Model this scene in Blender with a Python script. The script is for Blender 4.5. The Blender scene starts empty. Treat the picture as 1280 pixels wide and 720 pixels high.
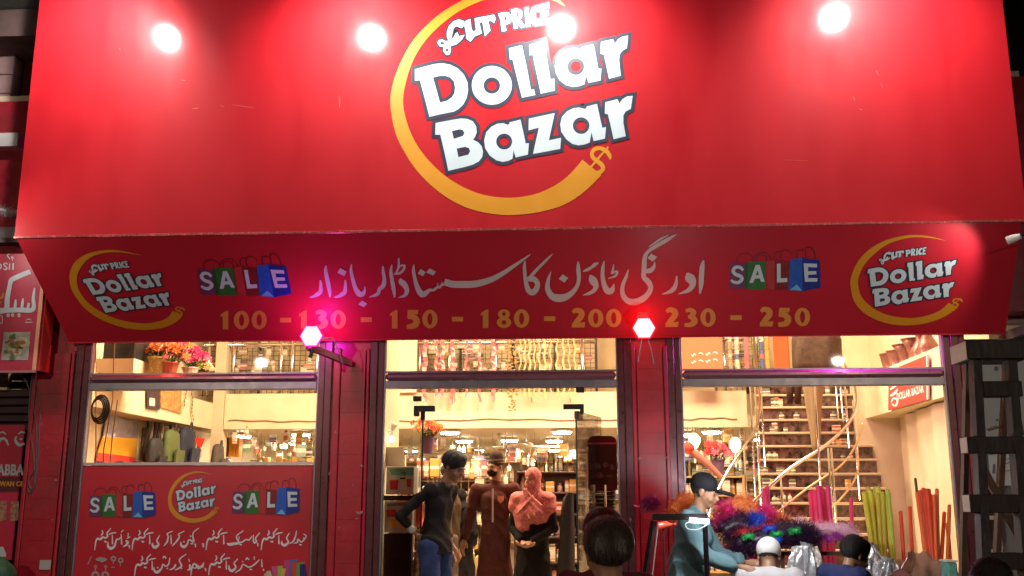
import bpy, math, random
import numpy as np
from mathutils import Vector, Matrix, Euler
from mathutils.geometry import tessellate_polygon
random.seed(7)
S = bpy.context.scene
COL = S.collection

# ------------------------------------------------------------------ camera
CAM = np.array([0.0, -9.0, 1.3])          # eye 1.3 m above the shop floor, 9 m in front of the shop wall
PITCH, YAW, FOC = math.radians(12), math.radians(3.5), 1240.0
fwd = np.array([-math.sin(YAW)*math.cos(PITCH), math.cos(YAW)*math.cos(PITCH), math.sin(PITCH)])
rgt = np.array([math.cos(YAW), math.sin(YAW), 0.0]); upv = np.cross(rgt, fwd)
cam = bpy.data.objects.new('camera', bpy.data.cameras.new('camera')); COL.objects.link(cam)
cam.data.lens = 36*FOC/1280; cam.data.sensor_width = 36; cam.data.clip_end = 500; cam.data.clip_start = .05
cam.location = CAM; cam.rotation_euler = (math.radians(90)+PITCH, 0, YAW)
S.camera = cam

# ------------------------------------------------------------------ night sky
w = bpy.data.worlds.new('World'); S.world = w; w.use_nodes = True
nt = w.node_tree; bg = nt.nodes['Background']
sky = nt.nodes.new('ShaderNodeTexSky'); sky.sky_type = 'NISHITA'; sky.sun_disc = False
sky.sun_elevation = math.radians(-6); sky.sun_rotation = math.radians(200)
nt.links.new(sky.outputs[0], bg.inputs[0]); bg.inputs[1].default_value = 0.08
S.view_settings.view_transform = 'Standard'; S.view_settings.look = 'None'
S.view_settings.exposure = 0.0; S.view_settings.gamma = 1
cy = S.cycles
cy.use_denoising = True; cy.max_bounces = 6; cy.diffuse_bounces = 3; cy.glossy_bounces = 3
cy.transmission_bounces = 4; cy.transparent_max_bounces = 12; cy.sample_clamp_indirect = 4
cy.caustics_reflective = False; cy.caustics_refractive = False; cy.use_light_tree = True

# ------------------------------------------------------------------ projection helpers (photo pixel -> place on a real plane)
def ray(px, py): return fwd + rgt*(px-640)/FOC + upv*(360-py)/FOC
def atY(px, py, Y):
    d = ray(px, py); return CAM + d*(Y-CAM[1])/d[1]
def atX(px, py, X):
    d = ray(px, py); return CAM + d*(X-CAM[0])/d[0]
def onplane(px, py, O, n):
    d = ray(px, py); return CAM + d*(np.dot(O-CAM, n)/np.dot(d, n))

# ------------------------------------------------------------------ materials
MATS = {}
CLOTH = [False]
def srgb(c):
    return tuple(((x/255)/12.92 if x/255 <= .04045 else ((x/255+.055)/1.055)**2.4) for x in c)
def mat(name, col, rough=.6, metal=0.0, var=.12, scale=6.0, bump=0.0, bscale=60.0, coat=0.0, coat_rough=.1, spec=.5, emit=None, estr=0, sss=0, stretch=None, dirt=0.0):
    if name in MATS: return MATS[name]
    if rough >= .74 and spec == .5: spec = .12
    bdist = .01
    if CLOTH[0] and rough >= .74 and (bump == 0 or bscale >= 200): bump = .5; bscale = 6; bdist = .035
    m = bpy.data.materials.new(name); m.use_nodes = True; nt = m.node_tree
    p = nt.nodes['Principled BSDF']
    p.inputs['Base Color'].default_value = (*col, 1); p.inputs['Roughness'].default_value = rough
    p.inputs['Metallic'].default_value = metal; p.inputs['Specular IOR Level'].default_value = spec
    p.inputs['Coat Weight'].default_value = coat; p.inputs['Coat Roughness'].default_value = coat_rough
    if sss: p.inputs['Subsurface Weight'].default_value = sss; p.inputs['Subsurface Radius'].default_value = (.02, .008, .004)
    if emit: p.inputs['Emission Color'].default_value = (*emit, 1); p.inputs['Emission Strength'].default_value = estr
    tc = nt.nodes.new('ShaderNodeTexCoord'); src = tc.outputs['Object']
    if stretch:
        mp = nt.nodes.new('ShaderNodeMapping'); mp.inputs['Scale'].default_value = stretch
        nt.links.new(src, mp.inputs[0]); src = mp.outputs[0]
    if var:
        n = nt.nodes.new('ShaderNodeTexNoise'); n.inputs['Scale'].default_value = scale; n.inputs['Detail'].default_value = 6
        n.inputs['Roughness'].default_value = .62
        nt.links.new(src, n.inputs['Vector'])
        r = nt.nodes.new('ShaderNodeMapRange'); r.inputs[1].default_value = .25; r.inputs[2].default_value = .75
        r.inputs[3].default_value = 1-var; r.inputs[4].default_value = 1+var
        nt.links.new(n.outputs[0], r.inputs[0])
        mx = nt.nodes.new('ShaderNodeVectorMath'); mx.operation = 'SCALE'; mx.inputs[0].default_value = col
        nt.links.new(r.outputs[0], mx.inputs['Scale']); out = mx.outputs[0]
        if dirt:
            n2 = nt.nodes.new('ShaderNodeTexNoise'); n2.inputs['Scale'].default_value = 2.2; n2.inputs['Detail'].default_value = 8
            nt.links.new(src, n2.inputs['Vector'])
            r2 = nt.nodes.new('ShaderNodeMapRange'); r2.inputs[1].default_value = .5; r2.inputs[2].default_value = .72
            r2.inputs[3].default_value = 0; r2.inputs[4].default_value = dirt
            nt.links.new(n2.outputs[0], r2.inputs[0])
            mm = nt.nodes.new('ShaderNodeMix'); mm.data_type = 'RGBA'
            nt.links.new(r2.outputs[0], mm.inputs[0]); nt.links.new(out, mm.inputs[6]); mm.inputs[7].default_value = (.06, .045, .035, 1)
            out = mm.outputs[2]
        nt.links.new(out, p.inputs['Base Color'])
        r3 = nt.nodes.new('ShaderNodeMapRange'); r3.inputs[1].default_value = .3; r3.inputs[2].default_value = .7
        r3.inputs[3].default_value = max(.02, rough*.8); r3.inputs[4].default_value = min(1, rough*1.2)
        nt.links.new(n.outputs[0], r3.inputs[0]); nt.links.new(r3.outputs[0], p.inputs['Roughness'])
    if bump:
        n = nt.nodes.new('ShaderNodeTexNoise'); n.inputs['Scale'].default_value = bscale; n.inputs['Detail'].default_value = 4; n.inputs['Distortion'].default_value = .5 if bdist > .02 else 0
        nt.links.new(src, n.inputs['Vector'])
        b = nt.nodes.new('ShaderNodeBump'); b.inputs['Strength'].default_value = bump; b.inputs['Distance'].default_value = bdist
        nt.links.new(n.outputs[0], b.inputs['Height']); nt.links.new(b.outputs[0], p.inputs['Normal'])
    MATS[name] = m
    return m
def emitter(name, col, strength):
    if name in MATS: return MATS[name]
    m = bpy.data.materials.new(name); m.use_nodes = True; nt = m.node_tree
    p = nt.nodes['Principled BSDF']; p.inputs['Base Color'].default_value = (.8, .8, .8, 1)
    p.inputs['Emission Color'].default_value = (*col, 1); p.inputs['Emission Strength'].default_value = strength
    MATS[name] = m; return m
def glass(name, tint=(1, 1, 1), gloss=1.0, rough=.02):
    if name in MATS: return MATS[name]
    m = bpy.data.materials.new(name); m.use_nodes = True; nt = m.node_tree; nt.nodes.clear()
    o = nt.nodes.new('ShaderNodeOutputMaterial'); t = nt.nodes.new('ShaderNodeBsdfTransparent'); g = nt.nodes.new('ShaderNodeBsdfGlossy')
    t.inputs[0].default_value = (*tint, 1); g.inputs['Roughness'].default_value = rough
    f = nt.nodes.new('ShaderNodeFresnel'); f.inputs[0].default_value = 1.45
    k = nt.nodes.new('ShaderNodeMath'); k.operation = 'MULTIPLY'; k.inputs[1].default_value = gloss
    nt.links.new(f.outputs[0], k.inputs[0])
    mx = nt.nodes.new('ShaderNodeMixShader'); nt.links.new(k.outputs[0], mx.inputs[0])
    nt.links.new(t.outputs[0], mx.inputs[1]); nt.links.new(g.outputs[0], mx.inputs[2]); nt.links.new(mx.outputs[0], o.inputs[0])
    MATS[name] = m; return m

# ------------------------------------------------------------------ object helpers
PM = {}                                     # matrices of the Empties
def tag(o, label=None, cat=None, group=None, kind=None):
    if label: o['label'] = label
    if cat: o['category'] = cat
    if group: o['group'] = group
    if kind: o['kind'] = kind
    return o
def thing(name, label, cat, loc=(0, 0, 0), rz=0.0, group=None):
    o = bpy.data.objects.new(name, None); COL.objects.link(o); o.empty_display_size = .1
    o.location = loc; o.rotation_euler = (0, 0, rz)
    PM[o.name] = Matrix.Translation(Vector(loc)) @ Matrix.Rotation(rz, 4, 'Z')
    return tag(o, label, cat, group)
def obj(name, V, F, m, parent=None, world=True, smooth=False, mi=None):
    """link one mesh object; V in world coordinates unless world=False (then in the parent's own space)"""
    V = np.asarray(V, float).reshape(-1, 3)
    org = np.zeros(3)
    if world and parent is not None:
        P = parent
        Mx = Matrix.Identity(4)
        while P is not None:
            Mx = PM.get(P.name, Matrix.Identity(4)) @ Mx; P = P.parent
        Mi = np.array(Mx.inverted()); V = V @ Mi[:3, :3].T + Mi[:3, 3]
    if parent is None:
        org = (V.min(0)+V.max(0))/2; org[2] = V[:, 2].min(); V = V-org
    me = bpy.data.meshes.new(name); me.from_pydata([tuple(v) for v in V], [], [tuple(f) for f in F])
    for x in (m if isinstance(m, (list, tuple)) else [m]): me.materials.append(x)
    if mi is not None: me.polygons.foreach_set('material_index', mi)
    if smooth: me.polygons.foreach_set('use_smooth', [True]*len(me.polygons))
    me.update()
    o = bpy.data.objects.new(name, me); COL.objects.link(o)
    if parent is not None: o.parent = parent
    else: o.location = org
    return o
def tree_copy(o, parent=None):
    c = o.copy(); COL.objects.link(c)
    if parent is not None: c.parent = parent
    if o.name in PM: PM[c.name] = PM[o.name].copy()
    for ch in list(o.children): tree_copy(ch, c)
    return c
def place(o, loc, rz=None):
    o.location = loc
    if rz is not None: o.rotation_euler = (0, 0, rz)
    PM[o.name] = Matrix.Translation(Vector(loc)) @ Matrix.Rotation(o.rotation_euler[2], 4, 'Z')
class MB:
    """collects shapes for one mesh"""
    def __init__(s): s.V = []; s.F = []; s.n = 0
    def add(s, V, F):
        V = np.asarray(V, float).reshape(-1, 3); s.V.append(V); s.F += [tuple(i+s.n for i in f) for f in F]; s.n += len(V); return s
    def _box(s, a, b, bev):
        a = np.asarray(a, float); b = np.asarray(b, float); lo = np.minimum(a, b); hi = np.maximum(a, b)
        if bev <= 0:
            V = [(x, y, z) for x in (lo[0], hi[0]) for y in (lo[1], hi[1]) for z in (lo[2], hi[2])]
            return s.add(V, [(0, 1, 3, 2), (4, 6, 7, 5), (0, 4, 5, 1), (2, 3, 7, 6), (0, 2, 6, 4), (1, 5, 7, 3)])
        bev = min(bev, .45*(hi-lo).min()); V = []; idx = {}
        for ix in (0, 1):
            for iy in (0, 1):
                for iz in (0, 1):
                    c = np.array([(lo, hi)[ix][0], (lo, hi)[iy][1], (lo, hi)[iz][2]])
                    sg = np.array([1-2*ix, 1-2*iy, 1-2*iz])
                    for ax in range(3):
                        v = c.copy()
                        for k in range(3):
                            if k != ax: v[k] += sg[k]*bev
                        idx[ix, iy, iz, ax] = len(V); V.append(v)
        F = []
        for ax in range(3):
            o1, o2 = [k for k in range(3) if k != ax]
            for sd in (0, 1):
                q = []
                for a1, a2 in ((0, 0), (1, 0), (1, 1), (0, 1)):
                    t = [0, 0, 0]; t[ax] = sd; t[o1] = a1; t[o2] = a2; q.append(idx[t[0], t[1], t[2], ax])
                F.append(q)
        for ax in range(3):      # edges along ax
            o1, o2 = [k for k in range(3) if k != ax]
            for a1 in (0, 1):
                for a2 in (0, 1):
                    t0 = [0, 0, 0]; t0[o1] = a1; t0[o2] = a2; t1 = list(t0); t1[ax] = 1
                    F.append([idx[(*t0, o1)], idx[(*t0, o2)], idx[(*t1, o2)], idx[(*t1, o1)]])
        for ix in (0, 1):
            for iy in (0, 1):
                for iz in (0, 1): F.append([idx[ix, iy, iz, k] for k in range(3)])
        return s.add(V, F)
    def quad(s, p): return s.add(p, [tuple(range(len(p)))])
    def tube(s, pts, r, n=10, cap=True):
        P = [np.asarray(p, float) for p in pts]; R = r if hasattr(r, '__len__') else [r]*len(P)
        V = []; ref = None
        for i, p in enumerate(P):
            t = P[min(i+1, len(P)-1)]-P[max(i-1, 0)]; t = t/(np.linalg.norm(t)+1e-9)
            if ref is None: ref = np.array([0, 0, 1.]) if abs(t[2]) < .9 else np.array([1., 0, 0])
            u = np.cross(t, ref); u /= np.linalg.norm(u)+1e-9; v = np.cross(u, t); ref = v
            for k in range(n):
                a = 2*math.pi*k/n; V.append(p+R[i]*(math.cos(a)*u+math.sin(a)*v))
        F = [(i*n+k, i*n+(k+1) % n, (i+1)*n+(k+1) % n, (i+1)*n+k) for i in range(len(P)-1) for k in range(n)]
        if cap: F += [tuple(range(n)), tuple((len(P)-1)*n+k for k in reversed(range(n)))]
        return s.add(V, F)
    def lathe(s, c, prof, n=16):
        V = []; c = np.asarray(c, float)
        for r, z in prof:
            for k in range(n):
                a = 2*math.pi*k/n; V.append(c+np.array([r*math.cos(a), r*math.sin(a), z]))
        m = len(prof)
        F = [(i*n+k, i*n+(k+1) % n, (i+1)*n+(k+1) % n, (i+1)*n+k) for i in range(m-1) for k in range(n)]
        F += [tuple(range(n)), tuple((m-1)*n+k for k in range(n))]
        return s.add(V, F)
    def obj(s, name, m, parent=None, world=True, smooth=False):
        return obj(name, np.vstack(s.V), s.F, m, parent, world, smooth)
def bx(name, a, b, m, parent=None, bev=0.0, world=True): return MB()._box(a, b, bev).obj(name, m, parent, world)
def struct(name, mb, m): return tag(mb.obj(name, m), kind='structure')

def ordw(n):
    w_ = ['first', 'second', 'third', 'fourth', 'fifth', 'sixth', 'seventh', 'eighth', 'ninth', 'tenth', 'eleventh', 'twelfth', 'thirteenth', 'fourteenth', 'fifteenth', 'sixteenth', 'seventeenth', 'eighteenth', 'nineteenth']
    tens = {2: 'twenty', 3: 'thirty', 4: 'forty', 5: 'fifty'}
    if n < 19: return w_[n]
    a, b = divmod(n+1, 10)
    return tens[a][:-1]+'ieth' if b == 0 else tens[a]+' '+w_[b-1]
# flat print: polygons and pen strokes traced on the photograph, laid on the real panel
def smooth_pts(P, n=6):
    P = np.asarray(P, float)
    if len(P) < 3: return P
    Q = np.vstack([2*P[0]-P[1], P, 2*P[-1]-P[-2]]); out = []
    for i in range(1, len(Q)-2):
        for k in range(n):
            t = k/n; a, b, c, d = Q[i-1:i+3]
            out.append(.5*((2*b)+(-a+c)*t+(2*a-5*b+4*c-d)*t*t+(-a+3*b-3*c+d)*t**3))
    out.append(Q[-2]); return np.array(out)
def stroke(P, n=5):
    """pen stroke with x, y, width -> outline polygon"""
    Q = smooth_pts(P, n); T = np.gradient(Q[:, :2], axis=0); T /= np.linalg.norm(T, axis=1)[:, None]+1e-9
    N = np.stack([-T[:, 1], T[:, 0]], 1); h = np.maximum(Q[:, 2:3], .3)/2
    return [np.vstack([Q[:, :2]+N*h, (Q[:, :2]-N*h)[::-1]])], 'strip'
def ell(cx, cy, rx, ry, n=28): return [(cx+rx*math.cos(2*math.pi*k/n), cy+ry*math.sin(2*math.pi*k/n)) for k in range(n)]
def affine(src, dst):
    A = np.array([[*p, 1] for p in src], float); B = np.array(dst, float); M = np.linalg.solve(A, B)
    return lambda P: np.hstack([np.asarray(P, float)[:, :2], np.ones((len(P), 1))]) @ M
def grow(loop, d):
    """offset a closed loop outwards by d (inwards when negative)"""
    P = np.asarray(loop, float)[:, :2]; a = np.roll(P, 1, 0); b = np.roll(P, -1, 0)
    area = .5*np.sum(P[:, 0]*b[:, 1]-b[:, 0]*P[:, 1]); sgn = 1 if area > 0 else -1
    e1 = P-a; e2 = b-P; e1 /= np.linalg.norm(e1, axis=1)[:, None]+1e-9; e2 /= np.linalg.norm(e2, axis=1)[:, None]+1e-9
    n1 = np.stack([e1[:, 1], -e1[:, 0]], 1)*sgn; n2 = np.stack([e2[:, 1], -e2[:, 0]], 1)*sgn
    m = n1+n2; L = np.linalg.norm(m, axis=1)[:, None]+1e-9; m /= L
    c = np.clip((m*n1).sum(1)[:, None], .6, 1); return P+m*d/c
class Plane:
    def __init__(s, O, n):
        s.O = np.array(O, float); s.n = np.array(n, float)/np.linalg.norm(n)
        if np.dot(s.n, CAM-s.O) < 0: s.n = -s.n
    def pt(s, px, py, lift=0.0): return onplane(px, py, s.O, s.n)+s.n*lift
def decal(name, shapes, plane, m, parent, tf=None, lift=.003, step=.0002, off=0.0):
    """shapes: list of (loops, kind); every shape one step above the last so no two lie in one plane"""
    mb = MB(); z = lift
    for loops, kind in shapes:
        L = [np.asarray(l, float)[:, :2] for l in loops]
        if off: L = [grow(l, off if i == 0 else -off) for i, l in enumerate(L)]
        if tf is not None: L = [tf(l) for l in L]
        V = []
        for l in L: V += [plane.pt(x, y, z) for x, y in l]
        if kind == 'strip' and not off:
            n = len(V)//2; F = [(i, i+1, 2*n-2-i, 2*n-1-i) for i in range(n-1)]
        else:
            F = tessellate_polygon([[Vector((p[0], p[1], 0)) for p in l] for l in L])
        mb.add(V, F); z += step
    return mb.obj(name, m, parent)
def poly(*loops): return [list(l) for l in loops], 'poly'
def crop(ox, oy, s): return lambda L: [(ox+p[0]/s, oy+p[1]/s, *(q/s for q in p[2:])) for p in L]
# ================================================================== materials used all over
M_signred = mat('glossy_red_panel', (.49, .009, .017), .55, var=.07, scale=2.2, coat=.5, coat_rough=.13, bump=.10, bscale=1.6, spec=.22, stretch=(1.6, 1, .5))
M_canopy = mat('canopy_red_sheet', (.52, .014, .030), .55, var=.07, scale=1.2, coat=.1, coat_rough=.3, spec=.25, bump=.03, bscale=4)
M_print_w = mat('print_white', (.60, .70, .75), .5, var=.03, coat=.15)
M_print_k = mat('print_navy', (.022, .03, .06), .45, var=.05, coat=.3)
M_print_y = mat('print_yellow', (.72, .30, .015), .45, var=.04, coat=.3)
M_print_o = mat('print_ochre', (.78, .30, .05), .5, var=.04)
M_print_g = mat('print_grey', (.62, .56, .52), .5, var=.04)
M_pillar = mat('maroon_paint', (.44, .012, .028), .38, var=.16, scale=9, bump=.12, bscale=30, coat=.2, coat_rough=.3, dirt=.35)
M_pillar2 = mat('maroon_paint_trim', (.28, .012, .024), .35, var=.2, scale=12, bump=.1, dirt=.3)
M_alu = mat('brown_aluminium', (.14, .045, .05), .32, metal=.35, var=.12, scale=14)
M_alug = mat('grey_aluminium', (.30, .28, .31), .35, metal=.5, var=.12, scale=10)
M_cream = mat('cream_paint', (.74, .61, .42), .7, var=.06, scale=3, bump=.05, dirt=.12)
M_creamd = mat('cream_paint_soft', (.66, .54, .38), .75, var=.08, scale=4)
M_glass = glass('window_glass', (.97, .97, .96), .8)
M_steel = mat('polished_steel', (.72, .70, .68), .16, metal=1, var=.05, scale=30)
M_black = mat('black_metal', (.02, .018, .018), .4, var=.2)
M_white = mat('white_plastic', (.75, .74, .7), .4, var=.05)
M_cable = mat('cable_black', (.02, .02, .02), .5, var=.1)

# ================================================================== ground, pavement, shop shell
g = MB(); g.quad([(-60, -60, -.15), (60, -60, -.15), (60, -.9, -.15), (-60, -.9, -.15)])
struct('street', g, mat('street_asphalt', (.05, .047, .045), .8, var=.3, scale=8, bump=.5, bscale=120))
g = MB()._box((-60, -.9, -.3), (60, 0.0, -.02), 0)
struct('pavement', g, mat('pavement_concrete', (.16, .14, .125), .8, var=.2, scale=6, bump=.3, bscale=90))
g = MB()._box((-60, 0, -.3), (60, 30, -.025), 0)
struct('ground', g, mat('ground_earth', (.1, .09, .08), .9, var=.2))

shop = thing('shop_building', 'red fronted two storey shop with three lit glass bays and cream walls inside', 'shop', (-.55, .3, 0))
XL, XR, YB, YM = -5.85, 4.25, 21.0, 5.8            # side walls, back wall, mezzanine front
bx('side_wall', (XL-.15, .2, -.02), (XL, YB, 5.2), M_cream, shop)
bx('side_wall', (XR, .2, -.02), (XR+.15, YB, 5.2), M_cream, shop)
bx('back_wall', (XL-.15, YB, -.02), (XR+.15, YB+.15, 5.2), M_cream, shop)
bx('floor', (XL, .0, -.02), (XR, YB, 0), mat('floor_tile', (.42, .34, .24), .25, var=.1, scale=4), shop)
bx('mezzanine_slab', (XL, YM+.1, 2.33), (XR, YB, 2.5), mat('ceiling_white', (.62, .52, .38), .6, var=.08, scale=2, dirt=.15), shop)
bx('mezzanine_parapet', (-5.27, YM, 2.33), (2.55, YM+.1, 2.86), M_cream, shop)
bx('side_ledge', (XL, .25, 2.33), (-5.45, YM+.1, 2.72), M_cream, shop)
bx('ledge_shade_sheet', (XL, .25, 2.325), (-5.452, YM, 2.33), mat('soffit_shade_brown', (.3, .2, .12), .7, var=.1), shop)  # shade under the ledge put into a darker brown sheet
bx('corner_column', (-5.45, YM-.02, 0), (-5.28, YM+.2, 5.2), M_creamd, shop)
bx('side_ledge', (3.82, .25, 2.33), (XR, YM+.6, 2.86), M_cream, shop)
bx('roof_slab', (XL-.15, .345, 5.2), (XR+.15, YB+.15, 5.4), M_cream, shop)
bx('upper_column', (-3.0, YM-.06, 2.86), (-2.34, YM+.3, 5.2), M_cream, shop)
bx('upper_column', (.72, YM-.06, 2.86), (1.06, YM+.3, 5.2), M_cream, shop)
# thin wandering cable along the parapet
for (x0, x1) in ((-5.2, -2.9), (-2.9, .7), (.9, 2.4)):
    c = MB(); n = 24
    c.tube([(x0+(x1-x0)*k/n, YM-.012, 2.45+.008*math.sin(k*1.3)+.01*math.sin(k*.37+x0)) for k in range(n+1)], .008, 5)
    c.obj('wall_cable', mat('cable_tan', (.32, .2, .1), .6), shop)

# front wall of the shop: red pillars made of painted blocks, frames, transoms
ZT = 4.6
def pillar(x0, x1, proud=.0, inner=None):
    bx('pillar', (x0, .0, -.02), (x1, .34, ZT), M_pillar, shop)
    a, b = inner or (x0+.1, x1-.1)
    z = -.02; k = 0
    while z < 2.62:
        h = .19
        jj = .0015*math.sin(k*3.7+x0*9)
        bx('painted_block', (a, -.022-jj*.4-.004, z+.0004), (b, .01, z+h-.0004), M_pillar, shop, bev=.0006)
        z += h; k += 1
    for (p, q) in ((x0+.0, a-.008), (b+.008, x1-.0)):
        if q-p > .015: bx('pillar_moulding', (p+.003, -.034, -.02), (q, .005, 2.66), M_pillar, shop, bev=.008)
bx('front_wall', (-6.0, .02, 2.95), (4.4, .34, 5.2), M_pillar2, shop)
pillar(-5.05, -4.66, inner=(-5.0, -4.70))
pillar(-2.20, -1.86, inner=(-2.12, -1.90))
pillar(.53, .86, inner=(.58, .81))
pillar(3.43, 3.50, inner=(3.44, 3.49))

# ------------------------------------------------------------------ window bays (frame, panes)
def bay(name, label, cat, x0, x1, zb, door=False):
    t = thing(name, label, cat, ((x0+x1)/2, .05, zb))
    fw = .05
    # maroon jambs either side, in three stepped profiles
    for s, x in ((-1, x0), (1, x1)):
        bx('jamb', (x, -.012, zb), (x+s*.055, .10, 2.95), M_alu, t, bev=.004)
        bx('jamb', (x+s*.058, -.03, zb), (x+s*.125, .10, 2.95), M_alu, t, bev=.006)
        bx('glazing_bead', (x-s*.014, .0, zb), (x-s*.001, .05, 2.95), M_alug, t)
    bx('transom_rail', (x0+.016, -.030, 2.362), (x1-.016, .09, 2.432), mat('rail_gloss_brown', (.30, .12, .16), .3, metal=.3, var=.1), t, bev=.024)
    bx('transom_rail', (x0+.016, -.010, 2.29), (x1-.016, .09, 2.359), M_alug, t, bev=.004)
    bx('transom_bead', (x0+.016, .0, 2.434), (x1-.016, .04, 2.449), M_alug, t)
    bx('transom_pane', (x0, .045, 2.44), (x1, .051, 2.95), M_glass, t)
    return t
lw = bay('shop_window', 'left display window with red sale poster filling its lower half', 'window', -4.52, -2.335, .35)
bx('pane', (-4.52, .045, .37), (-2.335, .051, 2.29), M_glass, lw)
bx('sill', (-4.64, -.03, .22), (-2.2, .1, .349), M_alu, lw, bev=.01)
rw = bay('shop_window', 'right display window with the steel railed staircase behind it', 'window', .975, 3.31, .35)
bx('pane', (.975, .045, .37), (3.31, .051, 2.29), M_glass, rw)
bx('sill', (.86, -.03, .22), (3.43, .1, .349), M_alu, rw, bev=.01)
bx('stall_riser', (-4.66, .0, -.02), (-2.2, .2, .219), M_pillar, lw)
bx('stall_riser', (.86, .0, -.02), (3.43, .2, .219), M_pillar, rw)
dw = bay('shop_doorway', 'central glass entrance with open glass doors and black patch fittings', 'entrance', -1.73, .41, .0)
bx('fixed_pane', (-1.73, .05, 2.09), (.41, .06, 2.29), M_glass, dw)
bx('side_pane', (-1.73, .05, .0), (-1.37, .06, 2.085), M_glass, dw)
bx('side_pane', (.05, .05, .0), (.41, .06, 2.085), M_glass, dw)
def P(px, py, Y): return atY(px, py, Y)
for s, xe in ((1, -1.5), (-1, .09)):
    a = P(516, 495, .02) if s > 0 else P(720, 484, .02)
    bx('patch_fitting', (a[0], .03, a[2]-.045), (a[0]+.075, .08, a[2]), M_black, dw, bev=.003)
a = P(517, 507, .02); b = P(543, 514, .02); bx('patch_fitting', (a[0], .025, b[2]), (b[0], .085, a[2]), M_black, dw, bev=.003)
b2 = P(523, 520, .02); bx('patch_fitting', (a[0], .024, b2[2]), (b2[0], .086, a[2]-.01), M_black, dw, bev=.003)
a = P(704, 505, .02); b = P(730, 511, .02); bx('patch_fitting', (a[0], .025, b[2]), (b[0], .085, a[2]), M_black, dw, bev=.003)
b2 = P(725, 517, .02); bx('patch_fitting', (b2[0], .024, b2[2]), (b[0], .086, a[2]-.01), M_black, dw, bev=.003)
# the two swing leaves, both open inwards
def leaf(name, label, xh, ang, hand):
    t = thing(name, label, 'glass door', (xh, .055, .01), ang)
    L = .80
    bx('glass_sheet', (0, -.006, 0), (L, .006, 2.07), M_glass, t, world=False)
    bx('glass_edge', (-.008, -.008, 0), (0, .008, 2.07), mat('glass_edge', (.02, .03, .025), .3), t, world=False)
    bx('patch_fitting', (0, -.02, 2.0), (.13, .02, 2.07), M_black, t, world=False)
    bx('patch_fitting', (0, -.02, 0), (.13, .02, .08), M_black, t, world=False)
    for s in (-1, 1):
        h = MB(); h.tube([(L-.1, s*.055, .72), (L-.1, s*.055, 1.42)], .013, 10)
        for z in (.8, 1.34): h.tube([(L-.1, 0, z), (L-.1, s*.055, z)], .008, 8)
        h.obj('door_handle', M_steel, t, world=False, smooth=True)
    return t
leaf('glass_door', 'left glass door leaf standing open inwards beside the juice poster', -1.37, math.radians(100), 1)
leaf('glass_door', 'right glass door leaf standing open inwards with a long steel bar handle', .03, math.radians(72), -1)

# ------------------------------------------------------------------ main sign board
SY = -.65; SX0, SX1, SZ0, SZ1 = -5.0, 3.86, 3.59, 6.7
sign = thing('shop_sign_board', 'huge glossy red fascia board with the round yellow swoosh logo', 'shop sign', (-.57, -.5, SZ0))
bx('panel', (SX0, SY, SZ0+.012), (SX1, SY+.04, SZ1), M_signred, sign)
bx('side_panel', (SX0+.003, SY+.042, SZ0+.012), (SX0+.04, -.06, SZ1), M_signred, sign)
bx('side_panel', (SX1-.04, SY+.042, SZ0+.012), (SX1-.003, -.06, SZ1), M_signred, sign)
bx('top_panel', (SX0+.003, SY+.042, SZ1-.04), (SX1-.003, -.06, SZ1-.002), M_signred, sign)
e = MB(); n = 60
rr = random.Random(3)
V = []
for k in range(n+1):
    x = SX0+(SX1-SX0)*k/n; dz = .006*rr.uniform(-1, 1) if k % 3 == 0 else .002*rr.uniform(-1, 1)
    for (y, z) in ((SY-.008, SZ0+.004+dz), (SY-.008, SZ0+.022+dz), (SY-.0005, SZ0+.026), (SY-.0005, SZ0)): V.append((x, y, z))
F = [(k*4+a, k*4+(a+1) % 4, (k+1)*4+(a+1) % 4, (k+1)*4+a) for k in range(n) for a in range(4)]
e.add(V, F); e.obj('edge_trim', mat('trim_worn_red', (.45, .08, .08), .25, metal=.3, var=.5, scale=40), sign)
SP = Plane((0, SY, 4), (0, -1, 0))
# ------------------------------------------------------------------ canopy strip (leans back under the board)
CA = np.array([0, SY+.005, SZ0+.002]); CB = np.array([0, -.08, 2.735])
cn = np.cross(CB-CA, np.array([1, 0, 0]))
CP = Plane(CA, cn)
if CP.n[1] > 0: CP.n = -CP.n
canopy = thing('canopy_sign', 'long red strip sign with white calligraphy and yellow prices leaning back under the board', 'shop sign', (-.5, -.4, 2.74))
def cq(px, py): return CP.pt(px, py)
tl = np.array([SX0+.02, *CA[1:]]); tr = np.array([SX1-.05, *CA[1:]]); bl = np.array([-4.70, *CB[1:]]); br = np.array([3.83, *CB[1:]])
th = np.array([0, .02, .010])
MB().add([tl, tr, br, bl, tl+th, tr+th, br+th, bl+th], [(0, 1, 2, 3), (7, 6, 5, 4), (0, 4, 5, 1), (1, 5, 6, 2), (2, 6, 7, 3), (3, 7, 4, 0)]).obj('panel', M_canopy, canopy)
bx('bottom_lip', (-4.70, -.095, 2.722), (3.83, -.083, 2.733), M_canopy, canopy)
MB().add([tl+(0, .04, 0), bl+(0, .035, 0), (-4.72, .0, 2.75), (-4.95, .0, 3.58)], [(0, 1, 2, 3)]).obj('end_panel', M_pillar, canopy)
MB().add([tr+(0, .04, 0), br+(0, .035, 0), (3.84, .0, 2.75), (3.84, .0, 3.58)], [(0, 1, 2, 3)]).obj('end_panel', M_pillar, canopy)

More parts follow.
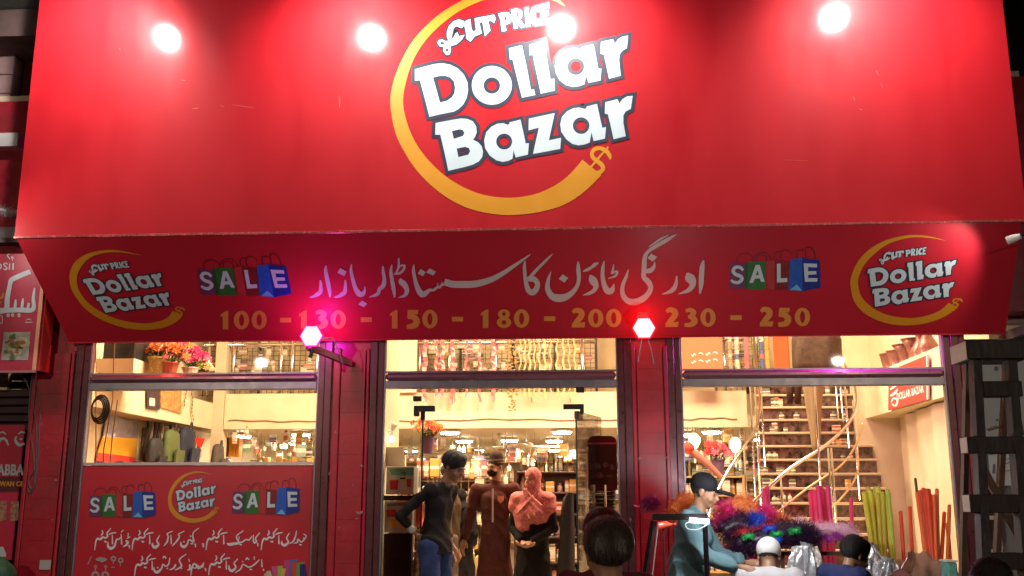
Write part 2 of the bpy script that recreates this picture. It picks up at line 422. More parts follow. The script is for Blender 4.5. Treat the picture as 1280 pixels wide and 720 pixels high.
# ================================================================== the logo, traced
c8 = crop(500, 60, 8); d8 = crop(640, 20, 8); e4 = crop(480, 0, 4); b7 = crop(530, 120, 7.2); z7 = crop(660, 100, 7.2); t8 = crop(540, 0, 8)
LET = [
 [c8([(150,215),(250,188),(345,163),(420,155),(500,168),(580,208),(640,270),(675,345),(682,420),(668,500),(635,565),(590,610),(540,638),(420,662),(295,690),(248,505),(200,325),(150,330)]),
  c8([(330,298),(395,282),(450,280),(500,295),(540,335),(552,400),(545,455),(515,500),(470,530),(400,548),(366,420)])],
 [c8(ell(919,376,201,194)), c8(ell(919,378,82,82))],
 [e4([(625,243),(690,227),(713,335),(735,450),(750,448),(757,476),(690,490),(665,390),(643,297),(630,300)])],
 [[(661.5,56.3),(680,51),(684,75),(688,99.3),(693,98.7),(693.7,113.6),(676,117.5),(671,93),(666,68.6),(662,69.5)]],
 [d8([(815,285),(840,410),(862,525),(895,530),(885,648),(765,672),(741,592),(725,685),(670,705),(610,712),(540,695),(475,645),(437,575),(428,500),(445,430),(490,370),(550,335),(620,322),(660,325),(690,338),(700,312)]), d8(ell(638,508,85,85,20))],
 [d8([(890,262),(1010,235),(1030,280),(1060,235),(1105,208),(1160,200),(1148,325),(1110,345),(1080,380),(1070,440),(1088,600),(970,630),(945,510),(920,390),(882,378)])],
 [b7([(105,245),(220,224),(330,205),(390,208),(440,230),(470,275),(475,330),(460,370),(440,395),(490,420),(520,455),(532,500),(525,550),(495,590),(440,620),(370,640),(220,675),(185,510),(148,350),(102,350)]),
  b7([(252,318),(320,302),(350,308),(365,335),(350,362),(268,388)]), b7([(295,475),(370,460),(405,470),(415,500),(400,530),(310,552)])],
 [b7([(868,215),(892,320),(915,428),(945,428),(935,530),(825,555),(806,492),(797,567),(760,585),(710,595),(650,580),(590,535),(550,470),(542,400),(560,330),(605,280),(660,252),(715,247),(752,262),(768,255),(770,240)]), b7(ell(722,412,72,72,20))],
 [z7([(8,350),(240,300),(215,420),(188,545),(298,522),(290,622),(45,668),(98,430),(5,455)])],
 [z7([(620,218),(645,330),(668,432),(702,425),(692,530),(590,552),(571,472),(555,565),(510,582),(455,590),(400,578),(345,535),(300,470),(290,400),(305,335),(350,285),(410,255),(460,250),(510,262),(524,258),(530,240)]), z7(ell(478,413,75,75,20))],
 [z7([(695,202),(805,175),(822,212),(850,175),(890,150),(942,145),(925,262),(880,285),(858,320),(858,390),(880,508),(770,535),(745,420),(720,312),(690,305)])],
]
SML = [
 [t8([(325,215),(270,195),(215,215),(170,260),(150,320),(150,370),(165,412),(130,412),(100,395),(65,405),(55,435),(75,465),(112,472),(115,520),(145,555),(180,545),(190,500),(185,465),(250,445),(300,400),(328,350),(270,365),(255,325),(235,340),(220,370),(190,405),(205,340),(215,290),(240,265),(300,285),(320,260)]),
  t8([(78,432),(100,420),(128,430),(118,446),(90,446)]), t8([(135,500),(150,485),(165,495),(160,520),(145,520)])],
 [t8([(335,212),(385,190),(395,290),(415,320),(440,300),(425,185),(465,178),(490,300),(500,335),(470,350),(430,365),(385,420),(345,390),(340,330),(325,260)])],
 [t8([(460,178),(620,150),(640,190),(620,235),(590,210),(565,215),(585,310),(530,365),(520,320),(505,225),(470,235)])],
 [t8([(660,140),(720,125),(770,130),(795,170),(790,230),(735,255),(745,310),(700,322),(680,190)]), t8([(722,170),(748,170),(745,205),(728,205)])],
 [t8([(790,100),(850,88),(900,110),(905,160),(885,200),(935,270),(890,285),(855,240),(860,285),(820,292),(800,160)]), t8([(845,130),(870,135),(865,165),(850,165)])],
 [t8([(925,85),(960,75),(985,265),(940,275)])],
 [t8([(1075,60),(1080,120),(1040,110),(1030,140),(1035,190),(1075,200),(1085,250),(1030,262),(990,230),(975,150),(1000,85),(1040,60)])],
 [t8([(1090,50),(1160,35),(1165,75),(1120,85),(1125,120),(1155,115),(1155,150),(1125,160),(1135,200),(1170,195),(1175,235),(1095,250)])],
]
r5 = crop(1040, 280, 5.3333)
small_anchor = r5([(240, 300), (828, 238), (285, 550)]); big_anchor = [(518.75, 86.9), (785, 45), (560.5, 213.7)]
up = affine(small_anchor, big_anchor)
ring_o = smooth_pts([(706,7),(690,-8),(660,-15),(620,-13),(580,0),(552,16),(530,35),(512.5,56),(499,82),(491,105),(488,130),(494,165),(507,192.5),(522.5,215),(542.5,235),(567,252),(592,262.5),(620,268),(645,268.7),(675,265),(705,256),(730,240),(752,219)], 4)
ring_i = smooth_pts([(706,8),(690,0),(660,-7),(632,-7),(605,0),(577,12.5),(552.5,30),(531,52),(516,77),(507,105),(504,130),(510,157),(522,182.5),(540,205),(562,224),(590,239),(617,246),(645,247),(670,242.5),(690,234),(704,225),(716,214),(728,200)], 4)
ringS = [([np.vstack([ring_o, ring_i[::-1]])], 'strip')]
s7 = crop(680, 160, 7.2)
dollar = [stroke(s7([(598,285,14),(590,250,34),(560,210,40),(510,185,36),(460,190,36),(432,225,34),(440,265,36),(480,300,40),(520,335,40),(530,370,36),(500,400,40),(455,400,34),(415,375,26)])),
          stroke(s7([(578,172,16),(500,262,20),(415,362,18)])), ([s7([(345,285),(385,318),(398,352),(420,378),(470,402),(520,405),(440,470),(340,480),(300,345)])], 'poly')]
rs_o = smooth_pts(up(r5([(755,108),(650,82),(540,72),(440,85),(340,115),(240,175),(165,260),(125,360),(125,430),(150,520),(210,590),(300,640),(400,668),(510,675),(620,662),(720,630),(790,592),(838,556)])), 5)
rs_i = smooth_pts(up(r5([(755,109),(650,92),(545,88),(450,105),(360,140),(280,200),(215,270),(178,350),(175,420),(200,490),(260,550),(340,595),(440,620),(550,625),(650,605),(715,578),(750,552),(775,525)])), 5)
s_d = up(r5([(790,540),(820,500),(868,512)])); mv = affine(s7([(398,352),(460,190),(600,250)]), s_d)
dollar_s = [([mv(l[0])] + [mv(q) for q in l[1:]], kk) for l, kk in dollar[:2]]
ringT = [([np.vstack([rs_o, rs_i[::-1]])], 'strip')]
def logo(pl, parent, tf=None, k=1.0, lift=.003):
    decal('logo_swoosh', (ringT + dollar_s) if tf is not None else (ringS + dollar), pl, M_print_y, parent, tf, lift)
    decal('letter_outline', [(l, 'poly') for l in LET], pl, M_print_k, parent, tf, lift+.0012, .00008*k, off=4.3)
    decal('letter_outline', [(l[:1], 'poly') for l in SML], pl, M_print_k, parent, tf, lift+.0012, .00008*k, off=2.0)
    z = lift+.0030
    for l, nm in zip(LET, 'DollarBazar'):
        decal('letter', [(l, 'poly')], pl, M_print_w, parent, tf, z)
    for l in SML: decal('small_letter', [(l, 'poly')], pl, M_print_w, parent, tf, z+.0004)
logo(SP, sign)
def lf(pts): return affine(big_anchor, pts)
l5 = crop(0, 280, 5.3333)
logo(CP, canopy, lf(l5([(553, 368), (1072, 325), (705, 590)])), .3)
logo(CP, canopy, lf(small_anchor), .3)

# SALE carrier bags print
def st(pts, w): return stroke([(x, y, w) for x, y in pts], 1)
s6 = crop(880, 280, 6.4)
BAG = [('print_purple', (.16, .03, .12), [poly(s6([(210,310),(330,310),(325,515),(205,515)]))]),
 ('print_green', (.03, .16, .03), [poly(s6([(350,298),(495,300),(490,520),(345,522)]))]), ('print_green_dark', (.015, .09, .02), [poly(s6([(325,330),(350,298),(345,522),(322,500)]))]),
 ('print_crimson', (.50, .03, .035), [poly(s6([(500,300),(565,285),(565,527),(500,510)]))]), ('print_dark_red', (.22, .012, .015), [poly(s6([(565,285),(680,300),(675,525),(566,527)]))]),
 ('print_blue', (.02, .11, .50), [poly(s6([(690,280),(785,268),(785,537),(673,525)]))]), ('print_blue_dark', (.012, .03, .26), [poly(s6([(785,268),(925,287),(932,508),(785,537)]))]),
 ('print_light_blue', (.15, .50, .80), [poly(s6([(685,525),(740,482),(784,532)]))])]
SALE = [stroke(s6([(312,368,22),(288,345,24),(250,345,26),(232,375,28),(255,402,28),(290,415,28),(302,440,28),(275,465,26),(238,462,24),(215,445,18)]), 4),
 ]
SALE = [stroke(s6([(312,368,22),(288,345,24),(250,345,26),(232,375,28),(255,402,28),(290,415,28),(302,440,28),(275,465,26),(238,462,24),(215,445,18)])),
 poly(s6([(362,468),(412,325),(445,325),(485,460),(455,460),(445,432),(405,435),(392,468)]), s6([(412,408),(438,406),(427,368)])),
 poly(s6([(582,315),(612,315),(612,432),(665,430),(665,462),(582,466)])),
 poly(s6([(795,312),(902,316),(902,345),(830,342),(830,375),(898,374),(898,400),(832,404),(832,430),(905,430),(905,458),(806,460)]))]
HAND = [stroke(s6([(p[0], p[1], 6) for p in q])) for q in (
 [(262,305),(268,262),(310,236),(365,242),(395,275)], [(385,300),(410,255),(450,228),(500,232),(535,275),(540,300)], [(415,300),(430,258),(465,245),(495,262),(500,300)],
 [(560,285),(565,240),(590,220),(615,222)], [(612,285),(612,235),(640,208),(680,215),(702,245)], [(740,270),(745,215),(770,205),(800,212)], [(812,268),(812,200),(835,184),(865,195),(884,230),(886,280)])]
bag_anchor = s6([(210, 310), (925, 287), (785, 537)])
def bags(pl, parent, dst=None, lift=.003):
    tf = affine(bag_anchor, dst) if dst else None
    decal('bag_handle', HAND, pl, mat('print_handle', (.10, .008, .012), .5), parent, tf, lift)
    for i, (nm, c, sh) in enumerate(BAG): decal('bag_print', sh, pl, mat(nm, c, .5, var=.15, scale=20), parent, tf, lift+.0015+.0003*i)
    for l_ in SALE: decal('letter', [l_], pl, M_print_w, parent, tf, lift+.0045)
bags(CP, canopy)
bags(CP, canopy, crop(220, 280, 5.3333)([(145, 300), (735, 282), (655, 487)]))

# Urdu line on the canopy
a9 = crop(380, 310, 9); b71 = crop(500, 310, 7.11); k9 = crop(640, 310, 9); d72 = crop(740, 285, 7.2)
URD = [stroke(f(p)) for f, p in (
 (a9, [(185,360,18),(190,420,35),(185,490,45),(150,520,45),(100,545,25),(65,552,10)]),
 (a9, [(248,195,14),(245,260,38),(262,350,48),(280,440,45),(292,510,32),(292,552,16)]),
 (a9, [(465,360,16),(467,420,32),(460,490,45),(430,520,45),(380,545,28),(340,552,10)]),
 (a9, [(537,180,10),(530,250,32),(550,350,40),(580,450,48),(620,512,62),(662,515,50),(685,475,26),(686,430,8)]),
 (a9, [(888,200,14),(893,270,36),(905,350,42),(893,420,50),(850,460,40),(838,505,36),(800,530,30),(735,550,8)]),
 (a9, [(990,185,12),(978,260,34),(990,350,42),(1008,450,44),(1018,520,30),(1018,555,12)]),
 (a9, [(1065,110,16),(1068,170,22),(1060,230,22),(1035,285,22)]),
 (a9, [(1058,238,10),(1095,195,20),(1132,200,26),(1122,240,26),(1085,278,24),(1035,290,20),(1008,292,8)]),
 (a9, [(1090,338,14),(1095,375,64),(1130,410,64),(1160,475,50),(1135,530,36),(1065,556,8)]),
 (b71, [(125,145,8),(120,200,28),(135,280,32),(160,360,45),(195,408,55),(232,398,44),(265,372,26),(300,372,22),(330,348,22),(350,348,20),(375,325,22),(402,318,24)]),
 (b71, [(335,350,14),(338,306,4)]), (b71, [(370,335,14),(372,298,4)]),
 (b71, [(395,300,60),(470,320,60),(560,322,62),(650,320,60),(740,302,56),(830,270,48),(920,220,40),(1010,160,30),(1090,105,22),(1158,55,8)]),
 (k9, [(148,140,10),(140,200,34),(145,300,38),(160,400,48),(188,475,60),(232,498,66),(275,455,62),(285,395,56),(250,350,62),(200,345,60),(165,345,40)]),
 (k9, [(205,325,40),(270,250,34),(350,170,30),(410,110,22),(455,65,8)]),
 (k9, [(437,265,10),(415,330,30),(400,400,45),(405,470,60),(450,540,75),(530,562,88),(610,545,75),(680,495,55),(735,420,42),(752,330,44),(745,230,46),(745,150,14)]),
 (k9, [(970,165,16),(930,185,40),(895,215,30),(850,240,34),(800,262,12)]),
 (k9, [(882,300,20),(900,345,80),(925,385,84),(945,430,56),(915,480,44),(860,510,34),(795,528,6)]),
 (d72, [(110,295,8),(98,350,30),(95,430,36),(110,510,44),(140,562,60),(178,558,50),(198,500,6)]),
 (d72, [(195,325,8),(188,370,18),(176,412,18)]), (d72, [(178,412,10),(212,388,18),(228,398,22),(205,432,20),(145,452,8)]),
 (d72, [(328,372,8),(305,440,28),(275,520,34),(275,590,42),(310,645,50),(370,665,58),(440,645,56),(500,595,48),(528,535,44),(505,480,50),(466,440,42),(468,370,44),(474,270,40),(500,215,30),(560,170,34),(640,125,34),(700,90,28),(758,55,6)]),
 (d72, [(508,170,6),(560,135,16),(620,95,18),(688,62,6)]),
 (d72, [(565,300,6),(556,345,30),(528,378,44),(480,388,34)]),
 (d72, [(763,428,12),(757,490,30),(735,545,40),(690,575,30),(632,592,6)]),
 (d72, [(858,400,16),(875,440,84),(900,475,74),(900,520,50),(860,562,36),(775,592,6)]),
 (d72, [(1005,288,12),(992,340,40),(985,420,46),(980,510,40),(970,590,14)]))]
URD += [poly(f(p)) for f, p in ((a9, [(410,222),(480,262),(455,312),(378,275)]), (a9, [(655,588),(715,622),(675,662),(612,632)]),
 (b71, [(185,185),(230,212),(205,248),(158,225)]), (b71, [(265,178),(320,208),(295,242),(234,215)]), (k9, [(570,292),(632,335),(590,385),(525,345)]), (d72, [(530,228),(585,258),(548,300),(500,270)]))]
for i, u in enumerate(URD): decal('urdu_letter', [u], CP, M_print_g, canopy, lift=.004+.0001*i)
# price line
def digit(ch, x, y, s=1.0):
    q = lambda L: [(x+a*s, y+b*s, *(c*s for c in r)) for a, b, *r in L]
    if ch == '0': return [poly(q(ell(0, 0, 9.6, 11.6, 24)), q(ell(0, 0, 3.2, 7.4, 18)))]
    if ch == '1': return [poly(q([(-6,-7),(1,-11.5),(3.5,-11.5),(3.5,11.5),(-3.5,11.5),(-3.5,-5),(-6,-4)]))]
    if ch == '-': return [poly(q([(-7,-2.6),(7,-2.6),(7,3.2),(-7,3.2)]))]
    if ch == '2': return [stroke(q([(-7,-7,4),(-3,-10,6),(3,-8,7.5),(3.5,-3,7.5),(-2,4,6.5),(-7,9.3,4)])), poly(q([(-8,6),(8.5,5),(7.5,11.5),(-8.5,11.5)]))]
    if ch == '3': return [stroke(q([(-6,-8.5,4),(0,-9.5,5.5),(4,-6.5,7),(1,-2.3,6),(-3,-1,3)])), stroke(q([(-3,-1,3),(3,.5,7),(5,5,8),(0,9,6),(-7.5,9,4)]))]
    if ch == '5': return [poly(q([(-6,-11.5),(7,-11.5),(6.5,-6),(-2,-6),(-3,-2),(-7,-1)])), stroke(q([(-6,-2,4),(0,-3,7),(5,2,8),(2,8,7.5),(-7.5,9.5,5)]))]
    if ch == '8': return [poly(q(ell(0, -5.6, 7.5, 6, 20)), q(ell(0, -5.8, 2.4, 2.4, 12))), poly(q(ell(0, 4.8, 9, 6.9, 20)), q(ell(0, 4.8, 3, 3, 12)))]
PR = '1:282 0:302 0:324 -:357 1:380 3:401 0:423 -:458 1:493.5 5:516 0:537.5 -:572 1:607 8:630 0:652 -:687 2:723 0:744.6 0:767 -:803 2:840 3:863 0:885 -:920 2:958 5:980 0:1003'
for it in PR.split():
    ch, x = it.split(':'); x = float(x); y = 400-(x-282)*.0055
    decal('price_digit', digit(ch, x, y), CP, M_print_o, canopy, lift=.004, step=.0003)

# ------------------------------------------------------------------ poster in the left window
sc_ = [((424,119),(424.5,135),1.2),((226,100),(232,101),1),((240,136),(249,135),1),((275,132),(281,134),.8),((290,131),(318,135),.8),((1095,88),(1098,95),1),((1100,103),(1103,110),.9),((1073,136),(1078,138),1),((1066,120),(1068,126),.8),((148,60),(151,63),.8),((980,200),(1010,201),.5),]
decal('scratch', [stroke([(a_[0], a_[1], w_*.4), ((a_[0]+b_[0])/2+.4, (a_[1]+b_[1])/2, w_), (b_[0], b_[1], w_*.4)], 2) for a_, b_, w_ in sc_], SP, mat('scratch_pale', (.58, .10, .10), .5), sign, lift=.0012)
poster = thing('sale_poster', 'glossy red poster with two SALE bag prints and white Urdu lines in the left window', 'poster', (-3.4, .0, .36))
bx('sheet', (-4.505, .018, .36), (-2.35, .028, 1.6), mat('poster_red', (.58, .012, .030), .4, var=.06, scale=2, coat=.5, coat_rough=.2, bump=.03, bscale=5), poster)
M_pw = mat('poster_print_white', (.85, .80, .80), .5, var=.03)
bx('top_edge', (-4.51, .012, 1.602), (-2.345, .03, 1.628), mat('edge_pale', (.6, .5, .48), .4, metal=.4), poster)
PP = Plane((0, .018, 1), (0, -1, 0))
logo(PP, poster, lf(crop(80, 570, 6.4)([(897, 280), (1218, 235), (920, 450)])), .25, .0015)
bags(PP, poster, crop(80, 570, 6.4)([(207, 318), (730, 292), (630, 495)]), .0015)
bags(PP, poster, crop(260, 570, 4.8)([(150, 215), (550, 197), (468, 354)]), .0015)
q1 = crop(110, 655, 8.533); q2 = crop(240, 655, 8.533)
def eytm(x, dy=0):
    D = lambda L: [(a+x, b+dy, c) for a, b, c in L]
    return [D([(0,278,5),(12,190,12),(33,155,15),(58,165,18),(88,140,16),(113,150,14),(138,130,14),(133,95,12),(173,46,6)]), D([(78,65,7),(86,100,12),(66,122,8)]),
            D([(100,183,10),(118,190,14),(130,186,10)]), D([(188,118,7),(190,215,13)]), D([(152,112,8),(185,98,12),(230,92,7)])]
Q1 = eytm(72)+eytm(470)+eytm(497, 275)+[
 [(215,190,6),(215,235,18),(245,262,24),(285,235,18),(300,180,12),(312,160,10),(330,165,10),(350,140,8)], [(355,88,8),(378,62,6)], [(355,105,7),(361,218,12)],
 [(375,240,6),(410,225,18),(425,190,20),(402,180,14)], [(430,95,6),(428,140,8)], [(415,158,6),(450,135,10)], [(440,225,14),(445,262,5)],
 [(690,200,6),(690,230,18),(720,250,24),(755,215,16),(735,180,14),(765,120,6)], [(810,235,6),(845,190,14),(857,130,12),(845,105,10),(905,75,5)], [(885,115,7),(890,215,12)],
 [(900,235,6),(950,180,14),(977,130,12),(965,110,10),(1030,75,5)], [(990,190,6),(995,225,18),(1025,245,24),(1060,215,14),(1075,170,12),(1110,180,16),(1130,190,16),(1120,100,10),(1185,42,5)],
 [(1018,188,12),(1032,190,12)], [(1088,130,12),(1102,132,12)], [(1096,207,12),(1122,212,12)], [(1145,210,14),(1150,250,5)], [(1228,205,14),(1230,250,5)],
 [(705,460,6),(710,500,18),(740,515,24),(785,475,14),(800,430,12),(830,450,12),(860,430,12),(875,360,8)], [(738,465,12),(752,466,12)], [(800,368,10),(815,345,12),(835,368,10)], [(840,472,10),(856,474,10)],
 [(870,490,5),(915,470,14),(938,430,14)], [(928,492,6),(975,470,14),(1000,440,14),(975,380,12),(1050,320,5)], [(992,472,12),(1006,474,12)],
 [(1060,490,6),(1090,480,18),(1085,430,14)], [(1075,370,6),(1085,402,9)], [(1098,550,5),(1110,470,12),(1130,425,14),(1160,440,14),(1180,480,10),(1205,450,14),(1225,460,14),(1235,410,8)], [(1252,470,13),(1258,500,5)]]
Q2 = eytm(150)+eytm(738)+eytm(178, 270)+[
 [(118,205,14),(125,248,5)], [(375,205,10),(400,218,24),(450,210,22),(500,200,16),(475,130,10),(550,72,5)], [(500,200,12),(540,190,12),(580,165,12),(610,170,12),(640,130,6)], [(505,135,6),(500,165,8)], [(505,215,10),(532,222,12)],
 [(655,115,7),(660,195,14),(690,190,14),(680,150,10),(725,92,5)], [(702,205,14),(705,240,5)], [(960,180,6),(960,210,18),(990,228,22),(1030,190,14),(1010,150,12),(1040,95,5)],
 [(1040,210,5),(1080,185,12),(1105,130,12),(1115,70,5)], [(1085,205,6),(1125,195,14),(1130,160,12),(1160,190,12),(1185,180,10),(1220,130,10),(1190,108,8)], [(1145,218,11),(1172,224,11)], [(1186,150,11),(1198,152,11)],
 [(0,460,8),(40,470,12),(60,440,12),(90,470,12),(120,420,7)], [(145,478,13),(150,505,5)],
 [(395,440,6),(400,480,18),(430,500,22),(470,460,14),(450,420,12),(490,370,5)], [(460,520,5),(520,480,12),(545,430,10),(600,460,12),(640,450,12),(680,420,12),(720,380,6)], [(575,382,10),(590,362,12),(608,382,10)], [(536,400,10),(548,402,10)], [(614,482,11),(642,486,11)],
 [(665,345,5),(666,382,8)], [(745,375,7),(748,460,12)], [(762,478,13),(766,500,5)]]
def mnw(L, m=9.5): return [(a, b, max(c*1.3, m)) for a, b, c in L]
decal('urdu_text', [stroke(q1(mnw(p)), 3) for p in Q1], PP, M_pw, poster, lift=.0015, step=.00005)
decal('urdu_text', [stroke(q2(mnw(p)), 3) for p in Q2], PP, M_pw, poster, lift=.0016, step=.00005)
# little jewellery pictures (left) and books / pencils (right) printed along the bottom
m_j = mat('print_silver', (.42, .36, .34), .5, var=.3, scale=60)
jw = []
for (x, y, r) in ((272,370,30),(350,388,30),(82,455,16),(190,455,16),(80,548,45),(185,545,42)): jw.append(poly(q1(ell(x, y, r, r, 16)), q1(ell(x, y, r*.45, r*.45, 12))))
jw += [stroke(q1([(x, y, 12), (x2, y2, 7)]), 2) for x, y, x2, y2 in ((272,400,270,425),(345,418,345,450),(82,470,80,510),(190,470,186,510),(0,430,40,340),(250,460,290,462),(85,375,130,355),(130,355,205,380),(85,380,150,405),(150,405,205,382))]
jw += [poly(q1(ell(145, 378, 58, 22, 18)))]
decal('jewellery_print', jw, PP, m_j, poster, lift=.0017, step=.0001)
bk = [((.55,.06,.22), [(985,385),(1048,385),(1045,560),(985,560)]), ((.05,.16,.55), [(1050,382),(1130,380),(1120,400),(1060,405),(1058,560),(1046,560)]), ((.6,.07,.05), [(1085,405),(1118,410),(1115,560),(1060,560),(1062,410)]),
      ((.12,.35,.08), [(1120,412),(1212,408),(1190,425),(1150,430),(1150,560),(1117,560)]), ((.02,.02,.14), [(1152,430),(1212,425),(1230,560),(1152,560)]), ((.6,.1,.25), [(850,450),(915,448),(912,560),(862,560)]), ((.4,.5,.08), [(915,448),(975,446),(940,560),(914,560)]),
      ((.7,.45,.12), [(960,470),(1004,475),(985,560),(945,560)]), ((.6,.55,.4), [(790,510),(835,495),(860,560),(800,560)]), ((.55,.45,.3), [(768,530),(790,522),(800,560),(772,560)])]
for i, (c, p) in enumerate(bk): decal('book_print', [poly(q2(p))], PP, mat('print_book_%s' % 'abcdefghij'[i], c, .5, var=.1), poster, lift=.0018+.0003*i)
for (px, py, w_, h_) in ((452, 582, 3, 2), (449, 641, 6, 5), (446, 648, 3, 2), (441, 606, 2, 1), (412, 592, 2, 4), (424, 660, 1.5, 3), (799, 573, 4, 3), (833, 572, 3, 5), (810, 520, 1.5, 1), (788, 650, 2, 3), (52, 530, 2, 1), (70, 600, 3, 1.5), (66, 650, 3, 1), (60, 560, 1.5, 1.5), (455, 500, 1.5, 1), (420, 540, 2, 5)):
    decal('paint_chip', [poly([(px+w_*math.cos(a_)*(.6+.4*math.sin(a_*3+px)), py+h_*math.sin(a_)*(.6+.4*math.cos(a_*2+py))) for a_ in np.linspace(0, 5.7, 10)])], Plane((0, -.037, 1), (0, -1, 0)), mat('chip_pale', (.42, .20, .20), .7, var=.4, scale=80), shop, lift=.001)
# ------------------------------------------------------------------ small white notice on the left pillar
nt_ = thing('pillar_notice', 'tiny square white sticker low on the far left red pillar', 'sticker', tuple(atY(56, 712, -.03)))
a = atY(50, 700, -.028); b = atY(63, 712, -.028); bx('paper', (a[0], -.0305, b[2]), (b[0], -.0285, a[2]), mat('paper_grey', (.5, .46, .42), .7, var=.4, scale=160), nt_)
# ================================================================== lamps
def flood(px, py, power, label, dist=1.0, aimx=0.0):
    # a lamp on an arm above the frame; its mirror image shows in the glossy board at (px, py)
    Im = atY(px, py, SY+dist); L = np.array([Im[0], SY-dist, Im[2]])
    t = thing('flood_light', label, 'flood light', tuple(L), 0, 'flood lights on arms above the red board')
    aim = np.array([L[0]+aimx, SY, L[2]-.85]); d = aim-L; d /= np.linalg.norm(d)
    R = Vector(d).to_track_quat('-Z', 'Y').to_matrix(); R = np.array(R)
    def T(v): return np.asarray(v) @ R.T + L
    b = MB()._box((-.145, -.13, .005), (.145, .13, .06), .012); V = [T(v) for v in b.V[0]]; MB().add(V, b.F).obj('housing', M_black, t)
    b = MB()
    for k in range(7): b._box((-.11+k*.035, -.08, .061), (-.10+k*.035, .08, .085), 0)
    MB().add([T(v) for v in np.vstack(b.V)], b.F).obj('cooling_fin', M_black, t)
    b = MB(); b.add([(.135*math.cos(k*math.pi/12), .118*math.sin(k*math.pi/12), .003) for k in range(24)], [tuple(range(23, -1, -1))])
    MB().add([T(v) for v in b.V[0]], b.F).obj('lamp_face', emitter('flood_led', (1, .97, .93), 110), t)
    MB().tube([L+(0, .0, .06), L+(0, .1, .35), (L[0], SY+.1, max(SZ1+.0, L[2]+.5)), (L[0], SY+.14, SZ1)], .02, 8).obj('arm', M_black, t, smooth=True)
    ld = bpy.data.lights.new('flood_lamp', 'SPOT'); ld.energy = power; ld.spot_size = math.radians(118); ld.spot_blend = .7; ld.shadow_soft_size = .05
    ld.color = (1, .95, .9)
    lo = bpy.data.objects.new('flood_lamp', ld); COL.objects.link(lo); lo.parent = t; lo.location = tuple(d*.02)
    lo.rotation_euler = Vector(d).to_track_quat('-Z', 'Y').to_euler()
    return t
flood(210, 47, 240, 'leftmost white flood light on its arm above the red board', aimx=-.35)
flood(465, 47, 180, 'second white flood light from the left above the red board', aimx=.1)
flood(702, 35, 205, 'white flood light above the round yellow logo', aimx=0)
flood(1042, 22, 230, 'rightmost white flood light above the plain end of the board', aimx=.1)

def hexlamp(px, py, Y, col, name, label, strength, energy, arm=None, r=.095, zpos=None, off=(0, -.10, 0), soft=.06):
    c = atY(px, py, Y) if zpos is None else np.array(zpos)
    t = thing('party_lamp', label, 'coloured lamp', tuple(c))
    V = [(c[0]+r*math.cos(a), c[1], c[2]+r*math.sin(a)) for a in [k*math.pi/3 for k in range(6)]]
    V2 = [(c[0]+r*.75*math.cos(a), c[1]+.07, c[2]+r*.75*math.sin(a)) for a in [k*math.pi/3 for k in range(6)]]
    V3 = [(c[0]+r*1.14*math.cos(a), c[1]+.012, c[2]+r*1.14*math.sin(a)) for a in [k*math.pi/3 for k in range(6)]]
    V0 = [(c[0]+r*.8*math.cos(a), c[1]-.035, c[2]+r*.8*math.sin(a)) for a in [k*math.pi/3 for k in range(6)]]
    MB().add(V0+V, [tuple(range(6))]+[(k, (k+1) % 6, 6+(k+1) % 6, 6+k) for k in range(6)]).obj('lens', emitter(name, col, strength), t)
    MB().add(V3+V2, [(k, (k+1) % 6, 6+(k+1) % 6, 6+k) for k in range(6)]+[tuple(range(11, 5, -1)), tuple(range(6))]).obj('housing', mat('lamp_housing', (.25, .02, .04), .4), t)
    ld = bpy.data.lights.new('party_lamp_light', 'POINT'); ld.energy = energy; ld.color = col; ld.shadow_soft_size = soft
    lo = bpy.data.objects.new('party_lamp_light', ld); COL.objects.link(lo); lo.parent = t; lo.location = off
    return t, c
MAG = (.85, .04, 1)
t, c = hexlamp(389, 420, -.52, MAG, 'magenta_led', 'glowing magenta hexagon lamp on a wooden arm below the canopy', 22, 9, off=(0, .13, .04))
a = atY(385, 433, -.5); b = atY(438, 454, -.06); d = (b-a)
u = np.array([0, 0, .028]); v = np.array([.02, -.02, 0])
MB().add([a-u-v, a-u+v, a+u+v, a+u-v, b-u-v, b-u+v, b+u+v, b+u-v], [(0, 1, 2, 3), (7, 6, 5, 4), (0, 4, 5, 1), (1, 5, 6, 2), (2, 6, 7, 3), (3, 7, 4, 0)]).obj('arm', mat('arm_wood', (.42, .10, .12), .6, var=.2), t)
MB().tube([c+(.06, 0, -.03), c+(.16, .1, -.0), c+(.22, .15, -.12), c+(.24, .2, -.22)], .006, 6).obj('wire', mat('wire_grey', (.35, .3, .32), .5), t)
MB().tube([a+(.03, 0, -.02), a+(.035, 0, -.06), a+(.02, 0, -.10)], [.022, .018, .02], 8).obj('swivel', M_black, t)
t, c = hexlamp(805, 410, -.45, (1, .035, .05), 'red_led', 'glowing red hexagon lamp hung over the right pillar below the canopy', 24, 2.6, off=(0, .12, .04))
bx('bracket', (c[0]-.045, c[1]+.01, c[2]+.08), (c[0]+.04, c[1]+.04, c[2]+.14), mat('lamp_bracket', (.3, .03, .03), .5), t)
for dx, l in ((-.035, .28), (.06, .30)): MB().tube([c+(dx*.5, .02, -.08), c+(dx, .05, -.18), c+(dx*1.4, .1, -l)], .0055, 6).obj('wire', mat('wire_grey', (.35, .3, .32), .5), t)
t, c = hexlamp(0, 0, 0, MAG, 'magenta_led', 'unseen magenta hexagon lamp added behind the canopy for the right transom streak', 14, 70, zpos=(2.5, -.07, 2.93), r=.06, off=(0, .035, -.09), soft=.015)  # added lamp, hidden here to throw magenta on the right transom
bx('bracket', (c[0]-.02, c[1]+.0, c[2]), (c[0]+.02, .02, c[2]+.06), M_black, t)
